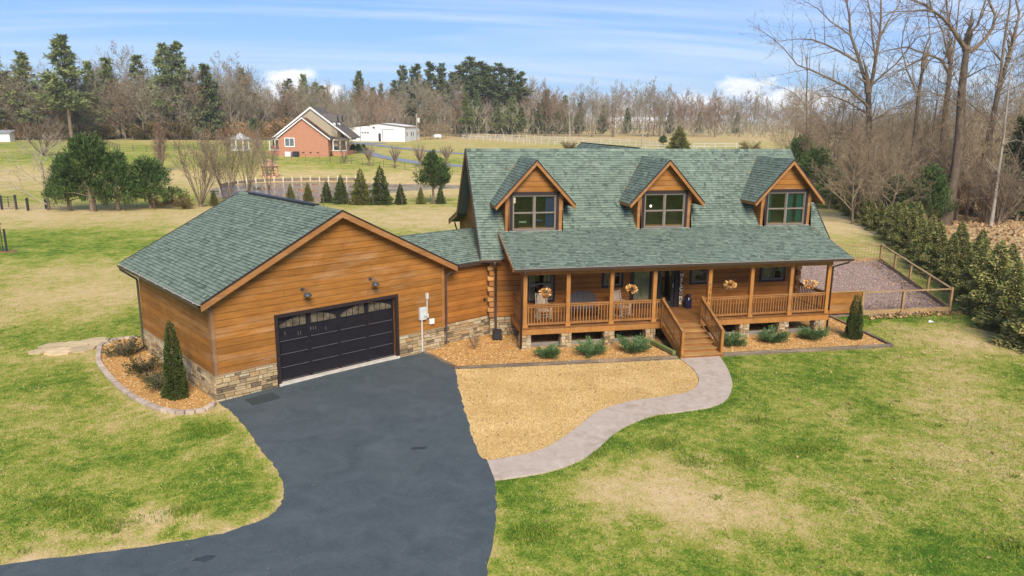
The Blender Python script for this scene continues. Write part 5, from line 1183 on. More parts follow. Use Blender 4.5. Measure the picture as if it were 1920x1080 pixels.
for i in range(2): P('red%d' % i, 20, bare_tree(370+i, 20, .45, 11, .15, .08, (8, 6, 5), 3, .012, .09, .7), 'bark', 'barkred')
for i in range(2): P('brown%d' % i, 20, bare_tree(372+i, 20, .5, 11, .10, .08, (8, 6, 5), 3, .013, .08, .85), 'bark', 'barkbrown')
P('dead', 18, bare_tree(375, 18, .42, 7, .3, .03, (5, 4, 2), 2, .016, .1, .6), 'barkpale', 'barkpale')
for i in range(3): P('woods%d' % i, 24, bare_tree(380+i, 24, .44, 12, .16, .034, (7, 7, 5), 3, .011, .03, .8, .08), 'bark', 'barkbrown')
a_, b_, c_2 = PR_['woods1']; a_ = a_.copy(); b_ = b_.copy(); a_.materials.clear(); b_.materials.clear(); P('woodsred', 24, (a_, b_), 'bark', 'barkred')
P('nearbare', 9, bare_tree(390, 9, .62, 8, .12, .024, (6, 5, 4), 3, .018, .07, .75), 'bark', 'barkpale')
P('oval', 10, bare_tree(391, 10, .30, 20, .08, .04, (7, 6, 4), 3, .02, .16, .42), 'bark', 'barkred', ('trunk', 'crown'))
for i in range(2): P('vase%d' % i, 6, shrub_bare(392+i, 6, 16, .5, .020, (7, 5, 3), .45, 3), 'bark', 'bark', ('trunk', 'stems'))
P('crape', 3, shrub_bare(395, 3, 16, .5, .022, (4, 4, 2), .6, 2), 'bark', 'bark', ('trunk', 'stems'))
def pollard(seed):
    rnd = random.Random(seed); T = MB(); C_ = MB(); T.tube([(0, 0, -.2), (.03, 0, 1.4)], [.28, .2], 7)
    for k in range(16):
        a = rnd.uniform(0, 6.28); el = .85*math.sqrt(rnd.random()); d = Vector((math.cos(a)*math.sin(el), math.sin(a)*math.sin(el), math.cos(el))); p = twig_path(Vector((0, 0, 1.1)), d, rnd.uniform(2, 2.9), 4, .08, .05, rnd); C_.tube(p, [.15, .12, .1, .08, .06], 5)
        for q in range(8): ribbon(C_, p[4]-d*.2, p[4]+(d+rv(rnd)*.8)*rnd.uniform(.4, .9), .03)
    return T.mesh('trunk'), C_.mesh('cut_limbs')
P('pollard', 4, pollard(5), 'bark', 'bark', ('trunk', 'cut_limbs'))
def leafy(seed, h, r, n, lw, ll, up_=.5, sticks=5):
    rnd = random.Random(seed); F2 = MB(); T = MB()
    for k in range(sticks): a = rnd.uniform(0, 6.28); T.tube([(0, 0, -.05), (math.cos(a)*r*.6, math.sin(a)*r*.6, h*rnd.uniform(.6, 1.05))], [.014, .006], 4)
    ar = [(rnd.uniform(0, 6.28), rnd.uniform(.5, 1.1), rnd.uniform(.1, 1.0)) for _ in range(34)]
    for k in range(n):
        a, L_, e = ar[rnd.randrange(34)]; t = rnd.random()**.6; p = Vector((math.cos(a)*r*L_*t, math.sin(a)*r*L_*t, h*(.12+.8*e*t)))+rv(rnd)*r*.13; p.z = max(.01, p.z)
        needle(F2, p, (Vector((math.cos(a), math.sin(a), up_))+rv(rnd)*.6).normalized(), ll*rnd.uniform(.6, 1.4), lw, min(1, max(0, rnd.gauss(.5, .2))), rnd)
    return T.mesh('stems'), F2.mesh('foliage')
P('juni', .6, leafy(1, .55, .58, 3200, .014, .09, .9), 'bark', 'juni', ('stem', 'foliage'))
P('juni2', .6, leafy(3, .55, .58, 3200, .014, .09, 1.1), 'bark', 'juni', ('stem', 'foliage'))
P('shrubd', .7, leafy(2, .7, .6, 1300, .022, .07, .4, 14), 'bark', 'broad', ('stem', 'foliage'))
P('shrubd2', .7, leafy(6, .7, .6, 1300, .022, .07, .4, 14), 'bark', 'broad', ('stem', 'foliage'))
P('bushbrown', 2.2, leafy(7, 2.2, 1.4, 2600, .04, .16, .4, 20), 'bark', 'tanshrub', ('stem', 'foliage'))
P('bushred', 2.2, leafy(8, 2.2, 1.8, 2600, .05, .16, .4, 20), 'bark', 'orange_leaf', ('stem', 'foliage'))
def hh(key, h): return h/HT[key]
# ------------------------------------------------------------------ near planting
plant('arb0', 'arborvitae', 'pointed dark arborvitae in the bed at the garage front left corner', 'arborvitae', (-12.98, -3.25, .0), hh('arb0', 2.75), w=.8)
plant('arb1', 'arborvitae', 'stout rounded arborvitae in the gravel bed at the right end of the porch', 'arborvitae', (14.95, -1.05, -.02), hh('arb1', 2.05), w=1.0)
for (x, y, s, k, lab) in ((-16.05, 2.0, 1.15, 'shrubd', 'widest dull green shrub in the side bed, below the garage downspout'), (-14.75, -.25, 1.1, 'shrubd2', 'dull green shrub second from the back in the side bed'), (-14.1, -1.55, .85, 'shrubd', 'smallest sparse brownish shrub in the middle of the side bed'), (-13.5, -2.45, 1.05, 'shrubd2', 'dull green shrub just behind the pointed arborvitae')):
    plant(k, 'shrub', lab, 'shrub', (x, y, .0), s, group='shrubs in the side bed')
for (x, y, s, k, lab) in ((.72, -1.3, .95, 'juni', 'bright green low juniper before the first gap of the porch piers'), (2.55, -1.35, 1.1, 'juni2', 'spreading juniper before the second gap of the porch piers'), (4.45, -1.25, 1.2, 'juni', 'spreading juniper left of the porch steps before the third gap'),
                          (8.95, -1.15, 1.0, 'juni2', 'low blue green juniper just right of the porch steps'), (10.95, -1.0, 1.1, 'juni', 'blue green juniper between the two piers right of the steps'), (12.95, -.95, 1.05, 'juni2', 'blue green juniper nearest the right end of the porch')):
    plant(k, 'juniper', lab, 'juniper', (x, y, .0), s, group='junipers along the porch')
P('twig', .6, shrub_bare(396, .6, 12, .5, .004, (4, 3, 2), .5, 2), 'bark', 'bark', ('trunk', 'stems'))
plant('twig', 'twiggy_shrub', 'small bare twiggy shrub in the gravel between garage and porch', 'shrub', (-2.06, .3, .05), 1.1)
hedge = [(20.9, -3.7), (21.9, -1.6), (23.0, .4), (24.3, 2.6), (25.5, 4.8), (26.7, 7.0), (27.9, 9.2), (29.1, 11.3), (30.3, 13.5), (31.5, 15.6), (32.7, 17.8), (33.9, 20.0), (35.1, 22.2), (36.3, 24.4), (37.5, 26.7), (38.6, 29.0), (39.8, 31.3), (41.0, 33.7), (42.2, 36.2), (43.5, 38.8), (44.8, 41.5), (46.2, 44.3), (47.7, 47.2), (49.3, 50.2), (51, 53.3)]
def resample(P_, st):
    o = [P_[0]]; acc = 0
    for a, b in zip(P_[:-1], P_[1:]):
        L_ = math.dist(a, b); t = st-acc
        while t < L_: o.append((a[0]+(b[0]-a[0])*t/L_, a[1]+(b[1]-a[1])*t/L_)); t += st
        acc = L_-(t-st)
    return o
hedge = resample(hedge, 2.9)
for i, (x, y) in enumerate(hedge):
    x += 1.15; hgt = (3.6 if i < 4 else 3.1 if i < 12 else 2.6)*random.uniform(.9, 1.1)
    lab = ('nearest hemlock of the hedge, cut by the right edge of the picture', 'second hemlock of the hedge, before the leaf litter at right', 'third hemlock of the hedge, right of the yard fence corner')[i] if i < 3 else 'shaggy green hemlock in the long hedge row receding behind the rock yard'
    plant('hedge%d' % (i % 3), 'hemlock', lab, 'hedge tree', (x+random.uniform(-.2, .2), y, -.05), hh('hedge0', hgt), group='hemlocks of the hedge row', w=random.uniform(.85, 1.02))
for i in range(8):   # second rank behind
    x, y = hedge[4+i*2]; plant('hedge%d' % (i % 3), 'hemlock', 'paler hemlock standing behind the front rank of the hedge row', 'hedge tree', (x+3.4+random.uniform(-.4, .4), y-1.0, -.05), hh('hedge0', 2.7*random.uniform(.85, 1.15)), group='hemlocks behind the hedge row')
# row by the wire fence in front of the pond
row = [(545, 345, 374, 'greencone', 'thin bronze'), (578, 343, 377, 'greencone', 'bronze green'), (613, 340, 380, 'greencone2', 'dark green'), (640, 330, 382, 'greencone2', 'broad dark green'), (677, 318, 383, 'greencone', 'tall pointed bronze'), (714, 313, 383, 'greencone2', 'tallest dark green'), (751, 345, 383, 'greencone2', 'short green'), (789, 352, 382, 'greencone', 'small scruffy'), (826, 350, 382, 'greencone2', 'small dark'), (402, 357, 386, 'greencone', 'small bronze')]
for u, vt, vb, k, d_ in row:
    p = at(u, vb); h_ = (vb-vt)*depth(p)/FPX; plant(k, 'young_conifer', '%s young conifer in the row before the pond' % d_ + (' below the round topped cedar' if u == 826 else ' above the garage ridge' if u in (578, 613) else ''), 'conifer', p, hh(k, h_), group='young conifers in front of the pond', w=1.0)
P('lolly', 6.2, clump_tree(325, 6.2, 2.1, .38, 6500, 90, .05, .34), 'bark', 'cedar', ('trunk', 'foliage'))
p = at(813, 382); plant('lolly', 'cedar_tree', 'round topped green cedar on a thin trunk by the pond', 'cedar', p, hh('lolly', 92*depth(p)/FPX))
for u, vt, vb, k, w_, lab in ((130, 300, 395, 'redcedar1', 1.0, 'low leaning cedar at the left of the dense cedar group'), (176, 264, 396, 'redcedar0', 1.2, 'tallest dense dark cedar left of the garage roof'), (222, 290, 395, 'redcedar0', 1.15, 'second dense cedar from the left group, with bare trunk'), (283, 302, 391, 'redcedar1', 1.4, 'wide cedar nearest the garage roof ridge')):
    p = at(u, vb); plant(k, 'cedar_tree', lab, 'cedar', p, hh(k, (vb-vt)*depth(p)/FPX), group='cedars along the back fence', w=w_)
for u, vt, vb, k, w_, lab in ((92, 262, 393, 'nearbare', 1.2, 'leafless pale tree spreading wide left of the cedars'), (377, 255, 388, 'vase0', 1.0, 'leafless many stemmed tree behind the garage roof'), (425, 262, 383, 'vase1', .8, 'leafless reddish tree left of the garage ridge'), (465, 250, 372, 'vase0', .6, 'thin leafless tree beside the orange gazebo')):
    p = at(u, vb); plant(k, 'bare_tree', lab, 'tree', p, hh(k, (vb-vt)*depth(p)/FPX), w=w_)
p = at(305, 325); plant('oval', 'bare_tree', 'oval leafless tree with dense reddish twigs in the left meadow', 'tree', p, hh('oval', 112*depth(p)/FPX), w=1.0)
p = at(505, 360); plant('vase1', 'bare_tree', 'slim leafless tree at the left end of the pond', 'tree', p, hh('vase1', 100*depth(p)/FPX), w=.5)
for u, vb, h_, k in ((333, 388, 1.9, 'bushbrown'), (345, 392, 1.6, 'bushbrown'), (300, 391, 1.5, 'bushbrown')):
    p = at(u, vb); plant(k, 'bush', 'brown low bush between the cedars and the garage roof', 'bush', p, hh(k, h_), group='brown bushes by the back fence')
for u, vt, vb, w_, k, lab in ((80, 232, 292, 2.0, 'vase0', 'wide reddish leafless thicket at the far left meadow edge'), (163, 228, 262, 1.2, 'vase1', 'small fan shaped leafless tree before the left woods'), (388, 218, 250, .8, 'vase1', 'pale reddish leafless tree before the left woods')):
    p = at(u, vb); plant(k, 'bare_tree', lab, 'tree', p, hh(k, (vb-vt)*depth(p)/FPX), w=w_)
for u, vt, vb in ((428, 255, 290), (484, 258, 288), (692, 275, 311), (741, 277, 315), (788, 275, 315), (838, 275, 308)):
    p = at(u, vb); plant('pollard', 'pollarded_tree', {428: 'leftmost pollarded tree near the white gazebo', 484: 'pollarded tree left of the brick house', 692: 'pollarded tree just right of the brick house', 741: 'narrow pollarded tree by the curving lane', 788: 'wide pollarded tree above the round cedar', 838: 'pollarded tree nearest the log house gable'}[u], 'tree', p, hh('pollard', (vb-vt)*depth(p)/FPX), group='pollarded trees by the brick house', w=.7 if u == 741 else 1)
p = at(645, 306); plant('vase1', 'bare_tree', 'pale leafless tree in front of the brick house porch', 'tree', p, hh('vase1', 60*depth(p)/FPX), w=.8)
for u, vb, h_, k, m_, lab in ((617, 292, 2.2, 'greencone2', 0, 'small dark conifer at the brick house corner'), (479, 262, 6.0, 'lolly', 0, 'dark ball shaped evergreen left of the brick house'),):
    p = at(u, vb); plant(k, 'evergreen', lab, 'evergreen', p, hh(k, h_))
for u in (652, 662, 672, 682): p = at(u, 287); plant('bushbrown' if 0 else 'redcedar1', 'clipped_hedge_bush', 'clipped dark green bush in the short hedge right of the brick house', 'bush', p, hh('redcedar1', 1.8), group='clipped bushes right of the brick house', w=1.3)
for k in range(5): p = at(798+k*9.5, 262-k*.6); plant('brown0', 'bare_tree', 'small brown leafless tree in the row right of the white barn', 'tree', p, hh('brown0', 5.2), group='small trees right of the white barn', w=1.3)
for u, vt, vb, k, lab in ((1066, 262, 283, 'bushbrown', 'bronze conifer top showing over the roof ridge left of the rear gable'), (1272, 238, 285, 'greencone', 'olive pointed conifer showing over the house ridge'), (1405, 262, 286, 'bushbrown', 'bronze bush top over the ridge near the third dormer'), (1243, 255, 275, 'lolly', 'small blue green evergreen left of the olive conifer')):
    p = at(u, vb); plant(k, 'evergreen', lab, 'evergreen', p, hh(k, (vb-vt)*depth(p)/FPX), w=1.6 if u == 1272 else 1.3)
# ------------------------------------------------------------------ woods behind the meadow
def far(u, vt, vb, k, name, lab, cat, group, w=1.):
    p = at(u, vb); return plant(k, name, lab, cat, p, hh(k, (vb-vt)*depth(p)/FPX), group=group, w=w)
GP = 'tall pines in the woods behind the meadow'
pl = [(8, 92, 262, 'pine0', 1.2, 'tall pine at the far left edge of the woods'), (62, 108, 262, 'pine1', 1.25, 'dense yellow green pine left of the tallest layered pine'), (135, 78, 264, 'pine2', 1.25, 'tallest layered pine, second big crown from the left edge'), (180, 122, 262, 'pine0', 1.0, 'pine just right of the tallest layered pine'), (318, 93, 262, 'pine2', 1.0, 'left of the two tall pines that rise side by side in the left woods'), (342, 88, 262, 'tall1', 1.1, 'right of the two tall pines that rise side by side in the left woods'),
      (395, 128, 262, 'spruce', 1.15, 'dark green conifer right of the two tall pines'), (462, 135, 255, 'pine2', .9, 'pine with a fan shaped top above the reddish trees'), (545, 152, 252, 'tall1', 1.1, 'pine left of the brick house roof against the white cloud'), (575, 145, 252, 'pine1', .9, 'pine directly above the brick house roof'), (606, 165, 250, 'spruce', 1.2, 'rounded green conifer behind the brick house gable'),
      (676, 140, 252, 'pine2', .9, 'pine standing alone above the left end of the white barn'), (716, 162, 250, 'pine0', .8, 'thin pine above the middle of the white barn'), (528, 195, 252, 'spruce', 1.2, 'dark low conifer left of the brick house roof'), (716, 205, 252, 'spruce', .8, 'dark low conifer behind the white barn roof'), (740, 155, 250, 'tall2', 1., 'leaning thin pine left of the tall pine stand')]
pl += [(30, 140, 261, 'pine2', 1.3, 'broad pine between the two leftmost tall pines'), (100, 150, 261, 'pine1', 1.3, 'broad lower pine left of the tallest layered pine'), (212, 118, 260, 'pine2', 1.2, 'grey green pine behind the broad grey leafless tree'), (268, 112, 259, 'pine0', 1.2, 'pine right behind the broad grey leafless tree'), (330, 160, 260, 'pine1', 1.5, 'yellow green lower pine under the two tall pines'), (368, 165, 260, 'pine2', 1.2, 'lower pine between the tall pair and the dark conifer'), (595, 160, 250, 'pine1', 1.2, 'broad pine right above the brick house gable'), (560, 175, 250, 'pine2', 1.2, 'lower pine left above the brick house roof'), (700, 168, 250, 'pine1', 1.1, 'broad pine above the white barn roof'), (145, 190, 262, 'pine0', 1.4, 'low wide pine at the foot of the tallest layered pine'), (15, 200, 262, 'pine1', 1.5, 'low wide pine at the left picture edge')]
for i in range(34):
    u = random.choice((random.uniform(-20, 480), random.uniform(480, 760), random.uniform(740, 1000))); far(u, random.uniform(150, 200) if u < 480 else random.uniform(170, 205), random.choice((258, 254, 250)), random.choice(('pine0', 'pine1', 'pine2', 'tall0', 'tall2')), 'pine_tree', 'grey green pine mixed among the leafless trees of the far woods', 'pine', 'pines mixed into the far woods', random.uniform(.9, 1.3))
for u, vt, vb, k, w, lab in pl: far(u, vt, vb, k, 'pine_tree', lab, 'pine', None, w)
for i, (u, vt) in enumerate(((757, 130), (782, 126), (808, 123), (830, 126), (852, 140), (868, 128), (882, 115), (905, 122), (918, 130), (935, 126), (955, 134), (975, 140))):
    far(u, vt, 250, 'tall%d' % (i % 3), 'pine_tree', 'slender tall pine in the stand above the left end of the log house roof', 'pine', 'tall pine stand behind the white barn', 1.35 if 840 < u else 1.05)
for i, (u, vt) in enumerate(((895, 178), (930, 190), (1058, 182), (1085, 195), (1025, 172), (880, 190), (778, 205), (858, 200), (960, 195), (20, 190), (100, 190), (1010, 195), (1130, 200), (1000, 205), (1175, 205), (1255, 205), (1310, 212), (1380, 212), (1045, 205), (945, 200))):
    far(u, vt, 251, 'spruce', 'conifer', 'dark mid height conifer in the woods behind the white fence', 'conifer', 'dark conifers in the woods', 1.1)
random.seed(11)
for u, vt, k, w, lab in ((240, 102, 'bare1', 1.3, 'broad grey leafless tree rising above the left woods'), (425, 118, 'bare3', 1.2, 'tall leafless tree right of the dark conifer in the left woods'), (1215, 158, 'bare0', 1.3, 'big dark leafless tree above the middle dormer'), (1110, 160, 'bare2', 1.1, 'leafless tree above the roof between first and second dormer'), (1150, 162, 'bare4', 1.1, 'pale trunked leafless tree left of the big dark one'), (797, 165, 'brown1', 1.2, 'rounded brown leafless tree behind the white barn'), (1340, 188, 'red0', 1.4, 'rounded reddish leafless tree above the ridge right of the olive conifer'), (1068, 172, 'dead', 1.2, 'white barked dead tree behind the white fence'), (655, 178, 'dead', .7, 'pale trunked leafless tree left of the white barn')):
    far(u, vt, 257, k, 'bare_tree', lab, 'tree', None, w)
GB = 'leafless trees making up the far woods'
n = 0
for i in range(150):
    u = -30+i*10.2+random.uniform(-6, 6); back = random.random()
    if 700 < u < 0: continue
    top = 150 if u < 480 else 175 if u < 740 else 172 if u < 1000 else 178 if u < 1260 else 190
    vb = random.choice((262, 258, 254, 250, 247)) if u < 800 else random.choice((256, 250, 246, 243, 241))
    if u < 500: vb = random.choice((262, 259, 257))
    vt = top+random.uniform(-20, 16)
    k = random.choice(['bare0', 'bare1', 'bare2', 'bare3', 'bare4', 'red0', 'red1', 'brown0', 'brown1', 'bare2', 'red1'])
    far(u, vt, vb, k, 'bare_tree', 'leafless grey brown tree in the distant woods', 'tree', GB, random.uniform(.9, 1.3))
for i in range(26):
    u = random.uniform(0, 620); far(u, random.uniform(215, 235), 262, 'bushred' if random.random() < .25 else 'bushbrown', 'woodland_shrub', 'low brown shrub at the foot of the far woods', 'shrub', 'shrubs at the foot of the woods', 1.2)
# dense understorey as one mass
rnd = random.Random(5); m = MB()
for i in range(42000):
    u = rnd.uniform(-40, 1960); r_ = rnd.random()
    if u > 1000 and rnd.random() < .5: continue
    dpt = rnd.uniform(236, 300) if u < 760 else rnd.uniform(255, 380)
    q = at_depth(u, 230, dpt); z = g(q.x, q.y); hgt = rnd.uniform(2, 9)*(1.0 if u < 1000 else .8)
    b = Vector((q.x, q.y, z+rnd.uniform(0, 9 if u < 1000 else 4))); ribbon(m, b, b+Vector((rnd.gauss(0, .5), rnd.gauss(0, .5), 1)).normalized()*hgt*.6, .12, rnd.random())
m.build('woodland_undergrowth', M['barkgrey'], kind='stuff', fix=False)
# far forest belts on the horizon
for bi, (dp, hh_, cnt) in enumerate(((480, 17, 9000), (800, 22, 9000))):
    m = MB(); rnd = random.Random(40+bi)
    for i in range(cnt):
        u = rnd.uniform(-500, 2500); d_ = dp*rnd.uniform(.9, 1.25); q = at_depth(u, 230, d_); z = g(q.x, q.y); H_ = hh_*(.75+.25*math.sin(u*.013+bi)*math.sin(u*.041))
        b = Vector((q.x, q.y, z+rnd.random()**1.2*H_*.8)); ribbon(m, b, b+Vector((rnd.gauss(0, .4), rnd.gauss(0, .4), 1)).normalized()*rnd.uniform(2, 5), .35, rnd.random())
    m.build('distant_forest', M['barkgrey'], kind='stuff', fix=False)
# ------------------------------------------------------------------ tall leafless trees on the right
def big_tree(label, base, limbs, tw=.024, dens=1., bark='barkdark', seed=1, cfgd=3, name='bare_tree'):
    rnd = random.Random(seed); p0 = at(*base); D = depth(p0); t = thing(name, label, 'tree', p0); T = MB(); C_ = MB(); px = D/FPX
    cfg = dict(lev=[(int(7*dens), .5, .14, .04, .75), (int(6*dens), .52, .18, .03, .8), (4, .5, .22, .0, .8)], depth=cfgd-1, tw=tw, start=.1)
    for li, (pts, r0, r1, dz) in enumerate(limbs):
        P_ = []
        for i, (u, v) in enumerate(pts):
            if li == 0 and i == 0: P_.append(Vector((0, 0, -.3))); continue
            k = i/(len(pts)-1); P_.append(at_depth(u, v, D+dz*k+rnd.uniform(-.3, .3)*(li > 0))-p0)
        n = len(P_); rr = [(r0+(r1-r0)*i/(n-1))*.66 for i in range(n)]; 
        if li == 0: rr[0] *= 1.25
        (T if li == 0 else C_).tube(P_, rr, 9 if r0 > .2 else 6, cap=False)
        ln = sum((P_[i+1]-P_[i]).length for i in range(n-1)); nb = int(ln*(1.3 if li else .6)*dens)
        for k in range(nb):
            s = (k+rnd.random())/nb*(n-1); s = s if li else (n-1)*(.3+.7*s/(n-1)); i = min(int(s), n-2); q = P_[i].lerp(P_[i+1], s-i); dd = (P_[i+1]-P_[i]).normalized(); sd_ = dd.cross(rv(rnd)).normalized(); a_ = rnd.uniform(.5, 1.15)
            branch(C_, q, dd*math.cos(a_)+sd_*math.sin(a_)+Vector((0, 0, .15)), rnd.uniform(1.8, 5.0), min(.06, rr[i]*.4), 1, rnd, cfg)
        branch(C_, P_[-1], P_[-1]-P_[-2], 3.0, max(r1, .03), 0, rnd, cfg)
    obj('trunk', T.mesh('trunk'), M[bark], t, smooth=True); obj('branches', C_.mesh('branches'), M['bark' if bark == 'barkdark' else bark], t)
    return t
big_tree('massive leafless tree with arching forked limbs near the right edge', (1770, 422), [
    ([(1770, 422), (1783, 360), (1793, 313), (1800, 240), (1802, 188), (1806, 140), (1812, 95)], .85, .42, 0),
    ([(1812, 95), (1799, 75), (1788, 58), (1780, 47), (1766, 32), (1752, 22), (1730, 19), (1700, 21), (1674, 22)], .36, .05, -4), ([(1752, 22), (1735, 8), (1711, 0), (1690, -14)], .16, .05, 1),
    ([(1812, 98), (1824, 94), (1846, 75), (1861, 53), (1866, 28), (1856, 6), (1850, -25)], .34, .12, 3), ([(1813, 90), (1818, 63), (1833, 47), (1840, 25), (1850, -5), (1852, -40)], .24, .08, -2), ([(1780, 47), (1775, 10), (1768, -30)], .15, .05, 2),
    ([(1800, 200), (1770, 180), (1741, 172), (1700, 168)], .12, .03, -4), ([(1804, 150), (1850, 125), (1880, 118)], .12, .03, -3)], seed=1, dens=1.15)
big_tree('second leafless tree standing just left of the massive forked one', (1762, 405), [
    ([(1762, 405), (1766, 300), (1771, 219), (1778, 160), (1782, 120)], .55, .28, 0), ([(1780, 140), (1765, 112), (1742, 103), (1711, 119), (1690, 130), (1674, 138)], .24, .05, -4), ([(1742, 103), (1700, 88), (1660, 95), (1640, 105)], .16, .04, -2), ([(1782, 120), (1790, 84), (1795, 40), (1800, -10)], .22, .07, 2), ([(1781, 125), (1768, 60), (1745, 10), (1740, -20)], .16, .05, -2)], seed=2)
big_tree('many limbed leafless tree spreading left over the hedge row', (1628, 395), [
    ([(1628, 395), (1630, 340), (1630, 291), (1629, 230), (1628, 175)], .75, .42, 0), ([(1628, 175), (1620, 144), (1608, 103), (1595, 66), (1592, 25), (1586, 0), (1580, -30)], .34, .1, 2), ([(1628, 180), (1636, 147), (1642, 110), (1649, 72), (1652, 31), (1652, -20)], .36, .12, -2), ([(1642, 110), (1636, 72), (1633, 31), (1627, 0), (1622, -30)], .2, .08, 1),
    ([(1608, 116), (1570, 94), (1545, 82), (1523, 74), (1500, 73), (1476, 75)], .2, .04, -4), ([(1628, 200), (1590, 165), (1561, 150), (1520, 131), (1495, 122), (1470, 91), (1448, 72)], .24, .05, 3), ([(1597, 68), (1575, 52), (1558, 41), (1533, 16), (1505, 0)], .16, .04, 0),
    ([(1630, 290), (1617, 275), (1586, 250), (1552, 238)], .16, .05, -5), ([(1629, 215), (1589, 191), (1560, 180), (1539, 181), (1505, 210)], .16, .04, -2), ([(1650, 70), (1665, 40), (1685, 10), (1690, -20)], .18, .06, 3), ([(1630, 230), (1680, 200), (1720, 190)], .16, .04, 3), ([(1632, 160), (1680, 120), (1720, 70), (1790, 52)], .17, .04, -3)], seed=3, dens=1.1)
big_tree('twin stemmed leafless tree leaning right at the picture edge', (1850, 410), [
    ([(1850, 410), (1852, 320), (1856, 250), (1871, 175), (1890, 110)], .5, .3, 0), ([(1890, 110), (1902, 69), (1911, 25), (1900, -20)], .28, .12, 2), ([(1868, 190), (1877, 134), (1883, 78), (1893, 16), (1898, -30)], .26, .1, -1), ([(1900, 75), (1925, 50), (1945, 30)], .15, .05, 0), ([(1860, 230), (1820, 195), (1800, 190)], .12, .03, -3)], seed=4)
big_tree('slender pale barked tree with a kinked trunk by the leaf litter', (1857, 426), [([(1857, 426), (1863, 390), (1871, 330), (1880, 270), (1888, 200), (1893, 150)], .28, .09, 0), ([(1880, 270), (1905, 262), (1935, 270)], .07, .02, -2)], seed=5, bark='barkpale', dens=.7, tw=.012)
big_tree('tall leafless tree behind the hedge halfway to the massive tree', (1700, 412), [([(1700, 412), (1706, 330), (1716, 250), (1722, 180), (1730, 130)], .4, .2, 0), ([(1730, 130), (1745, 80), (1740, 30)], .16, .05, 2), ([(1722, 180), (1700, 130), (1690, 90), (1694, 60)], .16, .05, -2)], seed=6)
big_tree('dark trunked leafless tree right behind the third dormer', (1513, 345), [([(1513, 345), (1511, 282), (1513, 230), (1512, 190), (1514, 130)], .3, .12, 0), ([(1512, 200), (1490, 175), (1470, 165), (1448, 160)], .12, .03, -3), ([(1513, 220), (1535, 195), (1560, 190)], .12, .03, 3)], seed=7, dens=.9)
for u, vt, vb, k, w, lab in ((1486, 165, 330, 'woods0', 1.1, 'leafless tree behind the log house right of the ridge end'), (1560, 120, 372, 'woods1', 1.0, 'leafless tree behind the start of the hedge row'), (1590, 150, 385, 'woods2', .9, 'leafless tree left of the many limbed tree'), (1660, 150, 400, 'woods0', .9, 'leafless tree between the many limbed tree and the massive one'), (1725, 140, 400, 'woods1', 1.0, 'leafless tree close behind the second tall tree'), (1820, 120, 402, 'woods2', .9, 'leafless tree behind the massive forked tree'), (1905, 130, 415, 'woods1', .8, 'leafless tree at the right picture edge'), (1740, 60, 385, 'woods2', .8, 'tall leafless tree far behind the massive forked tree'), (1885, 60, 395, 'woods0', .8, 'tall leafless tree behind the twin stemmed one')):
    far(u, vt, vb, k, 'bare_tree', lab, 'tree', None, w)
random.seed(21)
for i in range(32):
    u = random.uniform(1430, 1960); vb = random.choice((300, 315, 335, 350)) if u < 1560 else random.choice((325, 345, 365, 380)); vt = random.uniform(165, 235)
    if u < 1500: vb = random.choice((275, 285, 295)); vt = random.uniform(165, 215)
    far(u, vt, vb, random.choice(('woods0', 'woods1', 'woods2', 'woodsred', 'bare3')), 'bare_tree', 'thin leafless tree in the woods behind the hedge row', 'tree', 'leafless trees behind the hedge row', random.uniform(.9, 1.4))
for i in range(46):
    u = random.uniform(1560, 1900); vb = random.uniform(345, 425) if u > 1600 else random.uniform(325, 372)
    p = at(u, vb); plant(random.choice(('vase0', 'vase1', 'vase0', 'bushred')), 'brush', 'tan leafless brush growing under the tall trees on the right', 'brush', p, random.uniform(.55, 1.0), group='brush under the tall trees', w=1.3)
for i in range(20):
    u = random.uniform(1590, 1850); vb = random.uniform(372, 425); vt = vb-random.uniform(120, 190)
    far(u, vt, vb, random.choice(('woods0', 'woodsred', 'woods2')), 'bare_tree', 'low tangled leafless tree in the thicket under the tall trees', 'tree', 'tangled small trees on the right', 1.2)
for u, vt, vb, k, w, lab in ((1525, 285, 385, 'redcedar0', 1.1, 'dark green cedar behind the right slope of the third dormer'), (1553, 318, 392, 'redcedar1', 1.2, 'green cedar at the far end of the hedge row'), (1497, 262, 350, 'redcedar1', 1.1, 'cedar half hidden by the right end of the house ridge'), (1890, 225, 412, 'spruce', .95, 'tall dark cedar at the right picture edge'), (1922, 200, 415, 'spruce', 1.0, 'dark green cedar cut by the right picture edge'), (1735, 318, 420, 'redcedar1', 1.0, 'dull green cedar among the brush'), (1672, 335, 418, 'redcedar0', 1.0, 'low dark evergreen among the brush behind the hedge')):
    far(u, vt, vb, k, 'cedar_tree', lab, 'cedar', None, w)
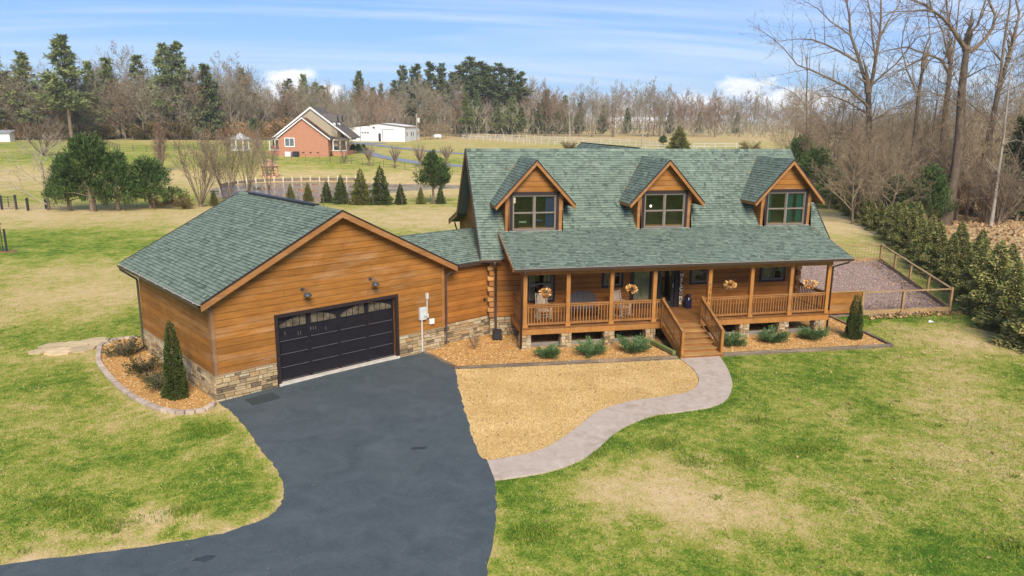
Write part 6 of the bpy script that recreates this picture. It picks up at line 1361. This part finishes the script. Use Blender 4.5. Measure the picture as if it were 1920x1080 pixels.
# ------------------------------------------------------------------ neighbours
def local(u, v, yaw):
    p = at(u, v); return p, yaw
p = at(570, 293); SC_ = depth(p)/FPX   # metres per photo pixel here
B = thing('brick_house', 'red brick house with tan siding gable and white porches beyond the pond', 'house', p, -.22)
hw_ = 43*SC_*1.08; eh = 36*SC_; ph = 71*SC_; dp_ = 11.
MB().prism([(-hw_, -.5), (hw_, -.5), (hw_, eh), (0, ph), (-hw_, eh)], lambda x, z: (x, 0, z), lambda x, z: (x, 3.2, z)).build('brick_wing', M['brick'], B)
rs = (ph-eh)/hw_
for s in (-1, 1):
    slab('roof', [(s*(hw_+.5), -.35, eh-rs*.5), (0, -.35, ph), (0, 3.2, ph), (s*(hw_+.5), 3.2, eh-rs*.5)], .12, M['roofdark'], B)
    m = MB(); m.add([(s*(hw_+.5), -.40, eh-rs*.5-.25), (0, -.40, ph-.22), (0, -.40, ph+.03), (s*(hw_+.5), -.40, eh-rs*.5+.03), (s*(hw_+.5), -.355, eh-rs*.5-.25), (0, -.355, ph-.22), (0, -.355, ph+.03), (s*(hw_+.5), -.355, eh-rs*.5+.03)], ((0, 1, 2, 3), (4, 7, 6, 5), (0, 4, 5, 1), (1, 5, 6, 2), (2, 6, 7, 3), (3, 7, 4, 0))); m.build('white_fascia', M['white'], B)
ph2 = ph+2.0; hx = hw_*1.55; cx2 = .9; e2 = eh
MB().prism([(cx2-hx+.5, -.5), (cx2+hx-2.5, -.5), (cx2+hx-2.5, e2+1.5), (cx2, ph2), (cx2-hx+.5, e2)], lambda x, z: (x, 3.25, z), lambda x, z: (x, 12, z)).build('tan_gable', M['tan'], B)
rs2 = (ph2-e2)/hx
for s in (-1, 1):
    slab('roof', [(cx2+s*(hx+.4), 2.9, e2-rs2*.4), (cx2, 2.9, ph2+.1), (cx2, 12.3, ph2+.1), (cx2+s*(hx+.4), 12.3, e2-rs2*.4)], .12, M['roofdark'], B)
    m = MB(); m.add([(cx2+s*(hx+.4), 2.85, e2-rs2*.4-.35), (cx2, 2.85, ph2-.25), (cx2, 2.85, ph2+.13), (cx2+s*(hx+.4), 2.85, e2-rs2*.4+.03), (cx2+s*(hx+.4), 2.895, e2-rs2*.4-.35), (cx2, 2.895, ph2-.25), (cx2, 2.895, ph2+.13), (cx2+s*(hx+.4), 2.895, e2-rs2*.4+.03)], ((0, 1, 2, 3), (4, 7, 6, 5), (0, 4, 5, 1), (1, 5, 6, 2), (2, 6, 7, 3), (3, 7, 4, 0))); m.build('white_fascia', M['white'], B)
for yy in (4.5, 8.5):
    D2 = MB().prism([(-.9, 5.2), (.9, 5.2), (.9, 7.0), (0, 8.3), (-.9, 7.0)], lambda y, z: (cx2+1.0, yy+y, z), lambda y, z: (cx2+hx*.62, yy+y, z)).build('dormer', M['white'], B)
    MB().box(cx2+hx*.62+.01, cx2+hx*.62+.04, yy-.4, yy+.4, 5.6, 6.9).build('window', M['blue_glass'], D2)
    for s in (-1, 1): slab('dormer_roof', [(cx2+.2, yy+s*1.2, 6.75), (cx2+hx*.62+.3, yy+s*1.2, 6.75), (cx2+hx*.62+.3, yy, 8.4), (cx2+.2, yy, 8.4)], .1, M['roofdark'], D2)
w_ = MB().box(-hw_+1.2, -hw_+3.2, -.05, .0, 1.9*.95, 3.6).build('window', M['white'], B); MB().box(-hw_+1.35, -hw_+2.15, -.07, -.052, 2.0, 3.45).build('pane', M['blue_glass'], w_); MB().box(-hw_+2.25, -hw_+3.05, -.07, -.052, 2.0, 3.45).build('pane', M['blue_glass'], w_)
for k in range(5): MB().box(-hw_+1.7+k*1.45, -hw_+2.15+k*1.45, -.04, 0, .62, .82).build('foundation_vent', M['brown'], B)
for s, ln in ((-1, 2.7), (1, 3.2)):
    x0, x1 = (s*hw_, s*(hw_+ln)); xa, xb = min(x0, x1), max(x0, x1)
    PB_ = MB().box(xa+(.02 if s > 0 else 0), xb-(.02 if s < 0 else 0), 2.5, 9, -.4, 1.0).build('porch', M['brick'], B)
    slab('porch_roof', [(s*hw_*.9, 1.9, eh+.25), (s*(hw_+ln+.4), 1.9, eh-.5), (s*(hw_+ln+.4), 9.5, eh-.5), (s*hw_*.9, 9.5, eh+.25)], .15, M['roofdark'], PB_)
    MB().box(xa, xb+.1, 2.35, 2.45, eh-.75, eh-.45).build('porch_beam', M['white'], PB_); MB().box(xa, xb+.05, 2.38, 2.47, 1.0, 1.15).build('porch_floor', M['white'], PB_)
    for q in (.12, .55, .95):
        xx = x0+(x1-x0)*q; MB().box(xx-.12, xx+.12, 2.35, 2.6, 1.15, eh-.5).build('column', M['white'], PB_)
    MB().box(xa+.1, xb-.1, 4.5, 4.6, 1.15, eh-.6).build('porch_wall', M['brick'] if s > 0 else M['interior'], PB_)
    MB().box(xa+.3, xb-.2, 2.7, 2.75, 1.3, 1.9).build('porch_screen', M['redroof'] if s < 0 else M['slate'], PB_)
for k, (u, mm, lab) in enumerate(((541, 'white', 'white heating unit at the foot of the brick gable'), (555, 'slate', 'grey heating unit at the foot of the brick gable'))):
    q = at(u, 293.5); o = thing('heating_unit', lab, 'air conditioner', q, B.rotation_euler.z); m = MB().box(-.55, .55, -.5, .5, 0, .95).build('casing', M[mm], o); bevel(m, .04); m = MB(); m.lathe([(.42, .951), (.42, .98), (.1, 1.0)], n=12); m.build('fan_grille', M['black'], o)
MBp = at(706, 265); s2 = depth(MBp)/FPX
A = thing('metal_barn', 'long white metal barn with roll up doors behind the brick house', 'barn', MBp, -.36)
x0, x1 = -56*s2/math.cos(.3), 54*s2/math.cos(.3); eh = 27*s2; pk = 31*s2; dpt = 15.
MB().prism([(x0, -.5), (x1, -.5), (x1, eh), ((x0+x1)/2+1.0, pk+.3), (x0, eh-.4)], lambda x, z: (x, 0, z), lambda x, z: (x, dpt, z)).build('wall', M['white'], A)
cxm = (x0+x1)/2+1.0
slab('roof', [(x0-.2, -.2, eh-.38), (cxm, -.2, pk+.36), (cxm, dpt+.2, pk+.36), (x0-.2, dpt+.2, eh-.38)], .06, M['white'], A); slab('roof', [(x1+.2, -.2, eh+.05), (cxm, -.2, pk+.36), (cxm, dpt+.2, pk+.36), (x1+.2, dpt+.2, eh+.05)], .06, M['white'], A)
MB().bar((x1+.22, -.2, eh+.0), (x1+.22, dpt, eh+.0), .1, .22).build('eave_trim', M['redroof'], A); MB().bar((x0-.2, -.25, eh-.4), (cxm, -.25, pk+.34), .1, .2).build('rake_trim', M['copper'], A); MB().bar((x1+.2, -.25, eh+.0), (cxm, -.25, pk+.34), .1, .2).build('rake_trim', M['copper'], A)
MB().box(x1-.05, x1+.06, -.07, .06, 0, eh-.15).build('corner_trim', M['brown'], A)
for a, b, t, nw in ((.05, .17, 3.4, 3), (.245, .40, 4.3, 3), (.62, .80, 3.3, 0)):
    xa, xb = x0+(x1-x0)*a, x0+(x1-x0)*b
    Dd = MB().box(xa, xb, -.06, -.005, 0, t).build('roll_up_door', M['white'], A); MB().box(xa-.12, xa, -.09, -.005, 0, t).build('door_jamb', M['brown'], A); MB().box(xa-.12, xb+.12, -.09, -.005, t+.001, t+.14).build('door_head', M['brown'], A)
    for k in range(nw): xx = xa+(xb-xa)*(.2+.3*k); MB().box(xx-.3, xx+.3, -.085, -.062, t*.52, t*.52+.35).build('door_window', M['black'], Dd)
MB().box(x0+(x1-x0)*.545, x0+(x1-x0)*.585, -.06, -.005, 0, 2.3).build('door', M['slate'], A)
for yy in (1.5, 6.0, 8.0, 13): MB().box(x1+.005, x1+.05, yy-.3, yy+.3, 1.6, 2.7).build('window', M['slate'], A)
def starm(): 
    m = MB(); m.prism([((.55 if k % 2 == 0 else .22)*math.sin(k*math.pi/5), (.55 if k % 2 == 0 else .22)*math.cos(k*math.pi/5)) for k in range(10)], lambda x, z: (x0+(x1-x0)*.47+x, -.06, 3.9+z), lambda x, z: (x0+(x1-x0)*.47+x, -.01, 3.9+z)); m.build('barn_star', M['copper'], A)
starm()
def pole(u, vb, vt, lab, tr=True):
    q = at(u, vb); h_ = (vb-vt)*depth(q)/FPX; t = thing('utility_pole', lab, 'utility pole', q, -YAW+.2)
    m = MB(); m.tube([(0, 0, -.3), (0, 0, h_)], [.24, .17], 8); m.build('mast', M['barkpale'], t)
    if tr: m = MB(); m.lathe([(.35, h_-2.6), (.4, h_-2.4), (.4, h_-1.5), (.3, h_-1.3)], (.5, 0, 0), 10); m.build('transformer', M['greybox'], t); MB().box(-.6, .6, -.06, .06, h_-.6, h_-.42).build('cross_arm', M['bark'], t)
pole(782, 266, 214, 'utility pole with transformer in front of the white barn'); pole(1204, 275, 229, 'plain utility pole above the second dormer', False)
def rail_fence(name, lab, P_uv, post_h, rails, m_, sp=2.6, pw=.12, rw=.03, rh=.14, extra=None):
    P_ = [at(u, v) for u, v in P_uv]; t = thing(name, lab, 'fence', P_[0]); o = P_[0]
    for a, b in zip(P_[:-1], P_[1:]):
        a2, b2 = Vector((a.x, a.y)), Vector((b.x, b.y)); n = max(1, round((b2-a2).length/sp))
        for k in range(n):
            q, r = a2.lerp(b2, k/n), a2.lerp(b2, (k+1)/n); zq, zr = g(*q), g(*r)
            MB().box(q.x-o.x-pw/2, q.x-o.x+pw/2, q.y-o.y-pw/2, q.y-o.y+pw/2, zq-o.z-.2, zq-o.z+post_h).build('post', M[m_], t, fix=False)
            for z in rails: MB().bar((q.x-o.x, q.y-o.y-.06, zq-o.z+z), (r.x-o.x, r.y-o.y-.06, zr-o.z+z), rw, rh).build('rail', M[m_], t, fix=False)
    return t
rail_fence('white_rail_fence', 'long white rail fence running along the far lane behind the house', [(868, 262), (960, 267), (1040, 273), (1120, 277), (1210, 281), (1330, 285)], 1.35, (.55, 1.15), 'greybox', 3.0, .13, .04, .11)
rail_fence('white_rail_fence', 'upper white rail fence on the far side of the lane', [(868, 257), (960, 260), (1060, 265), (1180, 270), (1300, 278), (1400, 278)], 1.35, (.55, 1.15), 'greybox', 3.0, .13, .04, .11)
rail_fence('chain_link_fence', 'thin dark chain link fence in front of the brick house', [(460, 292), (520, 300), (600, 303), (700, 311), (780, 322), (872, 330)], 1.2, (1.15, .6, .15), 'wire', 2.6, .07, .02, .025)
rail_fence('wire_fence', 'thin wire fence on wooden posts along the row of young conifers', [(30, 394), (90, 395), (180, 397), (290, 393), (420, 390), (560, 386), (700, 385), (860, 383)], 1.15, (1.05, .75, .45, .2), 'copper', 3.2, .08, .012, .012)
rail_fence('paddock_fence', 'thin dark fence round the green paddock in the left meadow', [(190, 268), (225, 283), (300, 285), (380, 282), (440, 278)], 1.3, (1.2, .7), 'wire', 3.5, .1, .03, .04)
pw_ = thing('pond_bulkhead', 'low timber bulkhead with white posts along the far pond bank', 'retaining wall', at(400, 346)); o = pw_.location.copy()
prev = None
for u in range(412, 676, 17):
    vv = float(np.interp(u, (400, 440, 500, 580, 680), (351, 343.5, 338.8, 336.8, 336.8))); q = at(u, vv)
    MB().box(q.x-o.x-.09, q.x-o.x+.09, q.y-o.y-.09, q.y-o.y+.09, -1.0, q.z-o.z+.62).build('post', M['cream'], pw_, fix=False)
    if prev: MB().bar((prev.x-o.x, prev.y-o.y+.12, q.z-o.z-.1), (q.x-o.x, q.y-o.y+.12, q.z-o.z-.1), .08, .75).build('plank_wall', M['timber'], pw_, fix=False)
    prev = q
def gazebo(name, lab, u, v, r, h_, mw, mr, n=8, tiers=1):
    q = at(u, v); t = thing(name, lab, 'gazebo', q)
    m = MB(); m.lathe([(r, -.2), (r, .25)], n=n); m.build('floor', M[mw], t)
    for k in range(n):
        a = 2*math.pi*(k+.5)/n; MB().box(math.cos(a)*r*.92-.09, math.cos(a)*r*.92+.09, math.sin(a)*r*.92-.09, math.sin(a)*r*.92+.09, .251, h_*.62).build('post', M[mw], t)
        b = 2*math.pi*(k+1.5)/n
        if k != 5:
            for z in (.95, .5): MB().bar((math.cos(a)*r*.92, math.sin(a)*r*.92, z), (math.cos(b)*r*.92, math.sin(b)*r*.92, z), .05, .12).build('rail', M[mw], t)
        MB().bar((math.cos(a)*r*.92, math.sin(a)*r*.92, h_*.60), (math.cos(b)*r*.92, math.sin(b)*r*.92, h_*.60), .06, .35).build('frieze', M[mw], t)
    m = MB(); m.lathe([(r*1.15, h_*.62), (r*1.15, h_*.65), (r*.45, h_*.82)]+([(r*.4, h_*.82), (r*.4, h_*.88), (r*.5, h_*.88), (.05, h_)] if tiers > 1 else [(.05, h_*1.0)]), n=n); m.build('roof', M[mr], t)
gazebo('white_gazebo', 'white gazebo with pale roof left of the brick house', 452, 282, 2.1, 3.9, 'white', 'greybox'); gazebo('cedar_gazebo', 'orange cedar gazebo with two tier roof on the pond bank', 506, 332, 1.4, 2.9, 'orange_roof', 'orange_roof', tiers=2)
# black iron fence end and farm gate at the left edge
q = at(13, 472); I_ = thing('iron_fence', 'black iron picket fence end with a finial post at the left edge', 'fence', q, .15)
MB().box(-.06, .06, -.06, .06, -.1, 1.65).build('post', M['black'], I_); m = MB(); m.tube([(-.35, .5, -.1), (-.35, .5, 1.85)], .035, 6); m.lathe([(.02, 1.85), (.09, 1.93), (.09, 2.0), (.02, 2.08)], (-.35, .5, 0), 8); m.build('lamp_post', M['black'], I_)
for k in range(14): MB().box(-.25-k*.12, -.22-k*.12, -.015, .015, .05, 1.5).build('picket', M['black'], I_)
for z in (.2, 1.35): MB().box(-2.2, -.061, -.02, .02, z, z+.04).build('rail', M['black'], I_)
sheet('mulch_strip', [(q.x-3.5, q.y-.6), (q.x+.9, q.y-.5), (q.x+.5, q.y+.4), (q.x-3.5, q.y+.5)], .03, M['orange_leaf'])
q = at(4, 393); q2 = at(31, 392); G_ = thing('farm_gate', 'dark farm gate in the wire fence at the left edge', 'gate', q, math.atan2(q2.y-q.y, q2.x-q.x)); gl_ = (Vector(q2)-Vector(q)).length
for x in (0, gl_): MB().box(x-.11, x+.11, -.11, .11, -.2, 1.5).build('gate_post', M['black'], G_)
for k in range(6): MB().box(.12, gl_-.12, -.02, .02, .25+k*.2, .29+k*.2).build('gate_bar', M['wire'], G_)
MB().box(gl_*.5-.03, gl_*.5+.03, -.025, .025, .2, 1.32).build('gate_brace', M['black'], G_)
for k, (u, v, lab) in enumerate(((53, 395, 'lone dark fence post left of the bare spreading tree'), (87, 392, 'squat dark post against the bare spreading tree'))):
    q = at(u, v); o = MB().box(-.1, .1, -.1, .1, -.1, 1.35-.3*k).build('fence_post', M['black']); o.location = q; tag(o, lab, 'post')
# small far buildings
def shed(name, lab, u, v, w, dp, h_, rz, wall, roof, cat='building'):
    q = at(u, v); t = thing(name, lab, cat, q, -YAW+rz); MB().prism([(-w/2, -.5), (w/2, -.5), (w/2, h_*.6), (0, h_), (-w/2, h_*.6)], lambda x, z: (x, 0, z), lambda x, z: (x, dp, z)).build('wall', M[wall], t)
    for s in (-1, 1): slab('roof', [(s*(w/2+.3), -.3, h_*.6-.15), (0, -.3, h_+.1), (0, dp+.3, h_+.1), (s*(w/2+.3), dp+.3, h_*.6-.15)], .15, M[roof], t)
    for k in (-1, 1): MB().box(k*w*.22-.5, k*w*.22+.5, -.04, .0, h_*.2, h_*.42).build('window', M['slate'], t)
shed('distant_barn', 'long low white barn on the horizon above the second dormer', 1268, 240, 8, 42, 6.5, 1.3, 'white', 'white', 'barn'); shed('distant_house', 'white gabled house glimpsed between the tall trees at right', 1828, 262, 9, 12, 8, .3, 'white', 'roofgrey', 'house'); shed('distant_house', 'pale roofed house far behind the massive forked tree', 1842, 248, 16, 14, 7, 1.2, 'cream', 'roofgrey', 'house')
q = at(684, 262)
q = at(820, 261); o = thing('propane_tank', 'small white tank under the little trees right of the barn', 'tank', q, .2); m = MB(); m.tube([(-1.3, 0, .9), (-1.1, 0, .9), (1.1, 0, .9), (1.3, 0, .9)], [.25, .6, .6, .25], 12); m.build('tank_body', M['white'], o); MB().box(-.9, -.7, -.4, .4, 0, .4).build('leg', M['greybox'], o); MB().box(.7, .9, -.4, .4, 0, .4).build('leg', M['greybox'], o)
# equipment glimpsed beyond the hedge
q = at(1607, 378); s3 = depth(q)/FPX
o = thing('utility_tractor', 'small dark tractor half hidden behind the hedge row', 'tractor', q, .4)
MB().box(-.6, 1.1, -.45, .45, .55, 1.15).build('hood', M['slate'], o); MB().box(-1.3, -.6, -.5, .5, .5, 1.0).build('seat_deck', M['black'], o); MB().box(-1.25, -1.15, -.45, .45, 1.0, 2.2).build('roll_bar', M['black'], o)
for x, r in ((-.9, .62), (.85, .38)):
    for s in (-1, 1): m = MB(); m.tube([(x, s*.55, r), (x, s*.8, r)], r, 14); m.build('wheel', M['black'], o)
for k, (u, v, w, lab, mm) in enumerate(((1590, 375, .9, 'white crate left of the small tractor beyond the hedge', 'white'), (1610, 382, 1.0, 'pale grey crate in front of the small tractor beyond the hedge', 'greybox'), (1585, 352, .8, 'yellow and white bin behind the crates beyond the hedge', 'cream'))):
    q = at(u, v); t = thing('storage_crate', lab, 'crate', q, .3*k); b_ = MB().box(-w/2, w/2, -w/2, w/2, 0, w).build('crate_body', M[mm], t); bevel(b_, .04); MB().box(-w/2-.04, w/2+.04, -w/2-.04, w/2+.04, w+.001, w+.08).build('lid', M[mm], t)
q = at(3, 266); o = thing('white_shed', 'small white shed at the far left edge before the woods', 'shed', q, 0); MB().box(-2, 2, 0, 3, 0, 2.2).build('wall', M['white'], o); slab('roof', [(-2.3, -.3, 2.2), (2.3, -.3, 2.2), (2.3, 3.3, 3.0), (-2.3, 3.3, 3.0)], .12, M['roofgrey'], o)
q = at(1746, 604); o = MB(); o.add([(-.14, -.05, 0), (.1, -.08, .02), (.16, .06, .0), (0, .1, .09), (-.12, .07, .03)], ((0, 1, 3), (1, 2, 3), (3, 4, 0), (2, 4, 3), (0, 4, 2, 1)), .5); o = o.build('paper_scrap', M['white']); o.location = q; tag(o, 'crumpled white scrap on the grass near the yard fence corner', 'litter')
q = at(862, 338) 
# ------------------------------------------------------------------ loose ground stuff (numpy)
def scatter(n, x0, x1, y0, y1, poly=None, avoid=(), keep=None):
    X = RNG.uniform(x0, x1, n); Y = RNG.uniform(y0, y1, n); m = np.ones(n, bool)
    if poly is not None: m &= inside(poly, X, Y)
    for a in avoid: m &= ~inside(a, X, Y)
    if keep is not None: m &= keep(X, Y)
    return X[m], Y[m]
def pebbles(name, poly, n, s0, s1, off, mt, keep=None, mean=.5, sd_=.25, flat_=.6):
    xs = [p[0] for p in poly]; ys = [p[1] for p in poly]; X, Y = scatter(n, min(xs), max(xs), min(ys), max(ys), poly, keep=keep); k = len(X); Z = gnp(X, Y)+off
    a = RNG.uniform(0, 6.28, k); s = RNG.uniform(s0, s1, k); e = RNG.uniform(.4, .9, k); hz = s*flat_*RNG.uniform(.5, 1.2, k)
    ux, uy = np.cos(a)*s, np.sin(a)*s; vx, vy = -np.sin(a)*s*e, np.cos(a)*s*e; tx = RNG.uniform(-.3, .3, k)
    V = np.stack([np.stack([X+ux, Y+uy, Z], 1), np.stack([X+vx, Y+vy, Z], 1), np.stack([X-ux, Y-uy, Z], 1), np.stack([X-vx, Y-vy, Z], 1), np.stack([X+ux*tx, Y+uy*tx, Z+hz], 1)], 1).reshape(-1, 3)
    b = np.arange(k)[:, None]*5; F = np.concatenate([b+np.array([0, 1, 4]), b+np.array([1, 2, 4]), b+np.array([2, 3, 4]), b+np.array([3, 0, 4])], 1).reshape(-1, 3)
    v = np.repeat(np.clip(RNG.normal(mean, sd_, k), 0, 1), 4); return obj(name, mesh_np(name, V, F, v), mt, kind='stuff')
pebbles('tan_pebbles', BEDF, 60000, .018, .055, .05, M['chip'], keep=lambda X, Y: Y < 2.2)
pebbles('side_bed_pebbles', BEDLP, 24000, .018, .052, .045, M['chip'])
pebbles('mauve_rocks', YARD, 36000, .03, .075, .055, M['mauvechip'])
def blades(name, X, Y, off, hmin, hmax, w, v, mt, lean=.5):
    k = len(X); Z = gnp(X, Y)+off; a = RNG.uniform(0, 6.28, k); h_ = RNG.uniform(hmin, hmax, k); wx, wy = np.cos(a)*w, np.sin(a)*w; lx, ly = RNG.normal(0, lean, k)*h_, RNG.normal(0, lean, k)*h_
    V = np.stack([np.stack([X-wx, Y-wy, Z], 1), np.stack([X+wx, Y+wy, Z], 1), np.stack([X+lx, Y+ly, Z+h_], 1)], 1).reshape(-1, 3); F = np.arange(3*k).reshape(-1, 3)
    return obj(name, mesh_np(name, V, F, v), mt, kind='stuff')
def noise2(X, Y, s, seed=0):
    r = np.random.default_rng(seed); tab = r.random((64, 64)); x = X/s; y = Y/s; xi = np.floor(x).astype(int); yi = np.floor(y).astype(int); fx = x-xi; fy = y-yi; fx = fx*fx*(3-2*fx); fy = fy*fy*(3-2*fy)
    q = lambda i, j: tab[i % 64, j % 64]; return (q(xi, yi)*(1-fx)+q(xi+1, yi)*fx)*(1-fy)+(q(xi, yi+1)*(1-fx)+q(xi+1, yi+1)*fx)*fy
def onview(X, Y, m=60):
    dx, dy = X-CAM.x, Y-CAM.y; l = dx*FH[1]-dy*FH[0]; d = dx*FH[0]+dy*FH[1]; zc = d*math.cos(PIT)+(-CAM.z)*math.sin(PIT); u = 960+FPX*l/zc; v = 540-FPX*((-CAM.z)*math.cos(PIT)-d*math.sin(PIT))/zc
    return (u > -m) & (u < 1920+m) & (v < 1080+m) & (v > 360)
AV = (DRV, PATH, BEDF, BEDLP, YARD, STRAW, HOUSEP, GARP)
X, Y = scatter(1500000, -32, 36, -20, 24, avoid=AV, keep=lambda X, Y: onview(X, Y) & (RNG.random(len(X)) < np.clip(1.25-((Y+20)/44), .25, 1)))
dr_ = dry(X, Y)+(noise2(X, Y, 4.5, 7)-.5)*.22+(noise2(X, Y, 1.6, 1)-.5)*.34+(noise2(X, Y, .55, 2)-.5)*.34+(noise2(X, Y, .2, 3)-.5)*.45+RNG.normal(0, .2, len(X))
thin = RNG.random(len(X)) > np.clip((dr_-.6)*1.6, 0, .75); X, Y, dr_ = X[thin], Y[thin], dr_[thin]
if len(X) > 620000: s_ = RNG.choice(len(X), 620000, replace=False); X, Y, dr_ = X[s_], Y[s_], dr_[s_]
hb = .06
blades('grass', X, Y, -.005, .02, .065, .011, np.clip(dr_, 0, 1), M['blade'], .9)
# dark tufts
tc_ = [at(u, v) for u, v in ((960, 878), (995, 1006), (1015, 1000), (1250, 838), (1235, 830), (1388, 866), (1480, 845), (1530, 842), (150, 962), (215, 985), (105, 945), (375, 806), (400, 812), (985, 760), (1900, 1025), (1420, 790), (340, 960), (1215, 640+140), (1110, 850), (1300, 868))]
TX, TY = [], []
for q in tc_: k = 420; TX.append(RNG.normal(q.x, .30, k)); TY.append(RNG.normal(q.y, .22, k))
for i in range(120):
    x, y = RNG.uniform(-26, 28), RNG.uniform(-19, 8); k = 40; TX.append(RNG.normal(x, .07, k)); TY.append(RNG.normal(y, .06, k))
X = np.concatenate(TX); Y = np.concatenate(TY); m_ = np.ones(len(X), bool)
for a_ in AV: m_ &= ~inside(a_, X, Y)
X, Y = X[m_], Y[m_]; blades('clover_tufts', X, Y, 0, .05, .11, .012, np.clip(RNG.normal(.16, .09, len(X)), 0, 1), M['blade'], .5)
X, Y = scatter(170000, -4, 7, -10.5, -1.8, STRAW); blades('dormant_grass', X, Y, .018, .015, .04, .012, np.clip(RNG.normal(.5, .2, len(X))+(noise2(X, Y, .7, 5)-.5)*.5, 0, 1), M['strawblade'], 1.2)
# fallen leaves
def leaves(name, X, Y, off, s0, s1, mt):
    k = len(X); Z = gnp(X, Y)+off; a = RNG.uniform(0, 6.28, k); s = RNG.uniform(s0, s1, k); t1 = RNG.normal(0, .4, k)*s; t2 = RNG.normal(0, .4, k)*s
    ux, uy = np.cos(a)*s, np.sin(a)*s; vx, vy = -np.sin(a)*s*.7, np.cos(a)*s*.7; o_ = np.abs(t1)+np.abs(t2)
    V = np.stack([np.stack([X+ux, Y+uy, Z+t1+o_], 1), np.stack([X+vx, Y+vy, Z+t2+o_], 1), np.stack([X-ux, Y-uy, Z-t1+o_], 1), np.stack([X-vx, Y-vy, Z-t2+o_], 1)], 1).reshape(-1, 3)
    return obj(name, mesh_np(name, V, np.arange(4*k).reshape(-1, 4), RNG.random(k)), mt, kind='stuff')
def wgt(X, Y):
    l = (X-CAM.x)*FH[1]-(Y-CAM.y)*FH[0]; return RNG.random(len(X)) < np.clip((l-4)/22, .02, 1)
X, Y = scatter(5200, -6, 34, -19, 18, avoid=(DRV, PATH, BEDF, HOUSEP, GARP, STRAW), keep=wgt); leaves('fallen_leaves', X, Y, .03, .025, .06, M['orange_leaf'])
X, Y = scatter(60000, 20, 90, 0, 75, keep=lambda X, Y: ((X-CAM.x)*FH[1]-(Y-CAM.y)*FH[0]) > 29.5+.40*(((X-CAM.x)*FH[0]+(Y-CAM.y)*FH[1])-45)); leaves('leaf_litter', X, Y, .02, .06, .16, M['orange_leaf'])
X, Y = scatter(2200, 14.3, 30, 2.5, 16.5, YARD, keep=lambda X, Y: (dpoly(YARD, X, Y) < 1.4) & (Y > 0)); leaves('yard_leaves', X, Y, .10, .04, .09, M['orange_leaf'])
X, Y = scatter(260, -4, 7, -10.5, -1.8, STRAW); leaves('leaves_on_straw', X, Y, .04, .02, .05, M['orange_leaf'])
X, Y = scatter(420, 18, 25, 1.7, 2.4); leaves('leaves_by_fence', X, Y, .03, .04, .09, M['orange_leaf'])
M['stain'] = flat('oil_stain', (.035, .042, .05), .6, .3, .3, 8)
# bits on the blacktop
X, Y = scatter(900, -13, -3, -16, 0, DRV); pebbles('blacktop_grit', DRV, 500, .005, .014, .032, M['conc'])
for nm, ps_ in (('oil_stain', ((785, 842, .17), (668, 838, .07), (383, 1050, .17))),):
    for u, v, r in ps_:
        q = at(u, v); m = MB(); P_ = [(q.x+math.cos(k*.52)*r*random.uniform(.6, 1.3)*1.4, q.y+math.sin(k*.52)*r*random.uniform(.5, 1.1)*.8) for k in range(12)]
        o = MB(); o.add([(x, y, g(x, y)+.036) for x, y in P_], [tuple(range(12))]); o = o.build(nm, M['stain'], kind='structure', fix=False)

# thin air between here and the far woods
hz = MB().box(-3000, 3000, -350, 3900, -3, 60).build('haze', M['ground'], kind='stuff'); hm = bpy.data.materials.new('haze_air'); hm.use_nodes = True; t = hm.node_tree; t.nodes.clear()
ho = N(t, 'ShaderNodeOutputMaterial'); hv = N(t, 'ShaderNodeVolumePrincipled'); hv.inputs['Color'].default_value = (.90, .93, 1, 1); hv.inputs['Density'].default_value = .0002; L(t, hv.outputs[0], ho.inputs['Volume']); hz.data.materials[0] = hm
